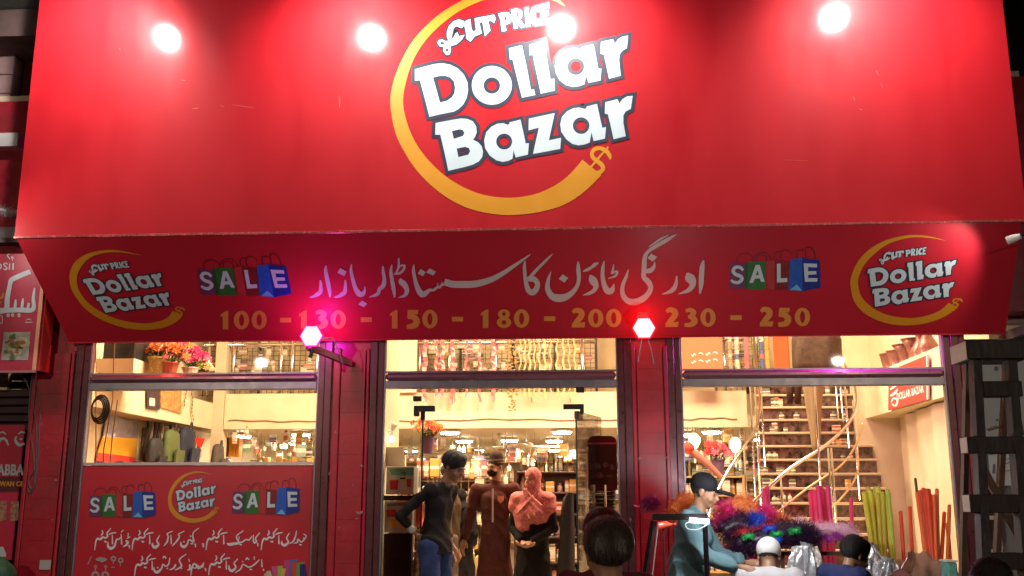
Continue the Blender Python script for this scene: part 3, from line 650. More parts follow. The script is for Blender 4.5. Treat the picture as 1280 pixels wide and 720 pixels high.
t, c = hexlamp(0, 0, 0, (1, .05, .03), 'red_led', 'unseen red hexagon lamp added behind the canopy for the left transom glow', 14, 16, zpos=(-3.9, -.07, 2.95), r=.06, off=(0, .035, -.09), soft=.015)  # added lamp, hidden here to redden the left transom
bx('bracket', (c[0]-.02, c[1]+.0, c[2]), (c[0]+.02, .02, c[2]+.06), M_black, t)

# small white spot heads clamped at both ends of the board
def spot(pos, aim, label, e, head=True):
    L = np.array(pos, float); d = np.array(aim, float)-L; d /= np.linalg.norm(d)
    t = thing('spot_light', label, 'spot light', tuple(L))
    MB().tube([L-d*.075, L-d*.02, L+d*.03], [.022, .032, .034], 14).obj('head', M_white, t)
    MB().tube([L-d*.05, L-d*.05+np.array([.16 if L[0] > 0 else -.16, .02, .05]), L+np.array([.3 if L[0] > 0 else -.3, .25, .07])], .008, 6).obj('rod', M_steel, t)
    MB().tube([L+d*.0302, L+d*.0306], .028, 14).obj('lens', emitter('spot_led', (1, .95, .85), 18), t)
    ld = bpy.data.lights.new('spot_lamp', 'SPOT'); ld.energy = e; ld.spot_size = math.radians(110); ld.spot_blend = .6; ld.shadow_soft_size = .04; ld.color = (1, .93, .84)
    lo = bpy.data.objects.new('spot_lamp', ld); COL.objects.link(lo); lo.parent = t; lo.location = tuple(d*.07); lo.rotation_euler = Vector(d).to_track_quat('-Z', 'Y').to_euler()
spot(atY(1264, 299, -.95), (2.9, -.35, 3.2), 'small white spot light at the right end of the canopy', 16)
spot((-5.45, -1.15, 3.75), (-4.7, -.6, 3.55), 'small white spot light off the left end of the board', 22)

# unseen lamp posts added behind the viewer as soft fill on the pillars and people
def street_fill_lamp(x, y, label, e):
    t = thing('street_fill_lamp', label, 'street lamp', (x, y, -.15))
    MB().tube([(x, y, -.15), (x, y, 2), (x, y, 4.0)], [.09, .07, .05], 12).obj('pole', M_black, t, smooth=True)
    MB().tube([(x, y, 3.95), (x, y+.5, 4.2), (x, y+1.1, 4.2)], .035, 8).obj('arm', M_black, t, smooth=True)
    bx('lamp_head', (x-.14, y+1.0, 4.14), (x+.14, y+1.6, 4.24), M_black, t, bev=.02)
    ld = bpy.data.lights.new('street_fill_light', 'SPOT'); ld.energy = e*1.7; ld.spot_size = math.radians(150); ld.spot_blend = .5; ld.shadow_soft_size = .09; ld.color = (1, .80, .62)
    lo = bpy.data.objects.new('street_fill_light', ld); COL.objects.link(lo); lo.parent = t; lo.location = (0, 1.3, 4.27)
    lo.rotation_euler = (math.radians(62), 0, 0)
street_fill_lamp(-6.5, -12.5, 'unseen fill lamp post added across the road on the left', 620)
street_fill_lamp(5.5, -13, 'unseen fill lamp post added across the road on the right', 540)

# ceiling lamps inside
LED = emitter('ceiling_led', (1, .86, .62), 60)
cl = [(-5.3, 6.75), (-5.0, 8.9), (-4.24, 6.4), (-1.87, 6.1), (-1.9, 8.4), (-2.0, 11.8), (-1.1, 8.25), (-1.25, 11.8), (-.17, 6.1), (-.33, 8.45), (-.42, 11.8), (2.08, 6.2), (1.75, 6.9), (2.1, 9.0), (3.2, 8.2), (-3.6, 8.6), (-3.4, 12), (-4.9, 12.3), (1.2, 12), (-2.6, 15.5), (0, 15.5)]
for i, (x, y) in enumerate(cl):
    rowi = 0 if y < 7.5 else 1 if y < 10 else 2 if y < 13 else 3
    same = sorted(q[0] for q in cl if (0 if q[1] < 7.5 else 1 if q[1] < 10 else 2 if q[1] < 13 else 3) == rowi)
    t = thing('ceiling_lamp', 'round ceiling lamp under the mezzanine, %s from left in the %s row' % (ordw(same.index(x)), ['front', 'second', 'third', 'rearmost'][rowi]), 'ceiling lamp', (x, y, 2.33), 0, 'round ceiling lamps under the mezzanine')
    MB().lathe((x, y, 2.27), [(.06, .058), (.165, .05), (.17, .02), (.14, .012)], 20).obj('rim', M_white, t)
    MB().lathe((x, y, 2.258), [(.02, 0), (.13, .004), (.14, .02), (.02, .022)], 20).obj('diffuser', LED, t)
for nm, (x, y, z, e, sx, sy) in {'a': (-3.4, 2.6, 5.1, 440, 1.6, 2.0), 'b': (-.6, 2.8, 5.1, 470, 2.0, 2.0), 'c': (2.4, 2.6, 5.1, 400, 1.6, 2.0), 'd': (-3.6, 9.5, 5.1, 330, 2, 2), 'e': (-.6, 9.5, 5.1, 380, 2, 2), 'f': (2.5, 9.0, 5.1, 280, 2, 2)}.items():
    t = thing('ceiling_panel_lamp', 'wide warm panel lamp on the high ceiling, %s' % {'a': 'left behind the front windows', 'b': 'over the entrance', 'c': 'over the staircase', 'd': 'left over the upper floor', 'e': 'middle of the upper floor', 'f': 'right over the upper floor'}[nm], 'ceiling lamp', (x, y, z), 0, 'panel lamps on the high shop ceiling')
    bx('frame', (x-sx/2, y-sy/2, z), (x+sx/2, y+sy/2, z+.09), M_white, t)
    ld = bpy.data.lights.new('panel_light', 'AREA'); ld.shape = 'RECTANGLE'; ld.size = sx-.1; ld.size_y = sy-.1; ld.energy = e; ld.color = (1, .77, .50)
    lo = bpy.data.objects.new('panel_light', ld); COL.objects.link(lo); lo.parent = t; lo.location = (0, 0, -.01)
# light of the low ceiling lamps, one soft source per pair
for i, (x, y, e) in enumerate([(-4.6, 7.4, 40), (-1.9, 7.2, 45), (-.3, 7.2, 45), (-1.1, 10.5, 50), (2.1, 7.4, 40), (-1.2, 14, 50), (-4.0, 11, 40)]):
    ld = bpy.data.lights.new('ceiling_lamp_light', 'AREA'); ld.shape = 'DISK'; ld.size = .3; ld.energy = e*2.3; ld.color = (1, .78, .52)
    lo = bpy.data.objects.new('ceiling_lamp_light', ld); COL.objects.link(lo); lo.location = (x, y, 2.24)
# ================================================================== text and small helpers
def text_mesh(s, bold=0.0):
    c = bpy.data.curves.new('t', 'FONT'); c.body = s; c.size = 1; c.align_x = 'CENTER'; c.align_y = 'CENTER'; c.offset = bold; c.resolution_u = 3
    o = bpy.data.objects.new('t', c); COL.objects.link(o); dg = bpy.context.evaluated_depsgraph_get(); me = bpy.data.meshes.new_from_object(o.evaluated_get(dg))
    V = np.array([v.co[:] for v in me.vertices]); F = [tuple(p.vertices) for p in me.polygons]
    bpy.data.objects.remove(o); bpy.data.curves.remove(c); bpy.data.meshes.remove(me)
    return V, F
def text_on(name, s, C0, ux, uz, h, m, parent, width=None, bold=.02):
    V, F = text_mesh(s, bold); ux = np.array(ux, float); uz = np.array(uz, float)
    sx = sy = h/max(V[:, 1].max()-V[:, 1].min(), .01)
    if width: sx = width/(V[:, 0].max()-V[:, 0].min())
    W = np.array(C0, float)+V[:, :1]*sx*ux+V[:, 1:2]*sy*uz
    return obj(name, W, F, m, parent)
R = random.Random(11)
PAL = [(.50,.08,.05),(.10,.14,.30),(.70,.60,.42),(.62,.34,.08),(.16,.24,.10),(.50,.38,.22),(.12,.08,.07),(.55,.16,.16),(.30,.38,.34),(.74,.66,.50)]
PNM = ['red', 'blue', 'cream', 'amber', 'green', 'tan', 'black', 'rose', 'teal', 'ivory']
PW = [2, 1, 4, 3, 1, 4, 2, 1, 1, 4]
def gmat(name, c, i):
    m = bpy.data.materials.new(name); m.use_nodes = True; nt = m.node_tree; p = nt.nodes['Principled BSDF']; p.inputs['Roughness'].default_value = .4
    tc = nt.nodes.new('ShaderNodeTexCoord'); sp = nt.nodes.new('ShaderNodeSeparateXYZ'); nt.links.new(tc.outputs['Object'], sp.inputs[0])
    rp = nt.nodes.new('ShaderNodeValToRGB'); rp.color_ramp.interpolation = 'CONSTANT'; nt.links.new(sp.outputs[2], rp.inputs[0])
    alt = [PAL[(i*3+4) % 10], (.78, .74, .64), PAL[(i*7+2) % 10]]; st_ = [(0, c), (.10+.02*(i % 3), alt[0]), (.18, c), (.34+.03*(i % 4), alt[1]), (.60+.03*(i % 3), c), (.84, alt[2])]
    e = rp.color_ramp.elements; e[0].color = (*st_[0][1], 1); e[1].position = st_[1][0]; e[1].color = (*st_[1][1], 1)
    for q_, k_ in st_[2:]: x_ = e.new(q_); x_.color = (*k_, 1)
    mp = nt.nodes.new('ShaderNodeMapping'); mp.inputs['Scale'].default_value = (9, 3, 26); nt.links.new(tc.outputs['Object'], mp.inputs[0])
    n_ = nt.nodes.new('ShaderNodeTexNoise'); n_.inputs['Scale'].default_value = 1.3; nt.links.new(mp.outputs[0], n_.inputs['Vector'])
    r_ = nt.nodes.new('ShaderNodeMapRange'); r_.inputs[1].default_value = .54; r_.inputs[2].default_value = .58; nt.links.new(n_.outputs[0], r_.inputs[0])
    mx = nt.nodes.new('ShaderNodeMix'); mx.data_type = 'RGBA'; nt.links.new(r_.outputs[0], mx.inputs[0]); nt.links.new(rp.outputs[0], mx.inputs[6]); mx.inputs[7].default_value = (*[v*.5 for v in c], 1)
    nt.links.new(mx.outputs[2], p.inputs['Base Color']); return m
GM = [gmat('goods_colour_%s' % 'abcdefghij'[i], c, i) for i, c in enumerate(PAL)]
M_clear = glass('clear_jar', (.86, .84, .78), 1.6, .08)
M_dwood = mat('dark_shelf_wood', (.07, .03, .02), .5, var=.3, scale=20)
def shared(name, mb, m):
    me = bpy.data.meshes.new(name); me.from_pydata([tuple(v) for v in np.vstack(mb.V)], [], mb.F); me.materials.append(m); return me
def link(name, me, loc, rz=0, sc=(1, 1, 1), parent=None):
    o = bpy.data.objects.new(name, me); COL.objects.link(o); o.location = loc; o.rotation_euler = (0, 0, rz); o.scale = sc
    if parent is not None: o.parent = parent
    return o
BOXM = [shared('carton', MB()._box((-.5, -.5, 0), (.5, .5, 1), .04), m) for m in GM]
JARM = shared('jar', MB().lathe((0, 0, 0), [(.32, 0), (.42, .05), (.44, .6), (.3, .78), (.3, .84), (.38, .85), (.38, 1.0), (.1, 1.02)], 12), M_clear)
BOTM = [shared('bottle', MB().lathe((0, 0, 0), [(.4, 0), (.45, .05), (.45, .6), (.18, .8), (.18, 1.0)], 10), m) for m in GM]
ROWN = {}
def goods_row(x0, x1, y, z, h, label, group, kind='mix', depth=.14, wmin=.05, wmax=.12, rz=0):
    x = x0; ix = 0; ROWN.setdefault(group, []).append(z); rn = ordw(len(ROWN[group])-1)
    while x < x1-wmin*.7:
        w_ = R.uniform(wmin, wmax); hh = h*R.uniform(.6, .98)
        k = kind if kind != 'mix' else R.choice(['box', 'box', 'box', 'bottle'])
        if k == 'jar': o = link('glass_jar', JARM, (x+w_/2, y, z+.001), R.uniform(0, 3), (w_, w_, hh)); c = 'jar'; lb = 'clear glass jar, %s from left %s' % (ordw(ix), label)
        elif k == 'bottle': ci = R.choices(range(10), PW)[0]; o = link('bottle', BOTM[ci], (x+w_/2, y, z+.001), 0, (min(w_, .08), min(w_, .08), hh)); c = 'bottle'; lb = '%s bottle, %s from left, %s' % (PNM[ci], ordw(ix), label.replace('ROW', rn))
        else: ci = R.choices(range(10), PW)[0]; o = link('carton', BOXM[ci], (x+w_/2, y+R.uniform(-.02, .02), z+.001), R.uniform(-.08, .08), (w_*.94, depth, hh)); c = 'carton'; lb = '%s carton, %s from left, %s' % (PNM[ci], ordw(ix), label.replace('ROW', rn))
        tag(o, lb, c, group); x += w_+.004; ix += 1
def shelf_unit(name, label, x0, x1, y, zs, depth=.3, m=None, top=None):
    m = m or M_dwood
    t = thing(name, label, 'shelf', ((x0+x1)/2, y, 0))
    for x in (x0, x1): bx('upright', (x-.018, y-depth/2, 0), (x+.018, y+depth/2, top or zs[-1]+.02), m, t)
    bx('back_board', (x0+.02, y+depth/2-.015, .02), (x1-.02, y+depth/2-.002, (top or zs[-1])-.01), mat('shelf_back', (.3, .22, .13), .7, var=.2), t)
    for z in zs: bx('shelf_board', (x0+.019, y-depth/2, z-.02), (x1-.019, y+depth/2-.016, z), m, t, bev=.003)
    return t

# ================================================================== inside: shelves and goods
a = P(645, 592, 3.6); b = P(722, 592, 3.6); xs0, xs1 = a[0], b[0]
shelf_unit('goods_shelf', 'dark shelf with glass jars on top behind the woman in the pink headscarf', xs0, xs1, 3.6, [.25, .55, .85, 1.12, 1.38, 1.63])
for z, h in ((.25, .24), (.55, .22), (.85, .2), (1.12, .2), (1.38, .2)): goods_row(xs0+.04, xs1-.04, 3.55, z, h, 'ROW board up of the dark jar shelf', 'goods on the dark shelf behind the woman')
goods_row(xs0+.05, xs1-.06, 3.6, 1.63, .26, 'on top of the dark shelf', 'glass jars on top of the dark shelf', 'jar', wmin=.09, wmax=.12)
a = P(520, 600, 5.2); b = P(600, 600, 5.2)
shelf_unit('goods_shelf', 'dark shelf with boxed goods between the two men', a[0], b[0]+.2, 5.2, [.3, .62, .95, 1.25, 1.55], top=1.6)
for z in (.3, .62, .95, 1.25): goods_row(a[0]+.05, b[0]+.15, 5.12, z, .25, 'ROW board up between the men', 'goods on the shelf between the men')
goods_row(a[0]+.02, b[0]+.18, 5.2, 1.6, .3, 'on top of the shelf between the men', 'boxes on top of the middle shelf', 'box', wmin=.07, wmax=.15, depth=.2)
# back wall racks, four bays
for i in range(5):
    x0 = -5.2+i*1.85
    shelf_unit('wall_rack', ['far rack on the left end of the back wall', 'far rack second from the left on the back wall', 'far rack in the middle of the back wall', 'far rack behind the jar shelf on the back wall', 'far rack on the right end of the back wall'][i], x0, x0+1.75, 10.5, [.5, .9, 1.3, 1.65, 2.0], top=2.1, m=mat('rack_pine', (.5, .32, .14), .6, var=.2))
    for z in (.9, 1.3, 1.65, 2.0): goods_row(x0+.04, x0+1.7, 10.45, z, .27, 'ROW board up, %s far rack' % ordw(i), 'goods on the %s far rack' % ordw(i), 'mix', wmin=.09, wmax=.22)
# left window: low racks beyond the hanging bags
shelf_unit('goods_shelf', 'long low rack seen through the left window', -5.2, -3.0, 6.9, [.6, 1.0, 1.4, 1.72], m=mat('rack_pine', (.5, .32, .14), .6))
for z in (1.0, 1.4, 1.72): goods_row(-5.15, -3.05, 6.85, z, .28, 'ROW board up of the long low rack', 'goods on the left rack', 'mix', wmin=.07, wmax=.16)
shelf_unit('goods_shelf', 'rack of folded cloth behind the flower pot in the right window', .95, 2.3, 5.0, [.35, .7, 1.05, 1.35, 1.6], m=mat('rack_pine', (.5, .32, .14), .6))
for z in (.35, .7, 1.05, 1.35): goods_row(1.0, 2.25, 4.95, z, .24, 'ROW board up of the right window rack', 'goods on the right rack', 'mix', wmin=.05, wmax=.12)
t = thing('cloth_stack', 'pile of folded pale cloth on the rack behind the man in the cap', 'folded cloth', (1.2, 5.0, 1.605))
for k in range(7): bx('folded_cloth', (1.0+R.uniform(-.02, .02), 4.88, 1.605+k*.035), (1.5+R.uniform(-.03, .03), 5.1, 1.605+k*.035+.033), [mat('cloth_ivory', (.7, .6, .42), .9, var=.15), mat('cloth_tan', (.5, .34, .2), .9, var=.2), mat('cloth_olive', (.3, .26, .12), .9, var=.2)][k % 3], t, bev=.012)
# orange-brown slatted box high in the left window
t = thing('wooden_cabinet', 'orange brown slatted wooden cabinet hanging in the back left', 'cabinet', tuple(P(270, 570, 6.3)))
a = P(273, 571, 6.3); b = P(301, 547, 6.3)
for k in range(6): bx('slat', (a[0]+(b[0]-a[0])*k/6+.006, 6.25, a[2]), (a[0]+(b[0]-a[0])*(k+1)/6-.002, 6.4, b[2]), mat('cabinet_dark', (.16, .07, .02), .5, var=.3) if k < 3 else mat('cabinet_orange', (.75, .33, .03), .5, var=.2), t, bev=.004)
# ceiling fans
def fan(x, y, a0, label):
    t = thing('ceiling_fan', label, 'ceiling fan', (x, y, 2.33))
    MB().tube([(x, y, 2.33), (x, y, 2.16)], .015, 8).obj('rod', M_white, t)
    MB().lathe((x, y, 2.09), [(.03, 0), (.10, .01), (.12, .04), (.09, .08), (.03, .1)], 16).obj('motor', mat('fan_cream', (.65, .55, .38), .35), t)
    for k in range(3):
        an = a0+k*2*math.pi/3; c_, s_ = math.cos(an), math.sin(an)
        q = []
        for r_, w_ in ((.12, .04), (.2, .06), (.6, .075), (.66, .05)):
            for sg in (-1, 1): q.append((x+c_*r_-s_*w_*sg, y+s_*r_+c_*w_*sg, 2.12+.012*sg))
        mb = MB().add(q+[(a_, b_, c2-.008) for a_, b_, c2 in q], [(0, 2, 3, 1), (2, 4, 5, 3), (4, 6, 7, 5), (8, 9, 11, 10), (10, 11, 13, 12), (12, 13, 15, 14), (0, 8, 10, 2), (2, 10, 12, 4), (4, 12, 14, 6), (1, 3, 11, 9), (3, 5, 13, 11), (5, 7, 15, 13), (6, 14, 15, 7), (0, 1, 9, 8)])
        mb.obj('blade', mat('fan_cream', (.65, .55, .38), .35), t)
fan(-.75, 6.9, .4, 'cream ceiling fan over the pink headscarf'); fan(-3.9, 7.4, 1.2, 'cream ceiling fan seen through the left window'); fan(-2.4, 9.5, .2, 'cream ceiling fan deeper in the shop behind the cap')

# ================================================================== mezzanine railing, grids, hanging goods
t = thing('mezzanine_railing', 'polished steel railing along the edge of the upper floor', 'railing', (-1, 5.85, 2.86))
zt = P(300, 431, 5.85)[2]
for px in (262, 293, 352, 366, 397, 525, 562, 620, 728, 893, 905):
    x = P(px, 440, 5.85)[0]; MB().tube([(x, 5.85, 2.86), (x, 5.85, zt+.45)], .022, 8).obj('post', M_steel, t, smooth=True)
for p0, p1 in ((255, 402), (512, 745), (852, 935)):
    x0, x1 = P(p0, 440, 5.85)[0], P(p1, 440, 5.85)[0]; MB().tube([(x0, 5.852, zt), (x1, 5.852, zt)], .024, 8).obj('top_rail', M_steel, t, smooth=True)
def grid_wall(p0, p1, name, label, y=6.25, z0=2.86, z1=3.9, step=.085):
    x0, x1 = P(p0, 440, y)[0], P(p1, 440, y)[0]
    t = thing(name, label, 'display grid', ((x0+x1)/2, y, z0))
    mb = MB(); x = x0
    while x <= x1: mb._box((x-.005, y-.005, z0), (x+.005, y+.005, z1), 0); x += step
    z = z0+.03
    while z < z1: mb._box((x0, y-.011, z-.005), (x1, y-.0055, z+.005), 0); z += step*.9
    tag(mb.obj('wire_mesh', mat('grid_wire', (.16, .11, .06), .4, metal=.4), t), kind='stuff')
    for x in (x0, (x0+x1)/2, x1): bx('frame_post', (x-.02, y-.02, z0), (x+.02, y+.02, z1), M_black, t)
    return x0, x1, y
for (p0, p1, lb, gl) in ((250, 402, 'wire display grid above the left window with small wares', 'small packet hanging on the left upper grid'), (512, 640, 'wire display grid with pink garlands above the door', 'small packet hanging on the grid behind the pink garlands'), (642, 745, 'wire display grid of long strings above the door', 'small packet hanging on the upper grid over the door'), (905, 960, 'wire display grid beside the upper stair head', 'small packet hanging by the stair head')):
    x0, x1, y = grid_wall(p0, p1, 'display_grid', lb)
    xs_ = sorted(R.uniform(x0+.05, x1-.05) for _ in range(int((x1-x0)*26)))
    for k in range(len(xs_)):
        w_ = R.uniform(.05, .13); h_ = R.uniform(.06, .2)
        ci = R.choice([2, 5, 9, 2, 5, 7, 3, 6, 9, 5]); o = link('packet', BOXM[ci], (xs_[k], y-.03-.001*k, R.uniform(2.9, 3.7)), 0, (w_, .02, h_))
        tag(o, '%s %s, %s from left' % (PNM[ci], gl.replace('small ', ''), ordw(k)), 'packet', gl.replace('small packet', 'packets'))
bx('upper_backdrop', (XL, 6.6, 2.5), (XR, 6.7, 5.2), mat('backdrop_cream', (.72, .58, .36), .7, var=.12, scale=4), shop)
def ribbon(px, y0, y1, w_, m, nm, lb, grp, Y=5.62, wob=.015):
    a = P(px, y0, Y); b = P(px, y1, Y); n = 14; mb = MB(); V = []
    for k in range(n+1):
        z = a[2]+(b[2]-a[2])*k/n; dx = wob*math.sin(k*1.7+px); V += [(a[0]+dx-w_/2, Y+.01*math.sin(k*2.1), z), (a[0]+dx+w_/2, Y+.012*math.sin(k*2.1+1), z), (a[0]+dx+w_/2, Y+.02+.012*math.sin(k*2.1+1), z), (a[0]+dx-w_/2, Y+.02+.01*math.sin(k*2.1), z)]
    F = [(k*4+i, k*4+(i+1) % 4, (k+1)*4+(i+1) % 4, (k+1)*4+i) for k in range(n) for i in range(4)]
    return tag(mb.add(V, F).obj(nm, m), lb, 'garland', grp)
M_pink = mat('pink_tinsel', (.85, .16, .16), .35, var=.35, scale=60, metal=.2)
for px, y1, w_, lb in ((532, 503, .06, 'leftmost pink tinsel garland above the door'), (546, 498, .035, 'thin pink garland second from the left above the door'), (554, 497, .05, 'pink garland third from the left above the door'), (566, 505, .06, 'pink garland in the middle of the group above the door'), (583, 496, .025, 'very thin pink garland above the door'), (600, 503, .04, 'pink garland right of the thin one above the door'), (617, 500, .055, 'rightmost pink tinsel garland above the door')):
    ribbon(px, 415, y1, w_, M_pink, 'pink_garland', lb, 'pink garlands above the door')
M_str = mat('straw_string', (.62, .42, .16), .6, var=.3, scale=40)
for i, px in enumerate((650, 656, 662, 668, 674, 681, 688, 696, 704, 711, 718)): ribbon(px, 415, 494+(i*7) % 6, .018+.006*(i % 3), M_str, 'straw_string', 'straw coloured string hanging above the door, %s from left' % ordw(i), 'straw strings above the door')
# shell garlands: many little shells on strings
t = thing('shell_garland', 'thick bunch of brown shell strings hanging over the middle of the doorway', 'garland', tuple(P(640, 515, 5.55)))
mb = MB(); ico = [(0, 0, 1), (.9, 0, 0), (0, .9, 0), (-.9, 0, 0), (0, -.9, 0), (0, 0, -1)]; icf = [(0, 1, 2), (0, 2, 3), (0, 3, 4), (0, 4, 1), (5, 2, 1), (5, 3, 2), (5, 4, 3), (5, 1, 4)]
a = P(640, 410, 5.55); b = P(640, 515, 5.55)
for s in range(7):
    for k in range(26):
        z = a[2]+(b[2]-a[2])*(k+R.random()*.7)/26; w_ = .075 if k < 21 else .05
        c0 = np.array([a[0]+R.uniform(-w_, w_), 5.55+R.uniform(-.05, .05), z]); r_ = R.uniform(.014, .026)
        mb.add([c0+np.array(v)*r_*np.array([1, .8, R.uniform(.5, 1)]) for v in ico], icf)
tag(mb.obj('shells', mat('shell_brown', (.55, .33, .12), .4, var=.5, scale=60), t), kind='stuff')
# paper boats / hooks under the parapet top
for i in range(14):
    px = 520+i*16; a = P(px, 500, 5.77); bx_ = MB().tube([(a[0], 5.775, a[2]+.04), (a[0]+.012, 5.77, a[2]), (a[0]+.004, 5.77, a[2]-.03)], .006, 5)
    if i % 3 == 0: tag(bx_.obj('ornament_hook', mat('hook_red', (.5, .12, .05), .5)), 'small red hook ornament above the door, %s from left' % ordw(i//3), 'ornament', 'hook ornaments on the parapet')

# ================================================================== left wall inside
XLW = -5.44
t = thing('framed_picture', 'small dark framed picture on the upper left wall', 'picture', tuple(atX(190, 512, XLW)))
def wallquad(name, pts, X, m, t, th=.012):
    q = [atX(px, py, X) for px, py in pts]; q2 = [v+np.array([th, 0, 0]) for v in q]
    return MB().add(q+q2, [(3, 2, 1, 0), (4, 5, 6, 7), (0, 1, 5, 4), (1, 2, 6, 5), (2, 3, 7, 6), (3, 0, 4, 7)]).obj(name, m, t)
wallquad('frame', [(182, 486), (198, 486), (198, 513), (182, 510)], XLW, mat('frame_dark', (.03, .015, .03), .4), t, .02)
wallquad('print', [(186.5, 497), (193.5, 498), (193.5, 508), (186.5, 507)], XLW+.021, mat('print_pale', (.6, .5, .5), .6, var=.6, scale=60), t, .002)
t = thing('map_picture', 'brown map like picture beside the small dark frame', 'picture', tuple(atX(210, 515, XLW)))
wallquad('sheet', [(200, 484), (226, 484), (226, 517), (200, 509)], XLW, mat('map_brown', (.45, .22, .07), .6, var=.8, scale=16), t)
t = thing('ivy_string', 'thin hanging ivy string on the upper left wall', 'garland', tuple(atX(240, 520, XLW)))
mb = MB()
for (px0, n) in ((232, 5), (241, 9)):
    for k in range(n):
        c0 = atX(px0+R.uniform(-1.5, 1.5), 488+k*4.5, XLW+.02); mb.add([c0+np.array(v)*np.array([.01, .03, .035]) for v in ico], icf)
tag(mb.obj('leaves', mat('ivy', (.10, .12, .03), .6), t), kind='stuff')
X2 = XL+.03
t = thing('wall_banner', 'banner of grey orange and red bands behind the left window', 'banner', tuple(atX(150, 585, X2)))
wallquad('top_band', [(133, 517), (172, 529), (171, 548), (128, 545)], X2, mat('banner_grey', (.30, .26, .32), .35, var=.4, scale=8, coat=.4), t)
wallquad('middle_band', [(127.9, 545.2), (171, 548.2), (168, 571.6), (121.5, 565.5)], X2, mat('banner_orange', (.85, .42, .04), .4, var=.08, coat=.3), t)
wallquad('bottom_band', [(121.4, 565.8), (168, 571.9), (167, 600), (118, 598)], X2, mat('banner_red', (.7, .06, .05), .4, var=.08), t)
# wall grid with hanging wares under the ledge
t = thing('wall_grid', 'wire grid on the left wall with belts and bags hanging', 'display grid', tuple(atX(200, 590, X2)))
mb = MB(); 
y0_, y1_ = atX(176, 560, X2)[1], atX(246, 560, X2)[1]
for k in range(22): y = y0_+(y1_-y0_)*k/21; mb._box((X2, y-.006, 1.0), (X2+.012, y+.006, 2.25), 0)
for k in range(16): z = 1.02+k*.08; mb._box((X2+.0125, y0_, z-.005), (X2+.022, y1_, z+.005), 0)
tag(mb.obj('wire_mesh', mat('grid_wire', (.16, .11, .06), .4), t), kind='stuff')
for i, px in enumerate((182, 187, 191, 196, 200, 210, 217, 224)):
    c0 = atX(px, 545, X2+.1); m = [M_black, mat('cloth_grey', (.35, .3, .25), .8, var=.2), M_black, mat('belt_brown', (.2, .1, .05), .6), mat('cloth_ivory', (.7, .6, .42), .9), M_black][i % 6]
    z1 = c0[2]+.12; mb = MB().tube([(c0[0], c0[1], z1+.2), (c0[0]+.02, c0[1]+.02, z1), (c0[0], c0[1]-.02, z1-.35), (c0[0]+.02, c0[1], z1-.6)], [.012, .02, .03, .02], 6)
    tag(mb.obj('hanging_belt', m), ['long black strap hanging nearest the banner', 'pale grey strap hanging beside the black one', 'black strap third from the banner', 'brown belt hanging among the black straps', 'ivory strap hanging left of the green bag', 'black strap hanging above the green bag', 'dark strap hanging between the two bags', 'pale strap hanging beside the navy bag'][i], 'strap', 'straps hanging on the left wall grid')
def bag(px, py, X, sz, m, name, label):
    c0 = atX(px, py, X); t = thing(name, label, 'bag', tuple(c0)); V = []; n = 14
    for zi, (z, r_) in enumerate(((-.5, .36), (-.47, .5), (-.3, .56), (0, .55), (.25, .52), (.42, .45), (.5, .25))):
        for k in range(n):
            an = 2*math.pi*k/n; j = 1+.07*math.sin(5*an+zi*2); V.append(c0+np.array([.35*r_*math.cos(an)*j, r_*math.sin(an)*j*.8, z*1.15])*sz)
    F = [(i*n+k, i*n+(k+1) % n, (i+1)*n+(k+1) % n, (i+1)*n+k) for i in range(6) for k in range(n)]+[tuple(range(n)), tuple(6*n+k for k in range(n))]
    MB().add(V, F).obj('bag_body', m, t, smooth=True)
    MB().tube([c0+np.array([.1, -.1, .4])*sz, c0+np.array([.12, -.05, .7])*sz, c0+np.array([.1, .08, .72])*sz, c0+np.array([.1, .1, .4])*sz], .012, 6).obj('handle', M_black, t)
    q = [c0+np.array(v)*sz for v in ((.21, -.28, -.35), (.24, -.28, .05), (.24, .28, .05), (.21, .28, -.35))]; q2 = [v+np.array([.05, 0, 0])*sz for v in q]
    MB().add(q+q2, [(0, 1, 2, 3), (7, 6, 5, 4), (0, 4, 5, 1), (1, 5, 6, 2), (2, 6, 7, 3), (3, 7, 4, 0)]).obj('pocket', m, t)
    return t
bag(213, 565, X2+.35, .52, mat('olive_green_cloth', (.085, .11, .03), .7, var=.3, scale=14), 'green_backpack', 'olive green backpack hanging on the left wall')
bag(232, 563, X2+.4, .55, mat('navy_cloth', (.010, .012, .035), .7, var=.3), 'navy_bag', 'navy blue bag hanging right of the green backpack')
bag(193, 572, X2+.3, .45, mat('black_cloth', (.018, .016, .018), .7, var=.3), 'black_bag', 'black bag hanging left of the green backpack')
bag(272, 575, X2+.6, .4, mat('grey_cloth', (.10, .08, .07), .8, var=.3), 'grey_bag', 'grey bag at the corner of the left wall')
for i in range(5):
    c0 = atX(236+i*4, 546+i*.5, X2+.3); o = link('red_pennant', shared('red_pennant', MB().add([(-.03, 0, 0), (.03, 0, 0), (0, 0, -.12), (-.03, .01, 0), (.03, .01, 0), (0, .01, -.12)], [(0, 1, 2), (5, 4, 3), (0, 3, 4, 1), (1, 4, 5, 2), (2, 5, 3, 0)]), mat('pennant_red', (.8, .05, .03), .5)), tuple(c0), 0, (1.6, 1, 1.2))
    tag(o, 'small red pennant strung above the bags, %s from left' % ordw(i), 'pennant', 'red pennants above the bags')
t = thing('cable_coil', 'coil of black cable hanging at the left edge of the window', 'cable', tuple(P(122, 511, .4)))
c0 = P(122, 511, .45)
for k in range(4):
    r_ = .075+.012*k; MB().tube([c0+np.array([r_*.8*math.cos(a_), .02*k, r_*1.25*math.sin(a_)]) for a_ in np.linspace(0, 2*math.pi, 22)], .009, 6, cap=False).obj('loop', M_cable, t, smooth=True)
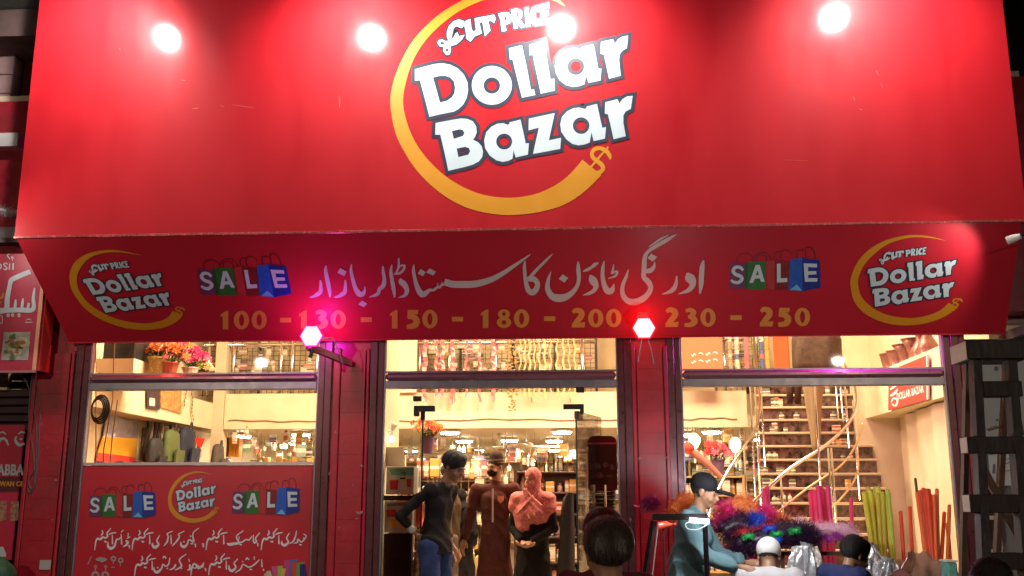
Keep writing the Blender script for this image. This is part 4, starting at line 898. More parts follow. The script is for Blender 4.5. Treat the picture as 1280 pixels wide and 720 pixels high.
for pts in (((120, 424), (120, 600)), ((143, 424), (141, 500), (130, 560), (128, 600)), ((147, 500), (140, 550), (136, 600))):
    q = [P(px, py, .5) for px, py in pts]; tag(MB().tube(q, .0055, 6).obj('hanging_wire', mat('cable_tan', (.32, .2, .1), .6)), {2: 'straight thin wire hanging at the left window edge', 4: 'bent dark wire hanging over the banner', 3: 'short curved wire hanging over the banner'}[len(pts)], 'wire')
# things on the left ledge
def pot(c0, r_, h_, m, name='flower_pot'): return MB().lathe(c0, [(r_*.7, 0), (r_*.95, h_*.9), (r_*1.08, h_*.9), (r_*1.05, h_), (r_*.5, h_)], 14)
def bouquet(name, label, c0, r_, h_, mpot, fcols, fr, leafm=None, n=26, seed=1):
    rr = random.Random(seed); c0 = np.array(c0, float)
    t = thing(name, label, 'potted flowers', tuple(c0)); pot(c0, r_, h_, mpot).obj('pot', mpot, t, smooth=False)
    stems = MB(); lv = MB(); fl = [MB() for _ in fcols]
    for k in range(n):
        an = rr.uniform(0, 6.28); rad = fr*math.sqrt(rr.random()); e = c0+np.array([rad*math.cos(an), rad*math.sin(an)*.7, h_+fr*.55+rr.uniform(-.3, .6)*fr])
        stems.tube([c0+(0, 0, h_*.9), (c0+e)/2+(0, 0, h_*.3), e], .004, 4)
        mb = fl[rr.randrange(len(fcols))]; pr = fr*rr.uniform(.22, .34); ax = np.array([math.cos(an)*.6, -.7, .5])
        ax /= np.linalg.norm(ax); u = np.cross(ax, (0, 0, 1)); u /= np.linalg.norm(u); v = np.cross(ax, u)
        for ring in (0, 1):
            for p in range(6):
                a1 = p*math.pi/3+ring*.5; d1 = math.cos(a1)*u+math.sin(a1)*v; d2 = math.cos(a1+.8)*u+math.sin(a1+.8)*v; f_ = 1-.4*ring
                mb.add([e+ax*.01*ring, e+d1*pr*.7*f_+ax*pr*.25, e+(d1+d2)*.55*pr*f_+ax*pr*(.1+.4*ring), e+d2*pr*.7*f_+ax*pr*.25], [(0, 1, 2, 3)])
        if rr.random() < .6:
            d = np.array([rr.uniform(-1, 1), rr.uniform(-1, 0), rr.uniform(-.6, .6)])*fr*.5; s_ = np.cross(d, (0, 0, 1))*.35; lv.add([e*.5+c0*.5+(0, 0, h_*.5), e*.5+c0*.5+(0, 0, h_*.5)+d*.5+s_, e*.5+c0*.5+(0, 0, h_*.5)+d, e*.5+c0*.5+(0, 0, h_*.5)+d*.5-s_], [(0, 1, 2, 3)])
    tag(stems.obj('stems', mat('stem_green', (.06, .12, .02), .6), t), kind='stuff')
    if lv.V: tag(lv.obj('leaves', leafm or mat('leaf_green', (.10, .20, .03), .6, var=.3), t), kind='stuff')
    for mb, c in zip(fl, fcols):
        if mb.V: tag(mb.obj('blossoms', c, t), kind='stuff')
    return t
M_or = mat('petal_orange', (.9, .26, .05), .6, var=.25, scale=20); M_pk = mat('petal_pink', (.85, .15, .25), .6, var=.25, scale=20); M_mg = mat('petal_magenta', (.5, .02, .12), .6, var=.25); M_yg = mat('petal_lime', (.5, .6, .08), .6, var=.2); M_rd = mat('petal_red', (.7, .05, .05), .6, var=.2); M_pe = mat('petal_peach', (.9, .45, .25), .6, var=.2)
ZL = 2.723
def lp(px, py, X=-5.3, z=ZL): 
    d = ray(px, py); k = (z-CAM[2])/d[2]; return CAM+d*k
M_wick = mat('wicker', (.5, .38, .14), .8, var=.5, scale=50)
for (px, py, x_, r_, h_, mp, cs, fr, nm, lb, sd) in ((197, 470, 0, .13, .22, M_wick, [M_or, M_pe], .2, 'flower_basket', 'wicker basket of orange flowers on the left ledge', 1), (212, 470, 0, .10, .16, mat('pot_red', (.5, .1, .06), .5), [M_or, M_or, M_pk], .22, 'flower_pot', 'red pot of bright orange flowers right of the wicker basket', 2), (237, 472, 0, .1, .12, mat('pot_white', (.7, .65, .55), .5), [M_pk, M_mg], .2, 'flower_pot', 'white pot of pink and magenta flowers on the left ledge', 3), (252, 474, 0, .08, .08, mat('pot_red', (.5, .1, .06), .5), [M_yg, M_pe], .13, 'flower_pot', 'small pot of lime and peach flowers at the end of the left ledge', 4)):
    c0 = lp(px, py); bouquet(nm, lb, c0, r_, h_, mp, cs, fr, seed=sd, n=30)
c0 = lp(163, 468); t = thing('display_cabinet', 'small black glass fronted cabinet on a white block on the left ledge', 'cabinet', tuple(c0))
a = P(140, 460, c0[1]); 
bx('plinth', (c0[0]-.32, c0[1]-.2, ZL), (c0[0]+.12, c0[1]+.5, ZL+.16), M_cream, t)
bx('case', (c0[0]-.28, c0[1]-.15, ZL+.162), (c0[0]+.10, c0[1]+.42, ZL+.42), M_black, t, bev=.01)
bx('front_glass', (c0[0]-.16, c0[1]-.156, ZL+.2), (c0[0]+.02, c0[1]-.1505, ZL+.38), mat('dark_glass', (.04, .05, .06), .1), t)
bx('lid', (c0[0]-.3, c0[1]-.17, ZL+.421), (c0[0]+.08, c0[1]+.44, ZL+.44), M_cream, t)
for k in range(7):
    c1 = lp(122+k*4, 474); MBb = MB().tube([c1, c1+(.02*math.sin(k), 0, .12), c1+(.08*math.sin(k*2.), 0, .3)], [.008, .006, .003], 5)
    tag(MBb.obj('dried_twig', mat('twig', (.35, .2, .1), .8, var=.3)), 'dried twig at the left end of the ledge, %s from left' % ordw(k), 'twig', 'dried twigs at the left end of the ledge')
# row of brown chair backs just behind the left poster
for i, px in enumerate((124, 149, 171, 192, 213, 235)):
    a = P(px, 581, 1.2); t = thing('chair', ['leftmost brown chair back above the poster', 'brown chair back second from the left above the poster', 'brown chair back under the banner', 'brown chair back under the black bag', 'brown chair back under the green backpack', 'rightmost brown chair back above the poster'][i], 'chair', (a[0], 1.25, 0), 0, 'brown chairs behind the left poster')
    V = []; n = 9
    for k in range(n+1):
        u = -1+2*k/n; V += [(a[0]+u*.085, 1.2, a[2]-.35), (a[0]+u*.085, 1.2, a[2]+.035*(1-u**4)), (a[0]+u*.085, 1.23, a[2]+.035*(1-u**4)), (a[0]+u*.085, 1.23, a[2]-.35)]
    F = [(k*4+j, k*4+(j+1) % 4, (k+1)*4+(j+1) % 4, (k+1)*4+j) for k in range(n) for j in range(4)]+[(0, 1, 2, 3), (4*n+3, 4*n+2, 4*n+1, 4*n)]
    MB().add(V, F).obj('backrest', mat('chair_brown', (.22, .07, .05), .45, var=.2), t)
    bx('seat', (a[0]-.09, 1.231, .78), (a[0]+.09, 1.5, .82), mat('chair_brown', (.22, .07, .05), .45), t)
    for sx in (-.08, .08):
        for yy in (1.215, 1.48): MB().tube([(a[0]+sx, yy, 0), (a[0]+sx, yy, .78 if yy > 1.3 else a[2]-.3)], .012, 6).obj('leg', M_steel, t)

# ================================================================== doorway furniture on the left
t = thing('juice_carton', 'upper white carton printed with red glasses beside the left door', 'carton', tuple(P(500, 617, .6)))
def carton(pts, Y, d, m, t, nm='box'):
    a = P(*pts[0], Y); b = P(*pts[1], Y); bx(nm, (a[0], Y, b[2]), (b[0], Y+d, a[2]), m, t, bev=.006); return a, b
M_cart = mat('carton_print', (.50, .52, .50), .5, var=.18, scale=12)
a, b = carton(((483, 583), (517, 618)), .6, .3, M_cart, t)
CPn = Plane((0, .6, 1), (0, -1, 0))
decal('label_print', [poly([(487, 586), (517, 585), (517, 594), (489, 594)])], CPn, mat('print_teal', (.10, .38, .36), .5, var=.3), t)
decal('glass_print', [poly([(487, 600), (498, 600), (497, 612), (488, 612)]), poly([(508, 599), (514, 599), (513, 609), (509, 609)])], CPn, mat('print_juice_red', (.5, .03, .04), .4, var=.2), t)
decal('mark_print', [stroke([(503, 592, 1), (505, 590, 1), (507, 592, 1), (505, 595, 1)]), poly([(500, 597), (507, 597), (507, 599), (500, 599)])], CPn, M_print_k, t, lift=.005)
t = thing('juice_carton', 'lower white carton printed with an orange juice jug beside the left door', 'carton', tuple(P(498, 665, .6)))
a, b = carton(((481, 626), (515, 666)), .6, .3, M_cart, t)
decal('glass_print', [poly([(498, 644), (507, 643), (506, 658), (499, 658)]), poly([(487, 650), (496, 650), (495, 660), (488, 660)])], CPn, mat('print_juice_orange', (.8, .42, .03), .4, var=.2), t)
decal('glass_print', [poly([(483, 637), (495, 637), (494, 646), (484, 646)])], CPn, mat('print_juice_red', (.5, .03, .04), .4), t)
decal('mark_print', [stroke([(507, 646, 1), (511, 648, 1), (510, 653, 1), (506, 655, 1)]), poly([(484, 629), (512, 628), (512, 632), (484, 633)])], CPn, mat('print_grey_dark', (.2, .2, .22), .5), t)
a = P(482, 619, .6); b = P(518, 625, .6); bx_t = thing('display_plinth', 'dark stand carrying the two juice cartons', 'stand', (a[0]+.15, .7, 0))
bx('shelf', (a[0]-.02, .6, P(480, 626, .6)[2]+.002), (b[0]+.02, .95, P(480, 619, .6)[2]-.003), M_black, bx_t)
bx('pedestal', (a[0]-.01, .62, 0), (b[0]-.02, .95, P(480, 667, .6)[2]), mat('plinth_dark', (.03, .022, .02), .3, var=.3), bx_t)
for x in (a[0]+.0, b[0]-.03): bx('post', (x, .91, P(480, 667, .6)[2]), (x+.02, .93, P(480, 619, .6)[2]), M_black, bx_t)
# spiral striped stack of cups
a = P(521, 662, .85); t = thing('cup_stack', 'tall striped stack of orange and cream cups beside the carton stand', 'cups', (a[0], .85, 0))
zz = 0.0; k = 0
while zz < a[2]-.02:
    MB().lathe((a[0], .85, zz), [(.036, 0), (.045, .026), (.05, .028), (.05, .034)], 14).obj('cup', mat('cup_orange', (.8, .25, .08), .4) if k % 2 else mat('cup_cream', (.75, .62, .45), .4), t); zz += .036; k += 1
a = P(522, 658, .85); t = thing('red_bucket', 'orange red plastic tub standing on the cup stack', 'tub', tuple(a)); MB().lathe((a[0], .85, a[2]-.002), [(.05, 0), (.07, .2), (.076, .2), (.074, .215)], 16).obj('tub_body', mat('tub_red', (.75, .08, .03), .35), t, smooth=True)
MB().lathe((a[0], .85, a[2]+.213), [(.078, 0), (.078, .01), (.03, .018)], 16).obj('lid', mat('tub_red', (.75, .08, .03), .35), t)
# wall things left of the door
t = thing('security_camera', 'white dome security camera high left of the door', 'camera', tuple(P(488, 535, 1.2)))
c0 = P(489, 533, 1.2); MB().lathe(c0, [(.02, -.05), (.045, -.03), (.05, 0), (.06, .0), (.06, .03), (.03, .032)], 16).obj('dome', M_white, t, smooth=True)
MB().tube([c0+(-.01, -.04, -.02), c0+(-.012, -.055, -.025)], .018, 12).obj('lens', M_black, t)
MB().tube([c0+(0, 0, .03), c0+(-.35, .0, .04)], .012, 6).obj('mount', M_white, t)
bx('inner_return_wall', (-1.98, .34, 0), (-1.86, 1.6, 5.2), M_cream, shop)
t = thing('wall_notice', 'pale cardboard notice on the wall above the juice cartons', 'notice', tuple(P(495, 583, .9)))
a = P(483, 559, .9); b = P(504, 584, .9); bx('card', (a[0], .9, b[2]), (b[0], .91, a[2]), mat('card_pale', (.55, .48, .40), .8, var=.15), t)
t = thing('reflection_bulb', 'round bulb added for the bright reflection above the pale notice', 'lamp', tuple(P(490, 549, .95)))  # made-up bulb, standing in for a bright reflection
c0 = P(490, 549, .95); MB().lathe(c0, [(.01, -.03), (.026, -.018), (.03, 0), (.024, .02), (.012, .03)], 14).obj('bulb', emitter('reflection_glow', (1, .9, .72), 9), t, smooth=True)
MB().tube([c0+(0, 0, .03), c0+(0, 0, .07), c0+(-.1, .05, .09)], .01, 6).obj('holder', M_white, t)
c0 = P(533, 562, 2.3); bouquet('flower_pot', 'dark purple pot with orange flowers hanging left of the door', P(534, 567, 2.4), .075, .19, mat('pot_purple', (.10, .04, .10), .5), [M_or, M_or, M_rd], .17, seed=8, n=30)

# ================================================================== stack of dark plastic chairs right of the door
xc, Yc = P(754, 640, .75)[0], .75
M_navyp = mat('plastic_navy', (.018, .022, .055), .35, var=.2)
t = thing('chair_stack_panel', 'tall dark rounded board printed with faint pictures standing on the crate stack', 'board', (xc, Yc, 0))
a = P(735, 545, Yc); b = P(772, 614, Yc); V = []; prof = []
x0, x1, z0, z1 = a[0], b[0], b[2], a[2]; r_ = .06
for cx_, cz_, a0 in ((x1-r_, z1-r_, 0), (x0+r_, z1-r_, 90), (x0+r_*.7, z0+r_*.7, 180), (x1-r_*.7, z0+r_*.7, 270)):
    rr_ = r_ if a0 < 180 else r_*.7
    for k in range(6): an = math.radians(a0+18*k); prof.append((cx_+rr_*math.cos(an), cz_+rr_*math.sin(an)))
n = len(prof); V = [(x, Yc, z) for x, z in prof]+[(x, Yc+.05, z) for x, z in prof]
MB().add(V, [tuple(range(n)), tuple(range(2*n-1, n-1, -1))]+[(k, n+k, n+(k+1) % n, (k+1) % n) for k in range(n)]).obj('board', mat('board_maroon', (.09, .012, .014), .4, var=.2), t)
BPl = Plane((0, Yc, 1), (0, -1, 0))
decal('face_print', [poly([(737, 557), (771, 556), (771, 606), (738, 604)])], BPl, mat('board_olive', (.035, .035, .02), .4, var=.5, scale=12), t)
decal('stripe', [poly([(736, 553.5), (771.5, 553), (771.5, 555), (736, 555.5)])], BPl, mat('stripe_pale', (.45, .2, .18), .5), t)
decal('picture_print', [poly(ell(747, 583, 4, 5, 12)), poly(ell(757, 581, 4, 3.4, 12)), poly(ell(750, 594, 3.4, 4, 12)), poly(ell(762, 595, 4, 2, 12)), poly(ell(765, 584, 3, 4, 12))], BPl, mat('print_dim', (.13, .13, .10), .5, var=.7, scale=60), t, lift=.005)
k = 0; zt_ = P(754, 614, Yc)[2]
while k < 24 and zt_-.036*(k+1) > 0:
    zz = zt_-.036*(k+1)
    c = thing('plastic_crate', 'dark navy nested crate right of the door, %s from the top' % ordw(k), 'crate', (xc, Yc+.1, zz), 0, 'nested navy crates right of the door')
    bx('rim', (xc-.115, Yc-.02, zz+.014), (xc+.115, Yc+.24, zz+.034), M_navyp, c, bev=.006); bx('tray', (xc-.1, Yc-.005, zz), (xc+.1, Yc+.225, zz+.0135), M_navyp, c, bev=.004)
    k += 1

# ================================================================== right bay: staircase
st_ = thing('staircase', 'curved railed staircase with dark marble risers and cream treads', 'staircase', (2.9, 3.4, 0))
M_marb = mat('marble_dark', (.085, .042, .034), .2, var=1.6, scale=14, coat=.5); M_tread = mat('tread_cream', (.56, .44, .30), .35, var=.1)
RZ, RN, Y0s = .18, .15, 2.55
for k in range(1, 17):
    y = Y0s+RN*k; z = RZ*k; L = P(947, 500, y)[0]; Rr = P(1098, 500, y)[0] if k < 9 else P(1098, 500, y)[0]-.04*(k-8)
    bx('riser', (L, y, z-RZ), (Rr, y+.02, z-.032), M_marb, st_); bx('tread', (L-.02, y-.025, z-.026), (Rr+.02, y+RN+.02, z), M_tread, st_, bev=.004)
bx('stringer', (P(1098, 500, Y0s)[0]+.06, Y0s, 0), (P(1098, 500, Y0s)[0]+.1, Y0s+2.4, .2), M_tread, st_)
def rail(pts, r_, nm, m=M_steel):
    q = smooth_pts([[*P(px, py, Y)] for px, py, Y in pts], 8); return MB().tube(list(q), r_, 10).obj(nm, m, st_, smooth=True)
rail([(885, 650, 1.9), (900, 607, 2.2), (925, 565, 2.7), (945, 535, 3.2), (950, 500, 3.8), (946, 470, 4.6), (942, 420, 5.4)], .018, 'handrail')
rail([(905, 668, 1.5), (940, 630, 1.6), (985, 588, 1.8), (1030, 558, 2.1), (1060, 530, 2.6), (1071, 505, 3.2), (1068, 480, 3.9), (1056, 455, 4.6), (1045, 420, 5.2)], .020, 'handrail')
rail([(960, 650, 1.7), (1010, 610, 1.85), (1050, 583, 2.1), (1070, 556, 2.6), (1078, 530, 3.2)], .011, 'lower_rail', mat('rail_brass', (.6, .42, .25), .3, metal=.8))
rail([(1030, 645, 1.8), (1058, 615, 2.1), (1072, 590, 2.6), (1072, 560, 3.2)], .011, 'lower_rail', mat('rail_brass', (.6, .42, .25), .3, metal=.8))
for (px, y0, y1, Y) in ((937, 470, 660, 3.2), (943, 470, 640, 3.6), (951, 480, 595, 4.0), (930, 560, 660, 2.6), (1066, 500, 625, 2.9), (1018, 480, 620, 2.0), (1035, 560, 660, 1.95), (1039, 560, 660, 2.0), (976, 596, 660, 1.8), (1055, 470, 560, 3.5), (1047, 430, 528, 4.2), (1041, 424, 528, 4.5)):
    a = P(px, y0, Y); b = P(px, y1, Y); MB().tube([a, (a[0], a[1], b[2])], .012, 8).obj('baluster', M_steel, st_, smooth=True)
# cream cloth hanging along the right wall
def curtain(x0, y0, x1, y1, z0, z1, m, name, label, nfold=9, amp=.035, thick=.02):
    n = nfold*8; V = []
    rr = random.Random(5); ph = [rr.uniform(0, 6) for _ in range(4)]
    for j in range(9):
        z = z0+(z1-z0)*j/8
        for k in range(n+1):
            u = k/n; o_ = amp*(math.sin(u*nfold*6.28+ph[0]+.4*math.sin(j*.6))+.5*math.sin(u*nfold*2.7*3+ph[1]+j*.3))*(1-.35*j/8)
            V.append((x0+(x1-x0)*u-o_, y0+(y1-y0)*u, z))
    F = [(j*(n+1)+k, j*(n+1)+k+1, (j+1)*(n+1)+k+1, (j+1)*(n+1)+k) for j in range(8) for k in range(n)]
    return tag(MB().add(V, F).obj(name, m, smooth=True), label, 'curtain')
M_sheet = mat('sheet_cream', (.66, .54, .40), .85, var=.06, scale=3)
curtain(3.78, .55, 4.1, 3.6, .0, 2.31, M_sheet, 'dust_sheet', 'cream cloth sheet hanging down the right wall behind the sticks', amp=.03, nfold=5)
a = P(1070, 520, 3.9)[0]; bx('inner_wall', (P(1070, 520, 4.3)[0], 4.3, 0), (XR, 4.36, 2.9), M_cream, shop)
bx('stair_head_wall', (P(1052, 440, 5.4)[0], 5.4, 2.9), (XR, 5.46, 5.2), M_cream, shop)
# DOLLAR BAZAR board on the face of the right ledge
XF = 3.80
t = thing('small_shop_board', 'small red board lettered in white on the ledge inside the right window', 'sign', tuple(atX(1137, 510, XF)))
q = [atX(px, py, XF) for px, py in ((1112.5, 460), (1161, 452), (1161, 501), (1112.5, 515.5))]; q[0][2] = q[1][2] = 2.80
q[3][2] = q[2][2] = 2.34
q2 = [v-np.array([.02, 0, 0]) for v in q]; MB().add(q+q2, [(0, 1, 2, 3), (7, 6, 5, 4), (0, 4, 5, 1), (1, 5, 6, 2), (2, 6, 7, 3), (3, 7, 4, 0)]).obj('board', mat('board_red', (.70, .06, .05), .5, var=.06), t)
e = [q2[2]+np.array([-.002, .0, 0]), q2[2]+np.array([-.002, -.03, 0]), q2[1]+np.array([-.002, -.03, 0]), q2[1]+np.array([-.002, 0, 0])]; MB().add(e+[v+np.array([.022, 0, 0]) for v in e], [(0, 1, 2, 3), (7, 6, 5, 4), (0, 4, 5, 1), (1, 5, 6, 2), (2, 6, 7, 3), (3, 7, 4, 0)]).obj('board_edge', M_white, t)
yc_ = (atX(1123, 495, XF)[1]+atX(1157, 487, XF)[1])/2; wd = abs(atX(1123, 495, XF)[1]-atX(1157, 487, XF)[1]); zc_ = atX(1141, 491, XF)[2]
text_on('lettering', 'DOLLAR BAZAR', (XF-.0215, yc_, zc_), (0, -1, 0), (0, 0, 1), .085, M_print_w, t, width=wd, bold=.03)
pl = Plane((XF-.02, 0, 0), (-1, 0, 0))
decal('ribbon_print', [stroke([(1113, 487, 2), (1118, 483, 3), (1123, 480, 2)]), stroke([(1113, 495, 2), (1118, 492, 3), (1122, 487, 2)]), stroke([(1115, 505, 2), (1120, 507, 2), (1122, 500, 2.5), (1117, 498, 2), (1114, 503, 1.5)])], pl, M_print_w, t, lift=.002)
# vases on the right ledge
for i, (px, hh, ty) in enumerate(((1112, .22, 0), (1121, .22, 0), (1131, .25, 1), (1143, .27, 1), (1153, .36, 2), (1162, .42, 2))):
    d = ray(px, 459); kk = (3.98-CAM[0])/d[0]; c0 = CAM+d*kk; c0 = np.array([3.98, c0[1], 2.861]); s_ = hh
    t = thing('vase', ['first and smallest brown vase on the right ledge', 'second brown vase from the left on the right ledge', 'third brown vase with a wide mouth on the right ledge', 'fourth brown vase with a wide mouth on the right ledge', 'tall narrow necked brown vase fifth on the right ledge', 'tallest brown vase at the window end of the right ledge'][i], 'vase', tuple(c0), 0, 'brown vases on the right ledge')
    pr = {0: [(.07, 0), (.09, .5), (.11, .95), (.115, 1)], 1: [(.06, 0), (.05, .3), (.08, .7), (.13, 1)], 2: [(.09, 0), (.13, .18), (.10, .35), (.045, .6), (.05, .85), (.10, 1)]}[ty]
    MB().lathe(c0, [(r_, z*s_) for r_, z in pr]+[(pr[-1][0]*.8, s_*.98)], 16).obj('vase_body', mat('vase_brown', (.22, .09, .07), .35, var=.2), t, smooth=True)
    MB().lathe(c0+(0, 0, s_*.985), [(pr[-1][0]+.004, 0), (pr[-1][0]+.006, .01), (pr[-1][0]-.01, .012)], 16).obj('rim', mat('vase_rim', (.35, .16, .1), .3), t)
# purple flower pot and stuffed arm on the rack, orange cloth poster upstairs
bouquet('flower_pot', 'purple pot of red flowers on the rack behind the man in the cap', (P(897, 568, 5.0)[0], 5.0, 1.602), .1, .24, mat('pot_violet', (.16, .09, .17), .5), [M_rd, M_pk], .19, seed=9, n=24)
t = thing('pink_flamingo_toy', 'long pink plush toy lying across the goods in the right window', 'plush toy', tuple(P(875, 590, 4.2)))
q = [P(px, py, 4.3) for px, py in ((858, 563), (868, 567), (882, 578), (895, 590), (903, 598))]; MB().tube(smooth_pts(q, 5), list(np.interp(np.linspace(0, 1, 21), [0, .3, 1], [.035, .05, .03])), 10).obj('plush_body', mat('plush_salmon', (.50, .19, .15), .9, var=.2, bump=.3), t, smooth=True)
c0 = P(860, 560, 4.3); MB().lathe(c0, [(.02, -.08), (.08, -.03), (.085, .03), (.03, .08)], 12).obj('plush_head', mat('plush_red', (.6, .08, .06), .9, var=.2), t, smooth=True)
for px, py, nm in ((868, 551, 'left'), (919, 556, 'right')):
    c0 = P(px, py, 4.8); t = thing('table_lamp', 'bright frosted lamp glowing at the %s of the purple flower pot' % nm, 'lamp', tuple(c0)); MB().lathe(c0, [(.03, -.1), (.075, -.03), (.08, .04), (.03, .1)], 14).obj('shade', emitter('frosted_glow', (1, .84, .55), 5), t, smooth=True); MB().tube([c0-(0, 0, .1), c0-(0, 0, .3)], .015, 8).obj('stem', M_white, t)
t = thing('orange_notice', 'orange red notice with white script upstairs at the left of the right window', 'notice', tuple(P(876, 460, 5.5)))
a = P(851, 405, 5.5); b = P(903, 460, 5.5); b[2] = 2.88; bx('sheet', (a[0], 5.5, b[2]), (b[0], 5.52, a[2]), mat('notice_orange', (.80, .16, .06), .5, var=.06), t)
q = Plane((0, 5.5, 3), (0, -1, 0))
decal('script_print', [stroke([(x+dx, y+dy, w_) for dx, dy, w_ in sh]) for x, y, sh in [(864+9*i, 441-i*.6+(j*9), [(0, 2, .8), (2, 4-(i % 2)*3, 1.6), (4, 1, 1.2), (6, 3, .8)]) for i in range(4) for j in range(2)]], q, M_print_w, t, lift=.003)
t = thing('orange_garment', 'orange shirt hanging on the rail upstairs left of the stairs', 'garment', tuple(P(975, 460, 5.7)))
a = P(966, 415, 5.7); b = P(988, 458, 5.7); bx('cloth', (a[0], 5.7, 2.87), (b[0], 5.76, a[2]), mat('garment_orange', (.75, .13, .05), .8, var=.15), t, bev=.02); MB().tube([((a[0]+b[0])/2, 5.73, a[2]), ((a[0]+b[0])/2, 5.73, a[2]+.12)], .006, 6).obj('hanger', M_steel, t)
for i, (px, m, lb) in enumerate(((912, GM[5], 'ochre'), (921, GM[9], 'ivory'), (933, mat('garment_rose', (.6, .2, .22), .8, var=.5, scale=40), 'rose'), (944, GM[4], 'green'), (952, GM[1], 'blue'), (959, GM[3], 'amber'))):
    a = P(px-4, 415, 5.75); b = P(px+4, 458, 5.75); t = thing('hanging_garment', 'narrow %s garment hanging upstairs beside the steel posts' % lb, 'garment', tuple(P(px, 458, 5.75)))
    bx('cloth', (a[0], 5.75, 2.88+.05*(i % 3)), (b[0], 5.79, a[2]), m, t, bev=.012); MB().tube([((a[0]+b[0])/2, 5.77, a[2]), ((a[0]+b[0])/2, 5.77, a[2]+.1)], .005, 6).obj('hanger', M_steel, t)
# floor cartons behind the people
for i, (px, y0, y1, wd_, m, lb) in enumerate(((577, 691, 712, .28, mat('carton_lime', (.42, .5, .08), .6, var=.3), 'lime green printed carton on the floor between the men'), (577, 712, 740, .34, mat('carton_brown', (.2, .09, .05), .6), 'brown carton under the lime green one'), (604, 695, 735, .2, mat('carton_tan', (.6, .4, .2), .7, var=.2), 'tan carton on the floor left of the maroon robe'))):
    a = P(px, y0, 3.6); b = P(px, y1, 3.6); t = thing('floor_carton', lb, 'carton', (a[0], 3.6, b[2]))
    bx('box', (a[0]-wd_/2, 3.6, max(b[2], 0)), (a[0]+wd_/2, 3.85, a[2]-.012), m, t, bev=.006); bx('flap', (a[0]-wd_/2+.004, 3.602, a[2]-.0115), (a[0]-.003, 3.846, a[2]-.006), m, t); bx('flap', (a[0]+.003, 3.602, a[2]-.0115), (a[0]+wd_/2-.004, 3.846, a[2]-.006), m, t)

# dark coat and pale drape hanging over the stairs
t = thing('hanging_coat', 'dark brown coat hanging high over the staircase behind the transom', 'garment', tuple(P(1020, 462, 3.6)))
def drape(name, rows, Y, m, t, n=28, d=.5, f=5):
    V = []
    for j, (py, xl_, xr_) in enumerate(rows):
        a_ = P(xl_, py, Y); b_ = P(xr_, py, Y); c_ = (a_+b_)/2; r_ = (b_[0]-a_[0])/2
        for k in range(n):
            an = 2*math.pi*k/n; j_ = 1+.12*math.sin(f*an+j*.4)+.06*math.sin(f*2.3*an-j*.3); V.append((c_[0]+r_*math.cos(an)*j_, Y+r_*d*math.sin(an)*j_, a_[2]))
    m_ = len(rows); F = [(j*n+k, j*n+(k+1) % n, (j+1)*n+(k+1) % n, (j+1)*n+k) for j in range(m_-1) for k in range(n)]+[tuple(range(n)), tuple((m_-1)*n+k for k in range(n))]
    return MB().add(V, F).obj(name, m, t, smooth=True)
drape('coat_cloth', [(405, 1008, 1030), (412, 996, 1044), (424, 992, 1049), (440, 991, 1050), (455, 990, 1051), (468, 992, 1048)], 3.6, mat('coat_brown', (.070, .042, .028), .85, var=.4, scale=18), t)
for px in (987, 997): drape('coat_tail', [(466, px-6, px+6), (485, px-5, px+5), (505, px-3, px+4)], 3.7, mat('coat_brown', (.070, .042, .028), .85), t, n=12)
t = thing('pale_drape', 'pale sand coloured drape tapering to a point over the stair treads', 'drape', tuple(P(1022, 562, 3.3)))
drape('drape_cloth', [(462, 1002, 1034), (478, 1003, 1031), (495, 1006, 1027), (515, 1009, 1026), (538, 1013, 1026), (556, 1015, 1025), (566, 1017, 1023)], 3.3, mat('drape_sand', (.30, .22, .12), .85, var=.15), t, f=4)
t = thing('black_cloth', 'black cloth hanging behind the right glass door edge', 'cloth', tuple(P(706, 700, 1.6)))
drape('cloth_fall', [(616, 710, 716), (622, 705, 717), (634, 702, 717), (660, 700, 718), (700, 697, 718), (745, 693, 718), (790, 690, 719)], 1.6, mat('black_cloth', (.018, .016, .018), .7), t, n=20)
# crowded small stock hung and heaped in the background
CL = random.Random(77)
STR = shared('string', MB()._box((-.5, -.5, 0), (.5, .5, 1), 0), mat('cable_tan', (.32, .2, .1), .6))
def clutter(n, p0, p1, Y0_, Y1_, z0_, z1_, where, grp, smin=.05, smax=.16):
    for i in range(n):
        Y = CL.uniform(Y0_, Y1_); px = p0+(p1-p0)*(i+CL.random())/n; x = P(px, 500, Y)[0]; z = CL.uniform(z0_, z1_); ci = CL.choices(range(10), PW)[0]
        sh = CL.random(); w_ = CL.uniform(smin, smax)
        o = link('hung_packet' if sh < .6 else 'hung_bottle', (BOXM if sh < .6 else BOTM)[ci], (x, Y, z), CL.uniform(-.4, .4), (w_, .04 if sh < .6 else .06, CL.uniform(smin, smax*1.3)) if sh < .6 else (.07, .07, w_*1.3))
        tp = z+o.scale[2]; s_o = link('string', STR, (0, 0, 1), 0, (.005/o.scale[0], .005/o.scale[1], max(.02, (2.33 if z > 1.6 else 1.7)-tp)/o.scale[2]), o)
        tag(o, '%s %s %s, %s from left' % (PNM[ci], 'packet' if sh < .6 else 'bottle', where, ordw(i)), 'packet' if sh < .6 else 'bottle', grp)
clutter(46, 487, 745, 6.6, 8.6, 1.72, 2.15, 'hung high at the back of the shop', 'small stock hung at the back of the shop')
clutter(34, 285, 398, 5.6, 7.6, 1.70, 2.2, 'hung high in the back left', 'small stock hung in the back left')
clutter(26, 858, 935, 5.3, 6.6, 1.66, 2.15, 'hung above the right rack', 'small stock hung above the right rack')
clutter(30, 535, 712, 4.2, 5.0, .5, 1.62, 'hung between the racks mid shop', 'small stock hung mid shop')
